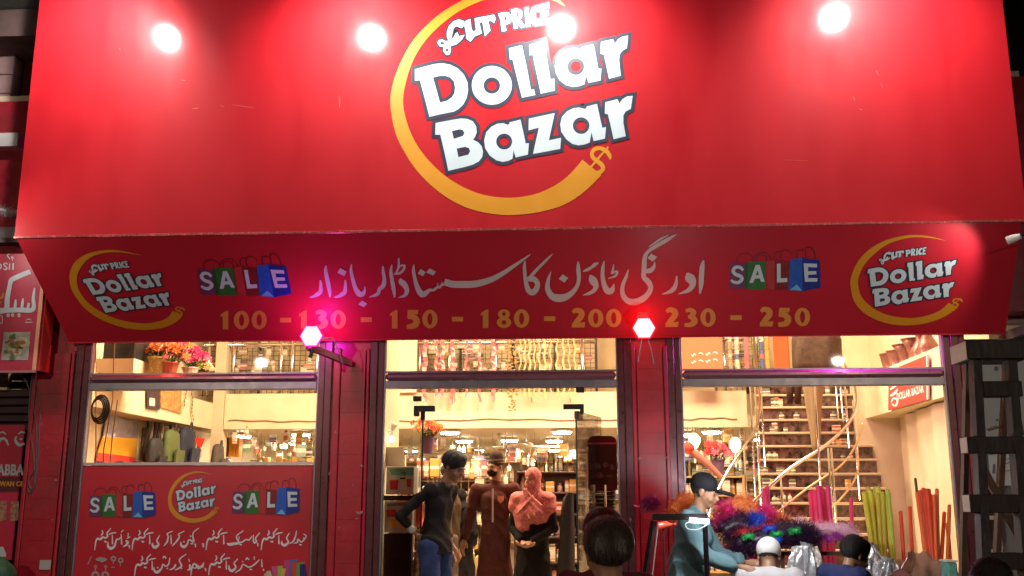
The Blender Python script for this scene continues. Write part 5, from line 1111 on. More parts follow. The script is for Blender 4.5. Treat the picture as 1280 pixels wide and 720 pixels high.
for i in range(40):
    y = y0_+(y1_-y0_)*(i+.5)/40 if i % 2 else y0_+(y1_-y0_)*(40-i)/40; ci = CL.choices(range(10), PW)[0]; z = CL.uniform(1.35, 2.15)
    o = link('hung_packet', BOXM[ci], (X2+.05, y, z), math.pi/2, (CL.uniform(.06, .14), .04, CL.uniform(.08, .24))); tag(o, '%s packet on the left wall grid, %s of them' % (PNM[ci], ordw(i)), 'packet', 'packets on the left wall grid')

# toys and parcels left standing on the treads
for i in range(34):
    k = 7+i % 9; y = Y0s+RN*k+.05; z = RZ*k+.001; px = CL.choice([CL.uniform(950, 1002), CL.uniform(950, 1002), CL.uniform(1034, 1062)]); ci = CL.choice([6, 5, 6, 3, 4, 0]);
    o = link('parcel' if i % 3 else 'bottle', (BOXM if i % 3 else BOTM)[ci], (P(px, 540, y)[0], y, z), CL.uniform(-.6, .6), (CL.uniform(.05, .11), .05, CL.uniform(.06, .14)))
    tag(o, '%s %s on the %s stair tread up, %s of the stair clutter' % (PNM[ci], 'parcel' if i % 3 else 'bottle', ordw(k-1), ordw(i).replace(' ', '-')), 'parcel', 'small parcels standing on the stair treads')
CLOTH[0] = True
# ================================================================== bodies: smooth blended limbs turned into one surface
def nets(prims, res, k=.02, disp=None, zmin=None):
    lo = np.full(3, 1e9); hi = np.full(3, -1e9); B = []
    for p in prims:
        if p[0] == 'c': r_ = max(p[3], p[4]); s_ = np.array(p[5] if len(p) > 5 and p[5] is not None else (1, 1, 1)); a = np.minimum(p[1], p[2])-r_*s_; b = np.maximum(p[1], p[2])+r_*s_
        else: r_ = np.max(p[2]) if len(p) > 3 and p[3] is not None else np.array(p[2]); a = np.array(p[1])-r_; b = np.array(p[1])+r_
        B.append((a, b))
        if p[0] != 'x': lo = np.minimum(lo, a); hi = np.maximum(hi, b)
    lo -= res*3; hi += res*3; N = np.ceil((hi-lo)/res).astype(int)+1
    f = np.full(N, .5, np.float32)
    ax = [lo[i]+res*np.arange(N[i]) for i in range(3)]
    for p, (a, b) in zip(prims, B):
        m_ = k+res*3; i0 = np.maximum(((a-m_-lo)/res).astype(int), 0); i1 = np.minimum(np.ceil((b+m_-lo)/res).astype(int)+1, N)
        if (i1 <= i0).any(): continue
        X = ax[0][i0[0]:i1[0], None, None]; Y = ax[1][None, i0[1]:i1[1], None]; Z = ax[2][None, None, i0[2]:i1[2]]
        if p[0] == 'c':
            A, Bb, ra, rb = np.array(p[1], float), np.array(p[2], float), p[3], p[4]; s_ = np.array(p[5] if len(p) > 5 and p[5] is not None else (1, 1, 1), float)
            x, y, z = (X-A[0])/s_[0], (Y-A[1])/s_[1], (Z-A[2])/s_[2]; d = (Bb-A)/s_; dd = max(d@d, 1e-9)
            h = np.clip((x*d[0]+y*d[1]+z*d[2])/dd, 0, 1)
            q = np.sqrt((x-h*d[0])**2+(y-h*d[1])**2+(z-h*d[2])**2)-(ra+(rb-ra)*h); q = q*s_.min()
        else:
            c, r_ = np.array(p[1], float), np.array(p[2], float); x, y, z = X-c[0], Y-c[1], Z-c[2]
            if len(p) > 3 and p[3] is not None:
                M = np.array(p[3]).T; x, y, z = M[0, 0]*x+M[0, 1]*y+M[0, 2]*z, M[1, 0]*x+M[1, 1]*y+M[1, 2]*z, M[2, 0]*x+M[2, 1]*y+M[2, 2]*z
            k0 = np.sqrt((x/r_[0])**2+(y/r_[1])**2+(z/r_[2])**2); k1 = np.sqrt((x/r_[0]**2)**2+(y/r_[1]**2)**2+(z/r_[2]**2)**2)+1e-9; q = k0*(k0-1)/k1
        sl = tuple(slice(i0[i], i1[i]) for i in range(3)); g = f[sl]
        if p[0] == 'x': f[sl] = np.maximum(g, -q)
        else:
            h = np.maximum(k-np.abs(g-q), 0)/k; f[sl] = np.minimum(g, q)-h*h*k*.25
    if disp is not None:
        f += disp(ax[0][:, None, None], ax[1][None, :, None], ax[2][None, None, :]).astype(np.float32)
    if zmin is not None: f = np.maximum(f, zmin+.006*np.sin(ax[0][:, None, None]*40)-ax[2][None, None, :]+0*ax[1][None, :, None]).astype(np.float32)
    s = f < 0; nx, ny, nz = N
    cnt = np.zeros((nx-1, ny-1, nz-1), int); acc = np.zeros((nx-1, ny-1, nz-1, 3)); ne = np.zeros((nx-1, ny-1, nz-1))
    for dx in (0, 1):
        for dy in (0, 1):
            for dz in (0, 1): cnt += s[dx:nx-1+dx, dy:ny-1+dy, dz:nz-1+dz]
    for a in range(3):
        o1, o2 = [i for i in range(3) if i != a]
        for u in (0, 1):
            for v in (0, 1):
                of = [0, 0, 0]; of[o1] = u; of[o2] = v; oe = list(of); oe[a] = 1
                fa = f[of[0]:nx-1+of[0], of[1]:ny-1+of[1], of[2]:nz-1+of[2]]; fb = f[oe[0]:nx-1+oe[0], oe[1]:ny-1+oe[1], oe[2]:nz-1+oe[2]]
                cr = (fa < 0) != (fb < 0); t = np.where(cr, fa/np.where(cr, fa-fb, 1), 0)
                ne += cr
                for i in range(3): acc[..., i] += cr*(of[i]+(t if i == a else 0))
    act = (cnt > 0) & (cnt < 8); idx = -np.ones(act.shape, int); I = np.argwhere(act); idx[act] = np.arange(len(I))
    V = lo+res*(I+acc[act]/ne[act][:, None]); F = []
    for a in range(3):
        o1, o2 = (a+1) % 3, (a+2) % 3
        sh = [slice(0, -1) if i == a else slice(None) for i in range(3)]; sh2 = [slice(1, None) if i == a else slice(None) for i in range(3)]
        cr = s[tuple(sh)] != s[tuple(sh2)]; E = np.argwhere(cr); fl = s[tuple(sh)][cr]
        E0 = E.copy(); ok = (E[:, o1] > 0) & (E[:, o2] > 0) & (E[:, o1] < N[o1]-1) & (E[:, o2] < N[o2]-1); E = E[ok]; fl = fl[ok]
        def at_(d1, d2): q = E.copy(); q[:, o1] -= d1; q[:, o2] -= d2; return idx[q[:, 0], q[:, 1], q[:, 2]]
        Q = np.stack([at_(0, 0), at_(1, 0), at_(1, 1), at_(0, 1)], 1); Q[~fl] = Q[~fl][:, ::-1]; F.append(Q)
    return V, np.vstack(F)
def fastmesh(name, V, F, m, parent, smooth=True):
    me = bpy.data.meshes.new(name); me.vertices.add(len(V)); me.vertices.foreach_set('co', V.astype(np.float32).ravel())
    me.loops.add(F.size); me.loops.foreach_set('vertex_index', F.astype(np.int32).ravel())
    me.polygons.add(len(F)); me.polygons.foreach_set('loop_start', np.arange(0, F.size, F.shape[1], dtype=np.int32)); me.polygons.foreach_set('loop_total', np.full(len(F), F.shape[1], np.int32))
    me.update(calc_edges=True); me.validate(); me.polygons.foreach_set('use_smooth', [True]*len(me.polygons)); me.materials.append(m)
    o = bpy.data.objects.new(name, me); COL.objects.link(o); o.parent = parent; return o
def A_(*v): return np.array(v, float)
def rotm(yaw, pitch, roll=0): return np.array(Euler((pitch, roll, yaw), 'XYZ').to_matrix())
SKIN = [mat('skin_brown', (.30, .15, .08), .5, var=.1, scale=12, sss=.05), mat('skin_dark', (.17, .08, .045), .5, var=.1, sss=.05), mat('skin_tan', (.42, .22, .13), .5, var=.1, sss=.05)]
def skel(H, **kw):
    J = dict(pel=(0, 0, .53), wst=(0, 0, .62), chs=(0, -.002, .73), nck=(0, .008, .835), hed=(0, -.006, .93),
      shR=(-.105, 0, .805), shL=(.105, 0, .805), elR=(-.135, .012, .63), elL=(.135, .012, .63), wrR=(-.145, -.03, .485), wrL=(.145, -.03, .485),
      hpR=(-.052, 0, .52), hpL=(.052, 0, .52), knR=(-.055, -.012, .285), knL=(.055, -.012, .285), anR=(-.058, .012, .045), anL=(.058, .012, .045))
    J.update(kw.get('J', {})); return {k: A_(*v)*H for k, v in J.items()}
def hand_prims(w_, d, n, H, side, curl=.5, sc=1.0):
    """palm, four bent fingers of unequal length and a thumb from the side of the palm"""
    d = d/np.linalg.norm(d); n = n-d*(n@d); n /= np.linalg.norm(n); s_ = np.cross(d, n)*side; u = H*sc
    P_ = [('c', w_, w_+d*.046*u, .013*u, .019*u, None), ('c', w_+s_*.010*u+d*.018*u, w_+d*.05*u+s_*.014*u, .011*u, .011*u, None), ('c', w_-s_*.010*u+d*.018*u, w_+d*.046*u-s_*.016*u, .011*u, .010*u, None)]
    for i, (o_, L) in enumerate(((.0175, .020), (.006, .0235), (-.0055, .0215), (-.0165, .017))):
        b = w_+d*.055*u+s_*o_*u; q = d
        for j in range(3):
            an = curl*(.5+.45*j); q2 = d*math.cos(an)+n*math.sin(an); e = b+q2*L*u*(1-.18*j); P_.append(('c', b, e, .0062*u*(1-.1*j), .0056*u*(1-.1*j), None)); b = e
    b = w_+s_*.016*u+d*.014*u; e = b+(s_*.75+d*.6+n*.25)*.024*u; P_.append(('c', b, e, .0085*u, .0070*u, None)); P_.append(('c', e, e+(d*.9+n*.4+s_*.1)*.019*u, .0068*u, .0055*u, None))
    return P_
def head_prims(J, H, R3, sc=1.0):
    c = J['hed']; u = H*sc; T = lambda x, y, z: c+R3 @ A_(x, y, z)*u
    P_ = [('e', T(0, .010, .018), (.042*u, .052*u, .050*u), R3), ('e', T(0, -.014, -.014), (.034*u, .038*u, .046*u), R3), ('c', T(0, -.030, -.044), T(0, -.026, -.040), .017*u, .018*u),
          ('c', T(0, -.050, .002), T(0, -.060, -.014), .005*u, .008*u), ('e', T(0, -.049, -.030), (.014*u, .008*u, .006*u), R3), ('e', T(0, -.046, .010), (.028*u, .008*u, .005*u), R3),
          ('c', T(-.024, -.034, -.02), T(-.018, -.036, -.022), .012*u, .012*u), ('c', T(.024, -.034, -.02), T(.018, -.036, -.022), .012*u, .012*u)]
    for s_ in (-1, 1): P_ += [('e', T(s_*.043, .006, -.002), (.005*u, .011*u, .018*u), R3), ('x', T(s_*.018, -.056, -.001), (.007*u, .004*u, .004*u), R3)]
    P_.append(('c', J['nck']-A_(0, 0, .02)*H, c+R3 @ A_(0, .012, -.03)*u, .031*H, .028*u))
    return P_
def body_prims(J, H, g=0.0, arms=True, legs=True, w_=1.0):
    u = H; P_ = [('c', J['pel'], J['wst'], (.062*w_+g)*u, (.058*w_+g)*u, (1.35, .95, 1)), ('c', J['wst'], J['chs'], (.058*w_+g)*u, (.068*w_+g)*u, (1.35, .92, 1)), ('c', J['chs'], J['nck']-A_(0, 0, .028)*u, (.068*w_+g)*u, (.038+g)*u, (1.3, .85, 1)),
        ('c', J['shL']*.9+J['chs']*.1, J['shR']*.9+J['chs']*.1, (.034+g)*u, (.034+g)*u)]
    if arms:
        for s_ in 'LR': P_ += [('c', J['sh'+s_], J['el'+s_], (.031+g)*u, (.024+g)*u), ('c', J['el'+s_], J['wr'+s_], (.024+g)*u, (.0155+g)*u)]
    if legs:
        for s_ in 'LR': P_ += [('c', J['hp'+s_], J['kn'+s_], (.050*w_+g)*u, (.033+g)*u), ('c', J['kn'+s_], J['an'+s_], (.034+g)*u, (.021+g)*u)]
    return P_
def folds(amp, f=1.0, seed=0):
    def D(x, y, z):
        a = np.abs(np.sin(z*21*f+x*11+3*np.sin(x*7*f+seed)+2.2*np.sin(y*9+seed*1.7)+1.5*np.sin(z*6.5+seed))); b = np.abs(np.sin(x*23*f+y*17+2.5*np.sin(z*5.5*f+seed)+seed))
        return amp*(1.3*a+1.1*b-.9)
    return D
def person(nm_label, pos, rz, H, J, skin, clothes, hair=None, headrot=(0, 0), res=.009, hands=(.5, .5), handdir=None, headsc=1.0, legs=True, shoes=None, group=None, hn=None):
    t = thing('person', nm_label, 'person', pos, rz, group)
    R3 = rotm(headrot[0], headrot[1]); P_ = head_prims(J, H, R3, headsc)+body_prims(J, H, -.009, legs=legs, w_=.82)
    for i, (s_, sg) in enumerate((('R', -1), ('L', 1))):
        d = (J['wr'+s_]-J['el'+s_]) if not handdir else A_(*handdir[i])
        n_ = A_(-sg, -.3, .0) if not hn else A_(*hn[i])
        P_ += hand_prims(J['wr'+s_], d, n_, H, 1 if hn else sg, hands[i])
        if legs: P_ += [('c', J['an'+s_]+A_(0, .012, -.012)*H, J['an'+s_]+A_(0, -.085, -.030)*H, .023*H, .015*H, (1, 1, .8))]
    V, F = nets(P_, res, .012*H/1.7); fastmesh('body', V, F, skin, t)
    c = J['hed']; T = lambda x, y, z: c+R3 @ A_(x, y, z)*H*headsc; u = H*headsc
    ey = MB(); 
    for s_ in (-1, 1): e = MB().lathe((0, 0, 0), [(.001, -.5), (.45, -.3), (.5, 0), (.45, .3), (.001, .5)], 8); obj('eye', np.vstack(e.V)*.0085*u @ R3.T+T(s_*.018, -.0445, -.001), e.F, mat('eye_dark', (.03, .02, .015), .6), t, world=False, smooth=True)
    for s_ in (-1, 1): MB().tube([T(s_*.008, -.0555, .0125), T(s_*.019, -.0545, .0155), T(s_*.029, -.046, .012)], [.0018*u, .0022*u, .0012*u], 6).obj('eyebrow', mat('hair_black', (.010, .007, .006), .65, var=.3, scale=40, bump=.6, bscale=180), t, world=False)
    for cn_, prims, m, dsp, rs, kk, *zm in clothes:
        V, F = nets(prims, rs or res, kk or .02, dsp, zm[0] if zm else None); fastmesh(cn_, V, F, m, t)
    if hair:
        kind, m = hair
        if kind == 'short': P2 = [('e', T(0, .013, .024), (.0455*u, .055*u, .051*u), R3), ('x', T(0, -.068, -.025), (.055*u, .05*u, .058*u), R3), ('x', T(0, -.03, -.075), (.08*u, .07*u, .06*u), R3)]
        if kind == 'bushy': P2 = [('e', T(0, .014, .026), (.050*u, .060*u, .056*u), R3), ('e', T(0, -.012, .055), (.036*u, .035*u, .024*u), R3), ('x', T(0, -.075, -.028), (.055*u, .052*u, .062*u), R3), ('x', T(0, -.02, -.085), (.08*u, .08*u, .06*u), R3)]
        def rg(x, y, z): return .0009*(np.sin(x*310+2*np.sin(z*130+y*170))+np.sin(y*270+2*np.sin(x*150+z*110))+np.sin(z*230+x*190+2*np.sin(y*140)))
        V, F = nets(P2, .006, .006, rg); h = fastmesh('hair', V, F, m, t)
    return t, R3, T
M_hair = mat('hair_black', (.010, .007, .006), .65, var=.3, scale=40, bump=.6, bscale=180)
def tucked(J, H, mult=1.0): return body_prims(J, H, .010*mult)
def strands(T, R3, u, parent, n, m, L=.05, seed=0, cx=(0, .013, .026), rr3=(.047, .057, .052), low=-.35, front=-.5):
    rr = random.Random(seed); V = []; F = []
    for i in range(n):
        while True:
            d = A_(rr.gauss(0, 1), rr.gauss(0, 1), rr.gauss(0, 1)); d /= np.linalg.norm(d)
            if d[2] > low and (d[1] > front or d[2] > .35): break
        b = A_(*cx)+d*A_(*rr3); dn = A_(.35*math.sin(d[1]*3+1)+d[0]*.3, (.5 if d[1] > 0 else -.5), -.9)+A_(rr.gauss(0, .25), rr.gauss(0, .25), rr.gauss(0, .2)); dn = dn-d*(dn@d); dn /= np.linalg.norm(dn)+1e-6; dn = dn+d*rr.uniform(-.02, .16)
        l_ = L*rr.uniform(.5, 1.1); s_ = np.cross(d, dn); s_ /= np.linalg.norm(s_)+1e-6; w_ = .0007
        p1 = b+dn*l_*.5+d*.004; p2 = b+dn*l_+d*.001*rr.uniform(-2, 4); k = len(V)
        V += [T(*(b-s_*w_)), T(*(b+s_*w_)), T(*(p1+s_*w_)), T(*(p1-s_*w_)), T(*p2)]; F += [(k, k+1, k+2, k+3), (k+3, k+2, k+4)]
    tag(obj('hair_strands', np.array(V), F, m, parent, world=False), kind='stuff')
# 1 --- young man in the black shirt, hand on hip, looking down to the right
H = 1.74; c0 = P(545, 640, .0)
J = skel(H, J=dict(chs=(-.004, -.022, .725), wst=(0, -.002, .62), nck=(.004, -.052, .828), hed=(.008, -.105, .905), shR=(-.095, -.03, .795), shL=(.10, -.03, .80), elR=(-.155, .11, .665), wrR=(-.075, .058, .56), elL=(.12, .02, .64), wrL=(.10, .0, .50)))
M_blk = mat('black_jersey', (.022, .019, .016), .85, var=.25, scale=12, bump=.2, bscale=200); M_jean = mat('blue_jeans', (.035, .055, .13), .8, var=.35, scale=14, bump=.3, bscale=260)
sleeve = lambda J, s_, g, f=1.0, H=1.74: [('c', J['sh'+s_], J['el'+s_], (.036+g)*H, (.029+g)*H), ('c', J['el'+s_], J['el'+s_]+(J['wr'+s_]-J['el'+s_])*f, (.029+g)*H, (.024+g)*H)]
torso = lambda J, H, g, w_=1.0: body_prims(J, H, g, arms=False, legs=False, w_=w_)
t, R3, T = person('young man in black shirt and blue jeans with hand on hip in the doorway', (c0[0], .0, 0), math.radians(62), H, J, SKIN[0],
  [('shirt', torso(J, H, .004, .92)+sleeve(J, 'R', -.004, .42)+sleeve(J, 'L', -.004, .42)+[('c', J['wst'], J['pel']-A_(0, 0, .04)*H, .064*H, .074*H, (1.25, 1.0, 1))]+[('c', J['pel']-A_(0, 0, .0)*H, J['pel']-A_(0, 0, .06)*H, .072*H, .074*H, (1.42, 1.02, 1))], M_blk, folds(.006, 1.0, 1), .008, .018, .475*1.74),
   ('jeans', [('c', J['hp'+s_]-A_(0, 0, .02), J['kn'+s_], .060*H, .048*H) for s_ in 'LR']+[('c', J['kn'+s_], J['an'+s_], .048*H, .044*H) for s_ in 'LR'], M_jean, folds(.005, 1, 4), .01, .02),
   ('collar', [('c', J['nck']+A_(s_*.02, -.03, -.018)*H, J['nck']+A_(s_*.026, .02, .0)*H, .012*H, .012*H) for s_ in (-1, 1)], mat('collar_grey', (.10, .09, .08), .8), None, .006, .01),
   ('wristband', [('c', J['elR']+(J['wrR']-J['elR'])*.62, J['elR']+(J['wrR']-J['elR'])*.68, .0185*H, .0185*H)], mat('band_white', (.6, .55, .5), .6), None, .006, .004)],
  hair=('bushy', M_hair), headrot=(.0, .42), hands=(.9, .4), handdir=[(.3, -.9, -.35), (0, -.5, -.85)], headsc=1.05)
strands(T, R3, H*1.05, t, 3500, M_hair, seed=3, L=.035, low=-.15)
# 2 --- man behind him in a brown shirt
H = 1.68; c0 = P(562, 640, 1.9); J = skel(H)
person('man in a brown shirt half hidden behind the young man in black', (c0[0], 1.9, 0), math.radians(95), H, J, SKIN[0],
  [('shirt', torso(J, H, .014)+sleeve(J, 'R', 0, .5, H)+sleeve(J, 'L', 0, .5, H), mat('brown_shirt', (.12, .08, .045), .8, var=.25), folds(.005, 1, 2), .011, .03),
   ('trousers', [('c', J['hp'+s_], J['kn'+s_], .062*H, .048*H) for s_ in 'LR']+[('c', J['kn'+s_], J['an'+s_], .048*H, .042*H) for s_ in 'LR'], mat('grey_trousers', (.22, .17, .13), .8, var=.2), folds(.005, 1, 3), .012, .02)], hair=('short', M_hair), res=.011)
# 3 --- man in the long maroon robe with mask and striped cap
H = 1.76; c0 = P(619, 640, 2.0); J = skel(H, J=dict(shR=(-.12, 0, .80), shL=(.12, 0, .80), elR=(-.158, .012, .635), elL=(.158, .012, .635), wrR=(-.188, -.02, .50), wrL=(.188, -.02, .495)))
M_robe = mat('maroon_robe', (.085, .028, .024), .75, var=.2, scale=10, bump=.15, bscale=200)
robe = torso(J, H, .006)+sleeve(J, 'R', .004, .93, H)+sleeve(J, 'L', .004, .93, H)+[('c', J['wst'], A_(0, 0, .22*H), .064*H, .092*H, (1.3, .85, 1)), ('c', A_(0, 0, .30*H), A_(0, .0, .19*H), .088*H, .095*H, (1.3, .85, 1))]
t, R3, T = person('man in a long maroon robe with a black face mask and striped cap', (c0[0], 2.0, 0), math.radians(-6), H, J, SKIN[0],
  [('robe', robe, M_robe, folds(.0055, .8, 5), .009, .015), ('trousers', [('c', J['kn'+s_], J['an'+s_], .042*H, .036*H) for s_ in 'LR'], mat('maroon_trousers', (.08, .02, .02), .8), folds(.004), .012, .02),
   ('collar', [('c', J['nck']+A_(0, .0, -.012)*H, J['nck']+A_(0, .0, .002)*H, .036*H, .034*H)], M_robe, None, .007, .01)], hair=('short', M_hair), headrot=(-.55, .06), hands=(.6, .6), res=.008)
u = H; V, F = nets([('e', T(0, -.029, -.030), (.035*u, .029*u, .028*u), R3), ('x', T(0, .03, -.0), (.08*u, .04*u, .08*u), R3)], .006, .005); fastmesh('face_mask', V, F, mat('mask_black', (.012, .01, .012), .8, var=.2), t)
V, F = nets([('c', T(0, .010, .030), T(0, .014, .060), .049*u, .044*u), ('x', T(0, 0, -.03), (.1*u, .1*u, .045*u), R3)], .006, .006); fastmesh('cap', V, F, mat('cap_brown', (.05, .028, .02), .8, var=.3), t)
for zz in (.030, .045):
    q = [T(.0488*math.cos(a_)*(1-.8*(zz-.03)), .011+.0488*math.sin(a_)*(1-.8*(zz-.03)), zz) for a_ in np.linspace(0, 2*math.pi, 28)]; MB().tube(q, .0022, 5, cap=False).obj('cap_stripe', mat('stripe_tan', (.40, .28, .16), .8), t, world=False)
bx('zip_placket', (-.008, -.158, .60*H), (.008, -.145, .80*H), mat('placket_pale', (.45, .38, .36), .6), t, world=False)
MB().add([(x*.042+.085, -.150-abs(x)*.004, z*.042+.735*H) for x, z in ((-.8, .9), (.8, .9), (.75, -.1), (0, -1), (-.75, -.1))]+[(x*.042+.085, -.135, z*.042+.735*H) for x, z in ((-.8, .9), (.8, .9), (.75, -.1), (0, -1), (-.75, -.1))], [(0, 1, 2, 3, 4)]+[(k, 5+k, 5+(k+1) % 5, (k+1) % 5) for k in range(5)]).obj('badge', mat('badge_tan', (.62, .22, .12), .5, var=.4, scale=80), t, world=False)
# 4 --- woman in pink headscarf and black gown
H = 1.62; c0 = P(666, 640, 1.7); J = skel(H, J=dict(elR=(-.135, .0, .62), elL=(.135, .0, .62), wrR=(-.045, -.105, .535), wrL=(.02, -.11, .53)))
gown = torso(J, H, .012)+sleeve(J, 'R', .006, .86, H)+sleeve(J, 'L', .006, .86, H)+[('c', J['wst'], A_(0, 0, .06*H), .075*H, .125*H, (1.25, .9, 1))]
t, R3, T = person('woman in a pink patterned headscarf and black gown with hands clasped', (c0[0], 1.7, 0), math.radians(-14), H, J, SKIN[2],
  [('gown', gown, mat('black_gown', (.012, .011, .012), .8, var=.3), folds(.006, .8, 7), .010, .02)], headrot=(-.45, .12), hands=(1.0, 1.0), handdir=[(.8, -.3, -.4), (-.9, -.3, -.3)], res=.008)
u = H
M_scarf = mat('pink_scarf', (.52, .17, .16), .8, var=.6, scale=46, bump=.15, bscale=45)
V, F = nets([('e', T(0, .010, .016), (.051*u, .060*u, .060*u), R3), ('c', T(0, .012, -.035), J['nck'], .047*u, .052*u), ('c', J['nck']+A_(0, -.004, .0)*u, J['chs']+A_(0, -.006, -.02)*u, .050*u, .093*u, (1.38, .9, 1)), ('c', J['shL']+A_(-.006, 0, -.006)*u, J['shR']+A_(.006, 0, -.006)*u, .052*u, .052*u), ('c', J['shL']+A_(.002, 0, -.01)*u, J['shL']+A_(.010, -.01, -.06)*u, .050*u, .048*u), ('c', J['shR']+A_(-.002, 0, -.01)*u, J['shR']+A_(-.010, -.01, -.05)*u, .050*u, .048*u), ('c', J['chs']+A_(-.02, -.01, -.02)*u, J['chs']+A_(-.03, -.015, -.10)*u, .088*u, .066*u, (1.25, .85, 1)),
   *[('c', J['nck']+A_(x0*1., -.050, z0)*u, J['chs']+A_(x1, -.098, z1)*u, .007*u, .009*u) for x0, z0, x1, z1 in ((-.045, .03, .085, .03), (-.05, .01, .07, -.005), (-.06, -.01, .045, -.035), (-.075, -.03, .01, -.055), (.05, .02, -.075, -.02), (.045, -.005, -.05, -.06))],
   ('x', T(0, -.068, -.002), (.028*u, .040*u, .032*u), R3)], .0060, .014, lambda x, y, z: .0034*(np.abs(np.sin(z*34+26*x+1.3*np.sin(x*17+y*9)))+.8*np.abs(np.sin(z*21-33*x+2*np.sin(z*9)))-.8)); fastmesh('headscarf', V, F, M_scarf, t)
V, F = nets([('e', T(0, -.030, -.030), (.036*u, .032*u, .026*u), R3)], .007, .005, folds(.003, 2)); fastmesh('veil_fold', V, F, M_scarf, t)
# 5 --- two women in black further in
for lb, px, Y, H, rz in (('woman in a black veil deep between the two men', 576, 3.0, 1.42, 150),):
    c0 = P(px, 640, Y); J = skel(H, J=dict(wrR=(-.06, -.1, .55), wrL=(.06, -.1, .55)))
    t, R3, T = person(lb, (c0[0], Y, 0), math.radians(rz), H, J, SKIN[2], [('gown', torso(J, H, .016)+sleeve(J, 'R', .01, .9, H)+sleeve(J, 'L', .01, .9, H)+[('c', J['wst'], A_(0, 0, .06*H), .08*H, .15*H, (1.2, .9, 1))], mat('black_gown', (.012, .011, .012), .8, var=.3), folds(.006, .8, 7), .014, .05)], res=.011)
    u = H; V, F = nets([('e', T(0, .010, .014), (.052*u, .061*u, .060*u), R3), ('c', T(0, .012, -.04), J['nck'], .047*u, .055*u), ('c', J['nck'], J['chs'], .062*u, .08*u, (1.35, 1, 1)), ('x', T(0, -.070, .002), (.03*u, .045*u, .022*u), R3)], .010, .03, folds(.005, 1.3, 3)); fastmesh('veil', V, F, mat('black_gown', (.012, .011, .012), .8), t)
# 7 --- street vendor in the black cap and teal tunic, bent over his wares
H = 1.66; c0 = P(866, 700, -1.7)
J = skel(H, J=dict(pel=(0, .03, .53), wst=(0, .015, .62), chs=(0, -.01, .72), nck=(0, -.03, .815), hed=(0, -.062, .90), shR=(-.115, -.01, .785), shL=(.115, -.01, .785), elR=(-.135, -.075, .64), elL=(.13, -.08, .64), wrR=(-.08, -.215, .60), wrL=(.05, -.22, .61)))
M_teal = mat('teal_tunic', (.095, .165, .18), .8, var=.15, scale=9, bump=.15, bscale=240)
t, R3, T = person('street vendor in a black cap and teal tunic bending over his wares', (c0[0], -1.7, -.15), math.radians(72), H, J, SKIN[0],
  [('tunic', torso(J, H, .016, 1.05)+sleeve(J, 'R', .008, .72, H)+sleeve(J, 'L', .008, .72, H)+[('c', J['wst'], A_(0, .02, .27*H), .085*H, .115*H, (1.3, .95, 1))], M_teal, folds(.010, .75, 6), .009, .03),
   ('trousers', [('c', J['hp'+s_], J['an'+s_], .06*H, .045*H) for s_ in 'LR'], M_teal, folds(.006), .012, .03), ('collar', [('c', J['nck']+A_(0, .012, -.014)*H, J['nck']+A_(0, .006, .004)*H, .038*H, .036*H)], M_teal, None, .007, .01)],
  hair=('short', M_hair), headrot=(0, .28), hands=(.7, .9), handdir=[(.1, -.9, -.5), (-.3, -.9, -.2)], res=.0075)
u = H; M_cap = mat('cap_black', (.014, .013, .016), .75, var=.2)
V, F = nets([('e', T(0, .012, .034), (.050*u, .060*u, .050*u), R3), ('x', T(0, 0, -.045), (.12*u, .12*u, .06*u), R3)], .006, .006); fastmesh('cap', V, F, M_cap, t)
V, F = nets([('e', T(0, -.082, .022), (.040*u, .046*u, .009*u), R3)], .005, .004); fastmesh('cap_brim', V, F, M_cap, t)
# 8, 9 --- two seated people seen from behind, in front of the wares
def seated(lb, px, py, Y, m_sh, hairk, rz, H=1.62, hr=(0, .45)):
    c0 = P(px, py, Y); zt = c0[2]; J = skel(H, J=dict(nck=(0, -.015, .83), hed=(0, -.062, .885), shR=(-.11, 0, .81), shL=(.11, 0, .81), pel=(0, .02, .53), hpR=(-.055, 0, .52), hpL=(.055, 0, .52), knR=(-.08, -.22, .52), knL=(.08, -.22, .52), anR=(-.08, -.20, .28), anL=(.08, -.20, .28), elR=(-.14, -.03, .64), elL=(.14, -.03, .64), wrR=(-.08, -.15, .60), wrL=(.08, -.15, .60)))
    z0 = zt-H*.94
    t, R3, T = person(lb, (c0[0], Y, z0), math.radians(rz), H, J, SKIN[0], [('shirt', torso(J, H, .014)+sleeve(J, 'R', .004, .8, H)+sleeve(J, 'L', .004, .8, H), m_sh, folds(.005, 1, 3), .010, .03),
      ('trousers', [('c', J['hp'+s_], J['kn'+s_], .062*H, .05*H) for s_ in 'LR']+[('c', J['kn'+s_], J['an'+s_], .05*H, .04*H) for s_ in 'LR'], mat('dark_trousers', (.05, .05, .06), .8), folds(.004), .012, .02)], hair=hairk, headrot=hr, res=.009)
    sz = z0+.47*H; s2 = thing('stool', 'low blue plastic stool under the customer '+('in the white skullcap' if 'white' in lb else 'with glasses'), 'stool', (c0[0], Y, -.15)); ztop = z0+.47*H
    bx('seat', (c0[0]-.16, Y-.15, ztop-.03), (c0[0]+.16, Y+.15, ztop-.001), mat('plastic_blue', (.03, .08, .3), .4), s2, bev=.01)
    for sx in (-1, 1):
        for sy in (-1, 1): MB().tube([(c0[0]+sx*.15, Y+sy*.14, -.15), (c0[0]+sx*.13, Y+sy*.12, ztop-.031)], .014, 6).obj('leg', mat('plastic_blue', (.03, .08, .3), .4), s2)
    return t, R3, T, H
t, R3, T, u = seated('seated customer in a white skullcap and pale shirt seen from behind', 959, 681, -1.95, mat('shirt_pale', (.45, .43, .43), .8, var=.1), ('short', M_hair), 165)
V, F = nets([('e', T(0, .012, .030), (.052*u, .062*u, .053*u), R3), ('x', T(0, 0, -.06), (.12*u, .12*u, .065*u), R3)], .006, .006); fastmesh('skullcap', V, F, mat('cap_white', (.62, .58, .55), .9, var=.08, scale=30, bump=.3), t)
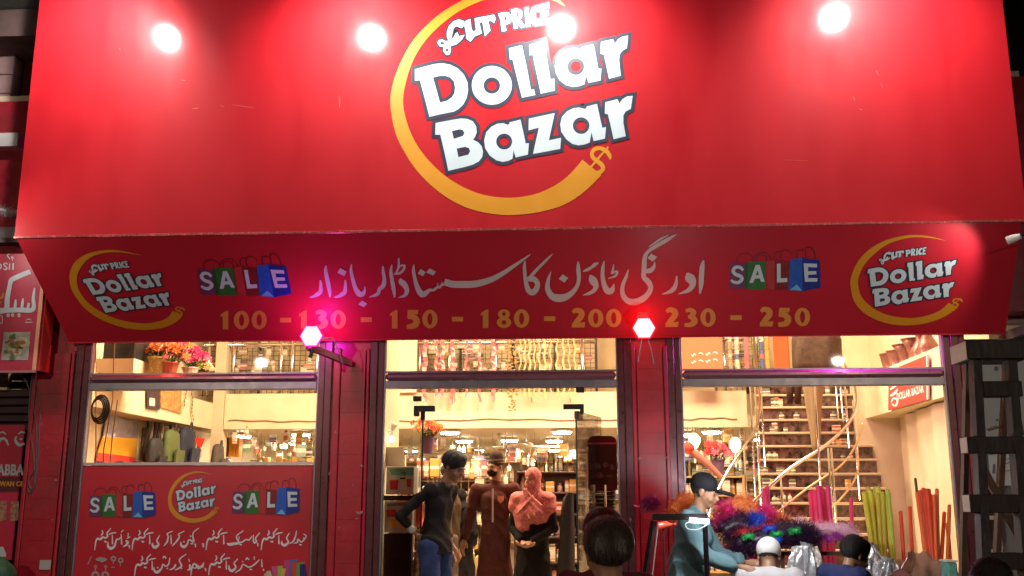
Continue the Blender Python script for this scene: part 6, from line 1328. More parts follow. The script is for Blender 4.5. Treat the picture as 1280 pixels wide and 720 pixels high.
t, R3, T, u = seated('seated customer with black hair and glasses in a dark blue shirt', 1052, 678, -2.1, mat('shirt_navy', (.02, .03, .09), .8, var=.2), ('bushy', M_hair), 110)
strands(T, R3, u, t, 4500, M_hair, seed=5, L=.03)
for s_ in (-1, 1): MB().tube([T(s_*.046, .01, .004), T(s_*.044, -.04, .006), T(s_*.03, -.062, .004)], .0018, 5).obj('glasses_arm', M_black, t, world=False); MB().tube([T(s_*.018+.015*math.cos(a_), -.064, -.001+.012*math.sin(a_)) for a_ in np.linspace(0, 6.28, 14)], .0016, 5, cap=False).obj('glasses_rim', M_black, t, world=False)
# 10 --- onlookers close to the camera, seen from behind
def onlooker(lb, px, py, Y, H, rz, m_sh, m_hair, hr=(0, 0), strand=5000, hs=1.06, skin=0):
    c0 = P(px, py, Y); z0 = c0[2]-.985*H-(.01 if hs > 1 else 0); J = skel(H)
    t, R3, T = person(lb, (c0[0], Y, z0), math.radians(rz), H, J, SKIN[skin], [('shirt', torso(J, H, .014)+sleeve(J, 'R', .004, .5, H)+sleeve(J, 'L', .004, .5, H), m_sh, folds(.005, 1, 3), .010, .03),
      ('trousers', [('c', J['hp'+s_], J['kn'+s_], .06*H, .048*H) for s_ in 'LR']+[('c', J['kn'+s_], J['an'+s_], .048*H, .04*H) for s_ in 'LR'], mat('dark_trousers', (.05, .05, .06), .8), None, .012, .02)], hair=('bushy', m_hair), headrot=hr, res=.008, headsc=hs)
    strands(T, R3, H*hs, t, strand, m_hair, seed=int(px), L=.030)
    return t, R3, T
def foot(py_top, px, Y): return P(px, py_top, Y)[2]+.15
Yf = -5.9; Hf = foot(658, 759, Yf)/.985
onlooker('child with short dark hair and a grey shirt nearest the camera seen from behind', 759, 660, Yf, Hf, 195, mat('shirt_grey_brown', (.16, .12, .12), .85, var=.15), mat('hair_brown_black', (.05, .033, .026), .45, var=.3, scale=60), hs=1.0, strand=9000)
Yg = -5.2; Hg = foot(645, 756, Yg)/.985
onlooker('child with reddish hair directly behind the nearest child', 755, 646, Yg, Hg, 160, mat('shirt_dark_red', (.09, .015, .02), .85), mat('hair_reddish', (.045, .010, .009), .45, var=.3, scale=60), hs=.98, strand=7000)
Yh = -5.35; Hh = foot(706, 1237, Yh)/.985
onlooker('child with black hair at the bottom right in front of the ladder', 1237, 707, Yh, Hh, 170, M_blk, M_hair, hs=1.05, strand=5000)
# small girl with a raised pink sleeve, only the arm in view
Yk = -4.6; z_arm = P(1100, 704, Yk)[2]; H = 1.06; c0 = P(1062, 700, Yk)
J = skel(H, J=dict(elL=(.20, -.0, .86), wrL=(.36, -.02, (z_arm+.15-.06)/H-.0)))
J['elL'] = A_(.15, 0, .84*H); J['wrL'] = A_(P(1128, 712, Yk)[0]-c0[0], .0, z_arm+.15-.05); J['shL'] = A_(.09*H, 0, .80*H)
J['elL'] = J['wrL']*.5+J['shL']*.5+A_(0, 0, .05)
person('small child with pink sleeves raising one arm at the bottom right', (c0[0], Yk, -.15), 0, H, J, SKIN[2], [('pink_top', torso(J, H, .016)+sleeve(J, 'R', .01, .9, H)+[('c', J['shL'], J['elL'], .05*H, .048*H), ('c', J['elL'], J['elL']*.1+J['wrL']*.9, .05*H, .042*H)], mat('pink_sleeve', (.50, .24, .24), .85, var=.2), folds(.005, 1.2), .009, .03),
   ('trousers', [('c', J['hp'+s_], J['an'+s_], .06*H, .05*H) for s_ in 'LR'], mat('dark_trousers', (.05, .05, .06), .8), None, .012, .02)], hair=('bushy', M_hair), res=.008)

CLOTH[0] = False
# ================================================================== street wares in front of the right window
def fuzzy(name, pts, r_, m, parent, n=900, L=.05, seed=0, core=True):
    n = int(n*5)
    """tufted tube: thin blades all round a soft core"""
    rr = random.Random(seed); Q = smooth_pts(pts, 4); RR = np.interp(np.linspace(0, 1, len(Q)), np.linspace(0, 1, len(r_)), r_) if hasattr(r_, '__len__') else [r_]*len(Q)
    if core: MB().tube(list(Q), [x*.85 for x in RR], 10).obj(name+'_core', m, parent, smooth=True)
    V = []; F = []
    for i in range(n):
        k = rr.randrange(len(Q)); p = Q[k]+np.array([rr.gauss(0, .3), rr.gauss(0, .3), rr.gauss(0, .3)])*RR[k]; d = A_(rr.gauss(0, 1), rr.gauss(0, 1), rr.gauss(0, 1)); d /= np.linalg.norm(d)
        b = p+d*RR[k]*.7; e = b+(d+A_(rr.gauss(0, .3), rr.gauss(0, .3), rr.gauss(0, .3)-.15))*L*rr.uniform(.5, 1.1); s_ = np.cross(d, A_(rr.random(), rr.random(), rr.random())); s_ = s_/np.linalg.norm(s_)*.0016
        j = len(V); V += [b-s_, b+s_, e]; F.append((j, j+1, j+2))
    return tag(obj(name, np.array(V), F, m, parent), kind='stuff')
YV = -1.15
rack = thing('wares_rack', 'dark wooden rack carrying the tinsel toys before the right window', 'rack', (P(970, 700, YV)[0], YV, -.15))
xr0, xr1 = P(905, 700, YV)[0], P(1100, 700, YV)[0]; zr = P(950, 694, YV)[2]
for px in (957, 972, 978, 915, 1085): x = P(px, 700, YV)[0]; bx('post', (x-.014, YV-.014, -.15), (x+.014, YV+.014, zr), mat('rack_brown', (.12, .045, .03), .6, var=.3), rack)
bx('cross_bar', (xr0, YV-.02, zr+.001), (xr1, YV+.02, zr+.03), mat('rack_brown', (.12, .045, .03), .6), rack)
def toy(nm, lb, cat, pxs, r_, m, n=700, L=.05, seed=1, Y=YV):
    pts = [P(px, py, Y+dy) for px, py, dy in pxs]; t = thing(nm, lb, cat, tuple(pts[0])); fuzzy('tufts', pts, r_, m, t, n, L, seed); return t
M_or2 = mat('tinsel_orange', (.98, .30, .08), .6, var=.3, scale=30); M_hp = mat('tinsel_pink', (.98, .05, .30), .6, var=.3, scale=30); M_vi = mat('tinsel_violet', (.55, .06, .5), .5, var=.3, scale=30)
M_bl2 = mat('tinsel_blue', (.03, .10, .65), .5, var=.3, scale=30, emit=(.02, .08, .9), estr=.02); M_gr2 = mat('tinsel_green', (.03, .42, .10), .5, var=.3, scale=30, emit=(.02, .7, .1), estr=.02)
M_tb = mat('tinsel_black', (.035, .010, .040), .4, var=.4, scale=30); M_re2 = mat('tinsel_red', (.95, .05, .06), .6, var=.3, scale=30); M_lp = mat('plush_pale_pink', (.90, .50, .62), .8, var=.3, scale=20)
toy('feather_duster', 'fluffy orange tinsel duster behind the vendor in the black cap', 'duster', [(846, 640, .3), (856, 628, .3), (868, 632, .3)], .07, M_or2, 700, .05, 1)
toy('feather_duster', 'hot pink tinsel duster right under the cap brim', 'duster', [(902, 640, 0), (910, 646, 0), (916, 655, 0)], .075, M_hp, 800, .05, 2)
toy('feather_duster', 'large orange tinsel duster arching over the pile', 'duster', [(915, 636, .05), (930, 633, .05), (943, 642, .05), (950, 655, .05)], .07, M_or2, 900, .05, 3)
toy('feather_duster', 'dark violet tinsel duster between the pink and orange ones', 'duster', [(903, 665, -.05), (920, 655, -.05), (934, 660, -.05)], .085, M_tb, 900, .05, 4)
toy('tinsel_ball', 'bright blue tinsel ball on top of the toy pile', 'tinsel ball', [(944, 650, -.1), (947, 652, -.1)], .05, M_bl2, 450, .03, 5)
toy('tinsel_ball', 'magenta tinsel ball right of the blue one', 'tinsel ball', [(956, 640, -.02), (960, 644, -.02)], .045, M_hp, 500, .045, 6)
toy('feather_duster', 'orange tinsel duster hanging right of the blue ball', 'duster', [(962, 645, .02), (975, 652, .02), (982, 657, .02)], .05, M_or2, 600, .045, 7)
toy('feather_duster', 'red tinsel duster under the blue ball', 'duster', [(922, 668, -.1), (945, 664, -.1), (965, 658, -.1)], .045, M_re2, 600, .04, 8)
toy('plush_toy', 'long black tinsel animal with green and blue tufts', 'plush toy', [(918, 680, -.12), (945, 676, -.12), (975, 667, -.12), (1000, 668, -.12), (1014, 676, -.12)], [.06, .09, .1, .1, .06], M_tb, 2200, .05, 9)
for px, py, m, lb in ((935, 671, M_gr2, 'small green tinsel bow at the left end of the black toy'), (970, 668, M_gr2, 'green tinsel bow in the middle of the black toy'), (993, 664, M_gr2, 'green tinsel bow at the right end of the black toy'), (962, 661, M_bl2, 'small blue tinsel bow on top of the black toy'), (970, 675, M_bl2, 'small blue tinsel bow low on the black toy')):
    toy('tinsel_bow', lb, 'bow', [(px-4, py, -.25), (px+4, py-1, -.25)], .018, m, 110, .014, px)
toy('feather_duster', 'crimson tinsel duster hanging below the black toy', 'duster', [(905, 690, 0), (925, 697, 0), (940, 700, 0)], .06, M_hp, 700, .06, 10)
toy('feather_duster', 'violet tinsel duster hanging by the white skullcap', 'duster', [(935, 690, .03), (950, 688, .03)], .06, M_hp, 700, .05, 11)
toy('plush_roll', 'pale pink plush roll lying on the right of the pile', 'plush toy', [(1018, 664, .0), (1040, 662, 0), (1058, 664, 0), (1066, 672, 0)], .062, M_lp, 900, .022, 12)
for k, (px, py) in enumerate(((1022, 668), (1034, 671), (1046, 668), (1055, 672))): toy('dark_bow', ['first', 'second', 'third', 'last'][k]+' dark violet bow on the pale pink plush roll', 'bow', [(px-2, py, -.08), (px+2, py+3, -.08)], .016, M_vi, 90, .022, 40+k)
toy('plush_roll', 'pink plush wrap behind the black toy', 'plush toy', [(985, 657, .06), (1000, 655, .06), (1015, 663, .06)], .05, M_lp, 500, .025, 13)
def film_bag(lb, px, py0, py1, w_, Y, seed):
    a = P(px, py0, Y); b = P(px, py1, Y); t = thing('plastic_bag', lb, 'plastic bag', (a[0], Y, b[2])); rr = random.Random(seed); n = 40; V = []
    zs = np.linspace(b[2], a[2], 12)
    ph = [rr.uniform(0, 6.3) for _ in range(6)]
    for j, z in enumerate(zs):
        f_ = 1-.35*(j/11)**3
        for k in range(n):
            an = 6.283*k/n; rj = w_*f_*(1+.13*math.sin(7*an+ph[0]+j*.5)+.09*math.sin(13*an+ph[1]-j*.8)+.05*math.sin(23*an+ph[2])); V.append((a[0]+rj*math.cos(an), Y+rj*.6*math.sin(an), z+.012*math.sin(5*an+ph[3])))
    F = [(j*n+k, j*n+(k+1) % n, (j+1)*n+(k+1) % n, (j+1)*n+k) for j in range(11) for k in range(n)]+[tuple(range(n)), tuple(11*n+k for k in range(n))]
    MB().add(V, F).obj('crinkled_film', mat('silver_film', (.62, .60, .60), .22, metal=.35, var=.5, scale=25, bump=.6, bscale=30), t); MB().tube([(a[0], Y, a[2]-.01), (a[0]+.01, Y, a[2]+.03)], [.03, .05], 9).obj('gathered_neck', mat('silver_film', (.62, .60, .60), .22), t)
film_bag('crinkled silver plastic bag hanging left of the man with glasses', 1007, 684, 760, .13, -1.4, 1); film_bag('crinkled silver plastic bag right of the man with glasses', 1083, 682, 716, .10, -1.3, 2)
film_bag('white crumpled plastic bag beside the raised pink sleeve', 1108, 702, 740, .09, -1.5, 3)
# foam sticks
rr = random.Random(21)
def sticks(px0, px1, ytop, n, m, lb, grp, Y=-.5, lean=.0, r_=.017, fan_=0, zb=-.02):
    for i in range(n):
        px = px0+(px1-px0)*(i+.5)/n+rr.uniform(-1, 1); yy = Y+rr.uniform(-.08, .08)-.012*(i % 3); a = P(px, ytop+rr.uniform(-4, 7), yy); u_ = (i+.5)/n-.5
        b = A_(a[0]-(lean+fan_*u_)*.5+rr.uniform(-.02, .02), yy-.1, zb); mm = m[i % len(m)]
        t = thing('foam_stick', lb % ordw(i) if '%s' in lb else lb, 'foam stick', tuple(b), 0, grp); t_ = MB().tube([b, (a+b)/2+A_(rr.uniform(-.006, .006), 0, 0), a-(a-b)*.006, a], [r_, r_, r_, r_*.8], 8); t_.obj('stick', mm, t, smooth=True)
        d_ = (b-a)/np.linalg.norm(b-a); MB().tube([a-d_*.0005, a-d_*.004], [r_*.5, r_*.25], 6).obj('tip', mm, t)
M_sp = [mat('stick_pink', (.95, .05, .16), .4, var=.15), mat('stick_rose', (.9, .07, .22), .4, var=.15)]; M_sy = [mat('stick_yellow', (.75, .66, .06), .45, var=.15), mat('stick_lime', (.48, .60, .08), .45, var=.15), mat('stick_ochre', (.62, .50, .06), .45)]
M_so = [mat('stick_orange', (.90, .16, .04), .45, var=.15), mat('stick_red', (.78, .08, .03), .45, var=.15)]
sticks(1012, 1036, 611, 8, M_sp, 'pink foam stick in the bundle before the stairs, %s from left', 'pink foam sticks bundle', -.55, r_=.019)
sticks(953, 960, 604, 2, M_sp, 'tall pink foam stick, %s of the pair left of the pink bundle', 'pair of tall pink foam sticks', -.6, r_=.02); sticks(935, 939, 616, 1, M_sp, 'single short pink foam stick left of the pair', 'single pink foam stick', -.6, r_=.019)
sticks(1062, 1066, 622, 1, M_sp, 'single pink foam stick leaning between the pink and yellow bundles', 'leaning pink foam stick', -.6, .18, .016)
sticks(1080, 1103, 611, 12, M_sy, 'yellow green foam stick in the thick bundle, %s from left', 'yellow green foam sticks', -.45, r_=.020, fan_=.22); sticks(1104, 1111, 613, 2, M_sy[:2], 'yellow foam stick apart right of the yellow bundle, %s from left', 'loose yellow foam sticks', -.5, r_=.02)
sticks(1145, 1166, 612, 12, M_so, 'orange red foam stick in the thick bundle, %s from left', 'orange red foam sticks', -.42, r_=.019, fan_=.18); sticks(1143, 1145, 601, 1, [mat('stick_brown', (.14, .07, .03), .5)], 'tall thin brown stick above the orange bundle', 'tall brown stick', -.4, r_=.012)
for i, (px, py, ln, lb) in enumerate(((1126, 632, .04, 'thin red stick standing alone left of the orange bundle'), (1138, 629, .14, 'thin red stick leaning into the orange bundle'), (1172, 610, .25, 'tall orange stick leaning right out of the orange bundle'), (1168, 622, .2, 'shorter orange stick leaning right out of the orange bundle'), (1180, 636, .42, 'orange stick leaning far right low in the bundle'), (1187, 628, .40, 'rightmost orange stick against the window frame'), (1184, 650, .12, 'short dark orange stick near the window frame'))):
    sticks(px-1, px+1, py, 1, M_so if i > 1 else [M_so[1]], lb, None, -.5, ln, .016)
# brown cloth heap and carton at the right
t = thing('cloth_heap', 'crumpled brown cloth heap at the foot of the orange sticks', 'cloth', tuple(P(1150, 712, -.95))); V = []; F = []; n = 26
p00 = P(1108, 722, -1.1); p01 = P(1197, 722, -1.1)
for j in range(n):
    for k in range(n):
        u_, v_ = k/(n-1), j/(n-1); x = p00[0]+(p01[0]-p00[0])*u_; hgt = (.17*math.exp(-((u_-.55)/.42)**2)+.05)*math.sin(math.pi*min(1, v_*1.1+.02)); V.append((x, -1.25+.55*v_, p00[2]-.05+hgt+.02*math.sin(u_*17+v_*9)+.015*math.sin(u_*31-v_*13)))
F = [(j*n+k, j*n+k+1, (j+1)*n+k+1, (j+1)*n+k) for j in range(n-1) for k in range(n-1)]; MB().add(V, F).obj('cloth', mat('cloth_brown', (.32, .17, .11), .85, var=.25, scale=8), t, smooth=True)
bx_t = thing('wares_table', 'low wooden table under the brown cloth heap', 'table', (p00[0]+.3, -1.0, -.15)); bx('table_top', (p00[0]-.1, -1.3, p00[2]-.1), (p01[0]+.1, -.6, p00[2]-.07), mat('rack_brown', (.12, .045, .03), .6), bx_t)
for x in (p00[0]-.05, p01[0]+.05):
    for y in (-1.27, -.63): bx('leg', (x-.02, y-.02, -.15), (x+.02, y+.02, p00[2]-.101), mat('rack_brown', (.12, .045, .03), .6), bx_t)
a = P(1184, 703, -1.45); b = P(1200, 740, -1.45); t = thing('teal_packet', 'small teal and white packet by the foot of the ladder', 'packet', tuple(b)); bx('box', (a[0], -1.45, b[2]), (b[0], -1.3, a[2]), mat('packet_teal', (.15, .45, .38), .5, var=.4, scale=20), t, bev=.01); bx('lid', (a[0]-.004, -1.454, a[2]+.001), (b[0]+.004, -1.296, a[2]+.014), M_white, t)
a2 = thing('packet_stand', 'upturned crate carrying the small teal packet', 'crate', ((a[0]+b[0])/2, -1.38, -.15)); bx('crate', (a[0]-.05, -1.5, -.15), (b[0]+.05, -1.25, b[2]-.002), mat('rack_brown', (.12, .045, .03), .6), a2)
# dark metal frame with a clip on light, before the vendor
Yq = -2.55; t = thing('metal_stand', 'dark upright frame with a white clip on light before the vendor', 'frame', tuple(P(845, 720, Yq)))
a = P(815, 642, Yq); b = P(884, 650, Yq); M_fr = mat('frame_black', (.028, .012, .012), .45, var=.2)
bx('top_bar', (a[0], Yq-.02, b[2]), (b[0], Yq+.02, a[2]), M_fr, t, bev=.003)
for (p, q, w_) in (((817, 651), (806, 722), .02), ((881, 651), (884, 722), .016)):
    A1 = P(*p, Yq); A2 = P(*q, Yq); A2 = A1+(A2-A1)*((A1[2]+.15)/(A1[2]-A2[2])); MB().tube([A1, A2], w_, 4).obj('leg', M_fr, t)
A1 = P(823, 652, Yq-.01); A2 = P(815, 722, Yq-.01); MB().tube([A1, A2], .004, 5).obj('pale_edge', M_white, t)
a = P(862, 650, Yq-.07); b = P(884, 652, Yq-.07); MB().tube([a, b], .016, 10).obj('light_tube', emitter('clip_light_white', (.85, .95, 1), 7), t)
ld = bpy.data.lights.new('clip_light_lamp', 'POINT'); ld.energy = 42; ld.color = (.92, .95, 1); ld.shadow_soft_size = .05
lo = bpy.data.objects.new('clip_light_lamp', ld); COL.objects.link(lo); lo.parent = t; lo.location = tuple((a+b)/2+A_(.30, .25, .30)-np.array(t.location))
MB().tube([b, b+A_(.012, 0, 0)], .017, 12).obj('blue_led', emitter('clip_light_blue', (.05, .15, 1), 14), t)
q = [P(px, py, Yq-.06) for px, py in ((884, 656), (872, 662), (860, 661), (857, 655), (864, 652))]; MB().tube(smooth_pts(q, 5), .004, 6).obj('white_cord', emitter('cord_glow', (.7, .85, 1), .5), t, smooth=True)
t = thing('red_bottle', 'small red plastic bottle held inside the dark frame', 'bottle', tuple(P(825, 657, Yq+.3))); a = P(823, 657, Yq+.3); MB().tube([a, a+A_(.055, 0, .004), a+A_(.08, 0, .006), a+A_(.1, 0, .006)], [.022, .024, .012, .010], 12).obj('bottle_body', mat('tub_red', (.75, .08, .03), .35), t, smooth=True); MB().tube([a+A_(.1, 0, .006), a+A_(.115, 0, .006)], .012, 10).obj('cap', M_re2, t)
MB().tube([a+A_(.03, 0, -.01), a+A_(.03, 0, -.7)], .006, 6).obj('wire_stand', M_black, t)
c0 = P(812, 629, -.25); t = thing('tinsel_flower', 'purple pink tinsel flower against the right red pillar', 'tinsel flower', tuple(c0)); fuzzy('petals', [c0+A_(-.02, 0, 0), c0+A_(.03, 0, .005)], .035, mat('tinsel_plum', (.35, .03, .14), .5, var=.5, scale=40), t, 500, .06, 3); MB().tube([c0+A_(-.04, 0, -.02), c0+A_(-.1, .1, -.03), c0+A_(-.12, .22, -.02)], .006, 6).obj('stem', M_pk, t)

# ================================================================== stepladder
t = thing('stepladder', 'tall dark wooden stepladder standing at the right edge', 'ladder', tuple(P(1240, 700, -3.0)*A_(1, 1, 0)+A_(0, 0, -.15)))
M_lad = mat('ladder_wood', (.013, .008, .006), .65, var=.35, scale=8, stretch=(6, 6, .6), bump=.2); M_end = mat('ladder_endgrain', (.40, .30, .22), .7, var=.2, scale=40)
YL = -3.0; W_ = .80; XR0 = P(1264, 445, YL)[0]; XR1 = P(1302, 720, YL-.42)[0]; TOPZ = P(1215, 427, YL)[2]; xl = lambda z: P(1218, 560, YL)[0]+(TOPZ-z)*.035-.02
def beam(p, q, w_, d_, nm, m=M_lad, ex=A_(1, 0, 0)):
    p = A_(*p); q = A_(*q); ax_ = (q-p)/np.linalg.norm(q-p); s_ = ex-ax_*(ex@ax_); s_ /= np.linalg.norm(s_); f_ = np.cross(ax_, s_)
    V = [e+s_*a1*w_/2+f_*b1*d_/2 for e in (p, q) for a1, b1 in ((-1, -1), (1, -1), (1, 1), (-1, 1))]
    return MB().add(V, [(3, 2, 1, 0), (4, 5, 6, 7), (0, 1, 5, 4), (1, 2, 6, 5), (2, 3, 7, 6), (3, 0, 4, 7)]).obj(nm, m, t)
x_t = P(1220, 440, YL)[0]; x_b = P(1217, 720, YL)[0]-.03
xb0 = x_t+(x_b-x_t)*((TOPZ+.15)/(TOPZ-P(1217, 720, YL)[2]))
beam((x_t, YL+.02, TOPZ-.04), (xb0, YL-.42, -.15), .048, .09, 'front_rail'); zq = P(1302, 720, YL-.42)[2]; XR1 = XR0+(XR1-XR0)*(TOPZ+.15)/(TOPZ-zq); beam((XR0, YL+.02, TOPZ-.04), (XR1, YL-.42, -.15), .048, .09, 'front_rail')
RA = P(1209, 452, YL+.14); RB = P(1203, 720, YL+.5); RB = RA+(RB-RA)*((RA[2]+.15)/(RA[2]-RB[2])); beam(RA, RB, .03, .05, 'rear_leg', mat('ladder_brown', (.10, .055, .035), .65, var=.3, stretch=(6, 6, .6))); beam((XR0+.03, YL+.12, TOPZ-.04), (XR1+.12, YL+.55, -.15), .03, .05, 'rear_leg', mat('ladder_brown', (.10, .055, .035), .65))
bx('top_board', (x_t-.075, YL-.06, TOPZ-.115), (P(1279, 430, YL)[0], YL+.2, TOPZ), M_lad, t, bev=.008); bx('end_face', (x_t-.078, YL-.055, TOPZ-.112), (x_t-.0751, YL+.19, TOPZ-.006), M_end, t)
for i, (y0, y1) in enumerate(((478, 497), (546, 567), (618, 641), (692, 713))):
    z1_ = P(1250, y0, YL-.1*i)[2]; z0_ = P(1250, y1, YL-.1*i)[2]; f_ = (TOPZ-z1_)/(TOPZ+.15); xx = x_t+(xb0-x_t)*f_; yy = YL+.02-.44*f_
    bx('step', (xx-.03-(.05 if i in (1, 2) else -.055), yy-.05, z0_), (XR0+(XR1-XR0)*f_+.04, yy+.06, z1_), M_lad, t, bev=.004)
    if i in (1, 2): bx('step_end', (xx-.083, yy-.046, z0_+.004), (xx-.0805, yy+.056, z1_-.004), M_end, t)
for (p, q) in (((1228, 585), (1290, 700)), ((1256, 452), (1275, 545))):
    A1 = P(*p, YL+.25); A2 = P(*q, YL+.3); beam(A1, A2, .045, .03, 'brace', mat('ladder_brown', (.10, .055, .035), .65))
MB().tube([P(1235, 538, YL+.2), P(1268, 528, YL+.2)], .007, 6).obj('hinge_rod', mat('rust', (.25, .1, .05), .7, var=.4), t)

# ================================================================== neighbours
nb = thing('left_building', 'dim pink and maroon building with a ledge at the far left', 'building', (-7, .5, -.15))
M_pinkw = mat('pink_wall', (.42, .26, .26), .8, var=.12, scale=5, dirt=.3); M_dkw = mat('wall_shade_maroon', (.085, .022, .022), .8, var=.25, scale=6, dirt=.3)  # shadow right of the pink panels put into the dark maroon
bx('wall', (-9.5, .6, -.15), (-5.16, .9, 7.5), M_dkw, nb)
bx('wall_pier', (-5.12, .114, -.15), (-5.055, .58, 3.3), M_pillar2, nb)
a = P(20, 45, .4); b = P(-60, 165, .4)
for k in range(5):
    z0_ = b[2]+(a[2]-b[2])*k/5; bx('wall_panel', (b[0]-1.0, .42, z0_+.006), (a[0], .598, z0_+(a[2]-b[2])/5-.004), M_pinkw, nb, bev=.004)
z0_ = P(10, 45, 0)[2]; bx('beam', (-9.5, .0, z0_), (-5.1, .598, P(10, 12, 0)[2]), mat('beam_grey_pink', (.20, .13, .12), .8, var=.2, dirt=.4), nb); bx('eave_sheet', (-9.5, -.3, P(10, 10, 0)[2]), (-5.1, .5, P(10, 10, 0)[2]+.05), mat('sheet_greenish', (.18, .22, .18), .6, var=.4, scale=10), nb)
z0_ = P(10, 180, -.1)[2]; bx('window_ledge', (-9.5, -.1, z0_-.02), (P(22, 172, -.1)[0], .598, P(10, 166, -.1)[2]), mat('ledge_white', (.45, .43, .42), .7, var=.2, dirt=.3), nb)
bx('canopy_slab', (-9.5, -.1, P(10, 303, -.1)[2]), (-5.12, .598, P(10, 284, -.1)[2]), mat('slab_grey', (.25, .23, .23), .7, var=.3, dirt=.4), nb)
for k in range(3):
    x = P(4+k*13, 240, .5)[0]; bx('window_bar', (x-.02, .53, P(5, 284, .5)[2]), (x+.02, .57, P(5, 183, .5)[2]), M_black, nb)
t = thing('cloth_tassel', 'crumpled white cloth hanging above the left neighbour sign', 'cloth', tuple(P(10, 270, -.15))); c0 = P(10, 262, -.15)
fuzzy('cloth_strips', [c0+A_(-.15, 0, .02), c0+A_(-.02, 0, -.02), c0+A_(.06, 0, -.04)], .02, mat('cloth_white', (.55, .52, .52), .8, var=.2), t, 140, .07, 5)
# neighbour sign box
Yn = -.25; A0 = atY(49, 420, Yn); zb = atY(45, 463, Yn)[2]; zt = atY(30, 317, Yn)[2]; XS = A0[0]; Ybk = atX(64, 420, XS)[1]
ns = thing('neighbour_sign', 'red box sign with white Urdu lettering and a food picture at the left', 'shop sign', (XS-.6, Yn, zb))
bx('face', (XS-2.2, Yn, zb), (XS, Yn+.02, zt), mat('sign_dusky_red', (.52, .035, .08), .4, var=.1, coat=.3), ns); bx('side', (XS-.0005, Yn+.021, zb), (XS+.02, max(min(Ybk, -.06), -.14), zt), mat('sign_orange_red', (.62, .05, .03), .5, var=.15), ns)
bx('back', (XS-2.2, Yn+.021, zb), (XS-.001, max(min(Ybk, -.06), -.14), zt), M_dkw, ns); bx('lit_corner_strip', (XS-.03, Yn-.012, zb), (XS+.004, Yn-.001, zt), mat('lit_edge_orange', (.85, .38, .22), .5), ns)  # orange light along the sign's corner put into the strip's colour
bx('bottom_strip', (XS-2.2, Yn-.01, zb-.02), (XS, Yn+.02, zb-.001), mat('strip_pink', (.45, .2, .2), .5), ns)
for x in (XS-.4, XS-1.6): MB().tube([(x, -.2, zt-.1), (x, .65, zt+.1)], .03, 8).obj('bracket', M_black, ns)
NP = Plane((0, Yn, 3), (0, -1, 0)); n4 = crop(0, 300, 4)
decal('letter', [stroke(n4([(-30,360,26),(30,348,26),(38,290,24),(52,220,22),(60,200,24),(100,180,24),(153,158,24)])), stroke(n4([(-30,352,22),(30,352,24),(100,350,24),(165,348,22),(168,290,16),(174,240,8)])), stroke(n4([(75,345,14),(78,320,14),(80,298,6)])), stroke(n4([(110,345,14),(114,315,14),(117,292,6)])), stroke(n4([(140,345,14),(146,315,12)]))], NP, mat('print_blue_white', (.62, .66, .72), .5), ns, lift=.004)
decal('letter_dot', [poly(n4(ell(42,376,9,11,10))), poly(n4(ell(64,376,9,11,10))), poly(n4(ell(96,376,8,11,10)))], NP, mat('print_pink_white', (.65, .5, .5), .5), ns)
decal('brand_letter', [poly(n4(ell(-2,132,13,15,16)), n4(ell(-2,132,7,9,12))), stroke(n4([(40,122,4),(30,116,6),(20,122,7),(30,134,7),(36,142,7),(26,149,6),(16,144,4)])), stroke(n4([(50,118,6),(48,150,6)]), 1), stroke(n4([(68,116,8),(66,150,8)]), 1), stroke(n4([(66,104,3),(60,85,5),(72,92,4)])), stroke(n4([(52,96,3),(38,78,5),(50,70,3)]))], NP, mat('print_blue_white', (.62, .66, .72), .5), ns, lift=.004)
decal('yellow_letter', [stroke(n4([(-10,290,12),(10,288,12),(18,264,8)])), poly(n4(ell(4,312,5,5,8)))], NP, M_print_y, ns)
decal('small_letter', [stroke(n4([(2,380,5),(12,382,5),(12,415,5),(2,415,5)])), stroke(n4([(130,402,3),(145,396,5),(160,402,3)])), stroke(n4([(128,412,5),(164,412,5)]), 1)], NP, mat('print_pink_white', (.65, .5, .5), .5), ns, lift=.005)
decal('food_photo', [poly(n4([(20,461),(153,460),(141,600),(6,601)]))], NP, mat('photo_plate', (.42, .40, .34), .6, var=.5, scale=14), ns)
fd = random.Random(4)
for c, nn, nm in (((.55, .48, .30), 5, 'photo_cream'), ((.40, .14, .05), 16, 'photo_brown'), ((.10, .16, .04), 10, 'photo_green')):
    decal('food_patch', [poly(n4([(78+fd.gauss(0, 26)*1+math.cos(a_)*r0*1.3, 530+fd.gauss(0, .6)+oy+math.sin(a_)*r0) for a_ in np.linspace(0, 6.0, 9)])) for r0, oy in [(fd.uniform(5, 9) if nn > 6 else 0.1, fd.gauss(0, 28)) for _ in range(0)]] or [poly(n4([(cx_+math.cos(a_)*r0*1.5*(1+.25*math.sin(3*a_)), cy_+math.sin(a_)*r0) for a_ in np.linspace(0, 5.9, 9)])) for cx_, cy_, r0 in [(78+fd.gauss(0, 22), 530+fd.gauss(0, 22), fd.uniform(18, 30) if nn < 6 else fd.uniform(5, 11)) for _ in range(nn)]], NP, mat(nm, c, .6, var=.3, scale=30), ns, lift=.005+.002*['photo_cream', 'photo_brown', 'photo_green'].index(nm))
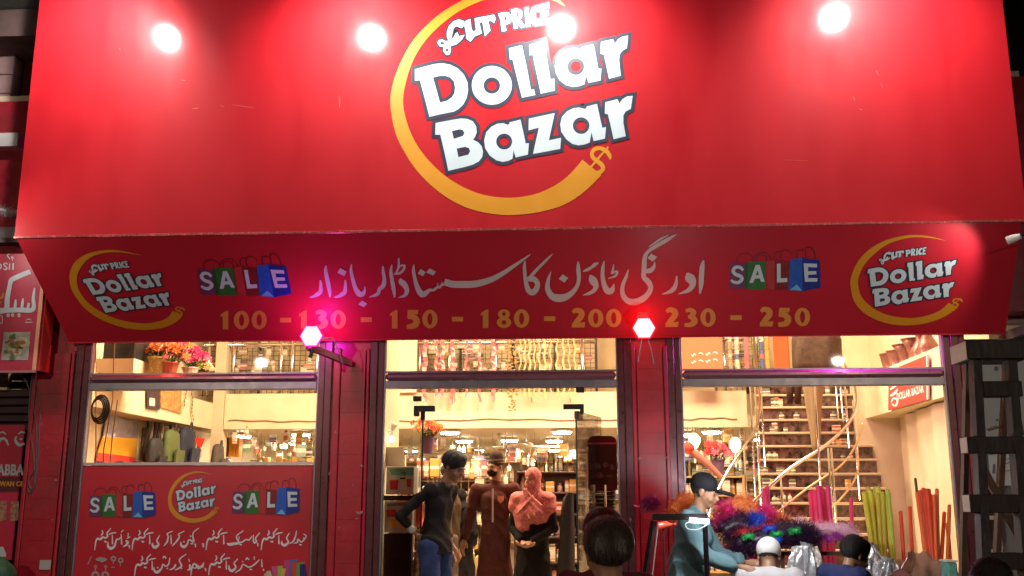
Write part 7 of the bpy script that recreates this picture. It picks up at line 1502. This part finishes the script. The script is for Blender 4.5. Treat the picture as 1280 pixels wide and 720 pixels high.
# slatted awning, lower poster, pillar cable at the left
t = thing('roller_shutter', 'dark slatted shutter under the left neighbour sign', 'shutter', tuple(P(20, 520, .3))); z1_ = P(20, 466, .3)[2]; z0_ = P(20, 700, .3)[2]; k = 0; zz = z1_
while zz > -.1: bx('slat', (-8.5, .3, zz-.075), (-5.13, .33, zz-.004), mat('slat_dark', (.05, .016, .018), .5, var=.3), t, bev=.008); zz -= .08
t = thing('lower_poster', 'lower red poster with white letters at the far left', 'poster', tuple(P(10, 700, .1))); a = P(34, 531, .1); b = P(16, 700, .1)
bx('sheet', (a[0]-1.6, .1, b[2]), (a[0]-.02, .112, a[2]), mat('poster_crimson', (.62, .025, .07), .45, var=.08, coat=.3), t); LPl = Plane((0, .1, 1), (0, -1, 0)); v4 = crop(0, 460, 2.77)
bx('dark_strip', (a[0]-1.6, .094, P(10, 614, .1)[2]), (a[0]-.022, .0985, P(10, 596, .1)[2]), mat('strip_wine', (.10, .01, .02), .5), t)
def lett(s, px, py, hpx, wpx, m, nm, Y=.0925):
    a_ = P(px, py, Y); sc = (P(px, py, Y)-P(px, py+hpx, Y))[2]; wd_ = (P(px+wpx, py, Y)-P(px, py, Y))[0]; return text_on(nm, s, (a_[0], Y, a_[2]), (1, 0, 0), (0, 0, 1), sc, m, t, width=wd_, bold=.035)
lett('ABBA', 13, 588, 14, 34, mat('print_blue_white', (.62, .66, .72), .5), 'white_lettering'); lett('KWAN CE', 12, 605, 6.5, 34, M_print_y, 'yellow_lettering')
decal('calligraphy', [stroke(v4([(30,268,6),(22,250,8),(8,244,9),(-8,262,8)])), stroke(v4([(0,226,4),(10,222,6),(22,230,5)])), stroke(v4([(86,262,7),(66,266,11),(54,250,9),(58,236,4)])), stroke(v4([(88,226,4),(76,222,6),(64,228,4)])), poly(v4(ell(74, 246, 5, 4, 8)))], LPl, M_print_w, t, lift=.004)
for px, lb in ((4, 'a'), (19, 'b')): decal('dish_print', [poly([(px-5, 627), (px+5, 626), (px+4, 650), (px-6, 652)])], LPl, mat('dish_'+lb, (.40, .20, .12), .6, var=.9, scale=25), t, lift=.004)
decal('white_corner', [poly([(0, 684), (4, 683), (8, 692), (8, 696), (-8, 696)])], LPl, mat('print_ice', (.6, .75, .72), .6), t, lift=.005)
c0 = P(0, 722, -.4); t = thing('green_bin', 'round dark green bin at the bottom left corner', 'bin', (c0[0], -.4, -.02)); MB().lathe((c0[0]-.08, -.4, -.02), [(.16, 0), (.2, c0[2]-.0), (.21, c0[2]+.02), (.18, c0[2]+.1), (.08, c0[2]+.19), (.02, c0[2]+.2)], 20).obj('bin_body', mat('bin_green', (.02, .11, .04), .4, var=.2), t, smooth=True); MB().lathe((c0[0]-.08, -.4, -.02+c0[2]-.005), [(.215, 0), (.215, .02), (.2, .022)], 20).obj('rim', M_black, t)
t = thing('pillar_cable', 'tangled grey cables hanging down the far left pier', 'cable', tuple(P(40, 600, -.02)))
for pts in (((20, 463), (34, 480), (44, 520), (46, 560), (44, 600), (38, 616), (34, 610)), ((40, 470), (36, 520), (42, 570), (44, 603)), ((44, 470), (50, 510), (46, 590), (40, 612), (36, 600), (43, 588))):
    MB().tube(smooth_pts([P(px, py, -.03) for px, py in pts], 4), .006, 6).obj('cable', mat('cable_greybrown', (.14, .10, .10), .6), t, smooth=True)
# right neighbour
nr = thing('right_building', 'rough concrete building with barred window behind the ladder', 'building', (5.5, .5, -.15))
M_conc = mat('rough_concrete', (.30, .25, .21), .85, var=.3, scale=5, bump=.5, bscale=18, dirt=.4)
zs_ = P(1262, 418, 0)[2]; bx('wall', (3.955, .3, zs_), (9, .6, P(1270, 170, .3)[2]), M_conc, nr); bx('slab', (3.955, -.12, zs_-.02), (9, .299, zs_+.06), mat('slab_pale', (.20, .18, .165), .8, var=.3, dirt=.5), nr)
bx('dark_void_block', (3.955, .35, P(1270, 168, .3)[2]), (9, .6, 7.5), mat('void_dark', (.012, .01, .01), .9), nr)  # darkness of the void above put into a near-black block
bx('lower_wall', (3.52, .12, -.15), (9, .18, zs_-.021), mat('grey_panel', (.20, .19, .18), .8, var=.2, dirt=.35), nr)
MB().tube([P(1240, 290, .2)+A_(0, 0, 0), P(1290, 300, .2)], .02, 8).obj('pipe', M_black, nr)
t = thing('wall_chart', 'pale bluish sheet with line drawings hung behind the ladder', 'poster', tuple(P(1250, 600, .3))); a = P(1222, 440, .1); b = P(1300, 607, .1); bx('sheet', (a[0], .09, b[2]), (b[0], .102, a[2]), mat('chart_pale', (.40, .44, .43), .6, var=.12, scale=6), t); q = Plane((0, .09, 1), (0, -1, 0))
decal('drawing', [stroke([(x, y, 1), (x2, y2, 1)], 1) for x, y, x2, y2 in ((1228, 570, 1272, 562), (1250, 566, 1251, 606), (1270, 566, 1272, 604), (1251, 590, 1271, 586), (1232, 537, 1246, 532), (1251, 575, 1268, 572), (1255, 580, 1262, 578))]+[poly(ell(1245, 461, 3, 3, 10)), poly(ell(1246, 525, 2, 1.6, 8)), poly(ell(1258, 522, 1.5, 1.5, 8)), poly([(1241, 580), (1244, 580), (1244, 592), (1240, 592)])], q, mat('ink_grey', (.12, .12, .13), .6), t, lift=.003)
t = thing('barred_window', 'cream framed barred window low behind the ladder', 'window', tuple(P(1225, 690, .2))); M_cf = mat('cream_frame', (.50, .40, .28), .6, var=.15)
a = P(1211, 607, .05); b = P(1254, 692, .05)
bx('pane', (a[0], .10, b[2]), (b[0], .11, a[2]), mat('pane_plum', (.10, .05, .05), .15), t)
for y0, y1 in ((607, 611), (645, 650), (687, 692)): p_ = P(1211, y0, .05); q_ = P(1254, y1, .05); bx('frame_bar', (p_[0], .05, q_[2]), (q_[0], .099, p_[2]), M_cf, t, bev=.003)
for x0_, x1_ in ((1211, 1214), (1234, 1236.5), (1250, 1254)):
    p_ = P(x0_, 611.5, .05); q_ = P(x1_, 644.5, .05); bx('mullion', (p_[0], .055, q_[2]), (q_[0], .095, p_[2]), M_cf, t); p_ = P(x0_, 650.5, .05); q_ = P(x1_, 686.5, .05); bx('mullion', (p_[0], .055, q_[2]), (q_[0], .095, p_[2]), M_cf, t)
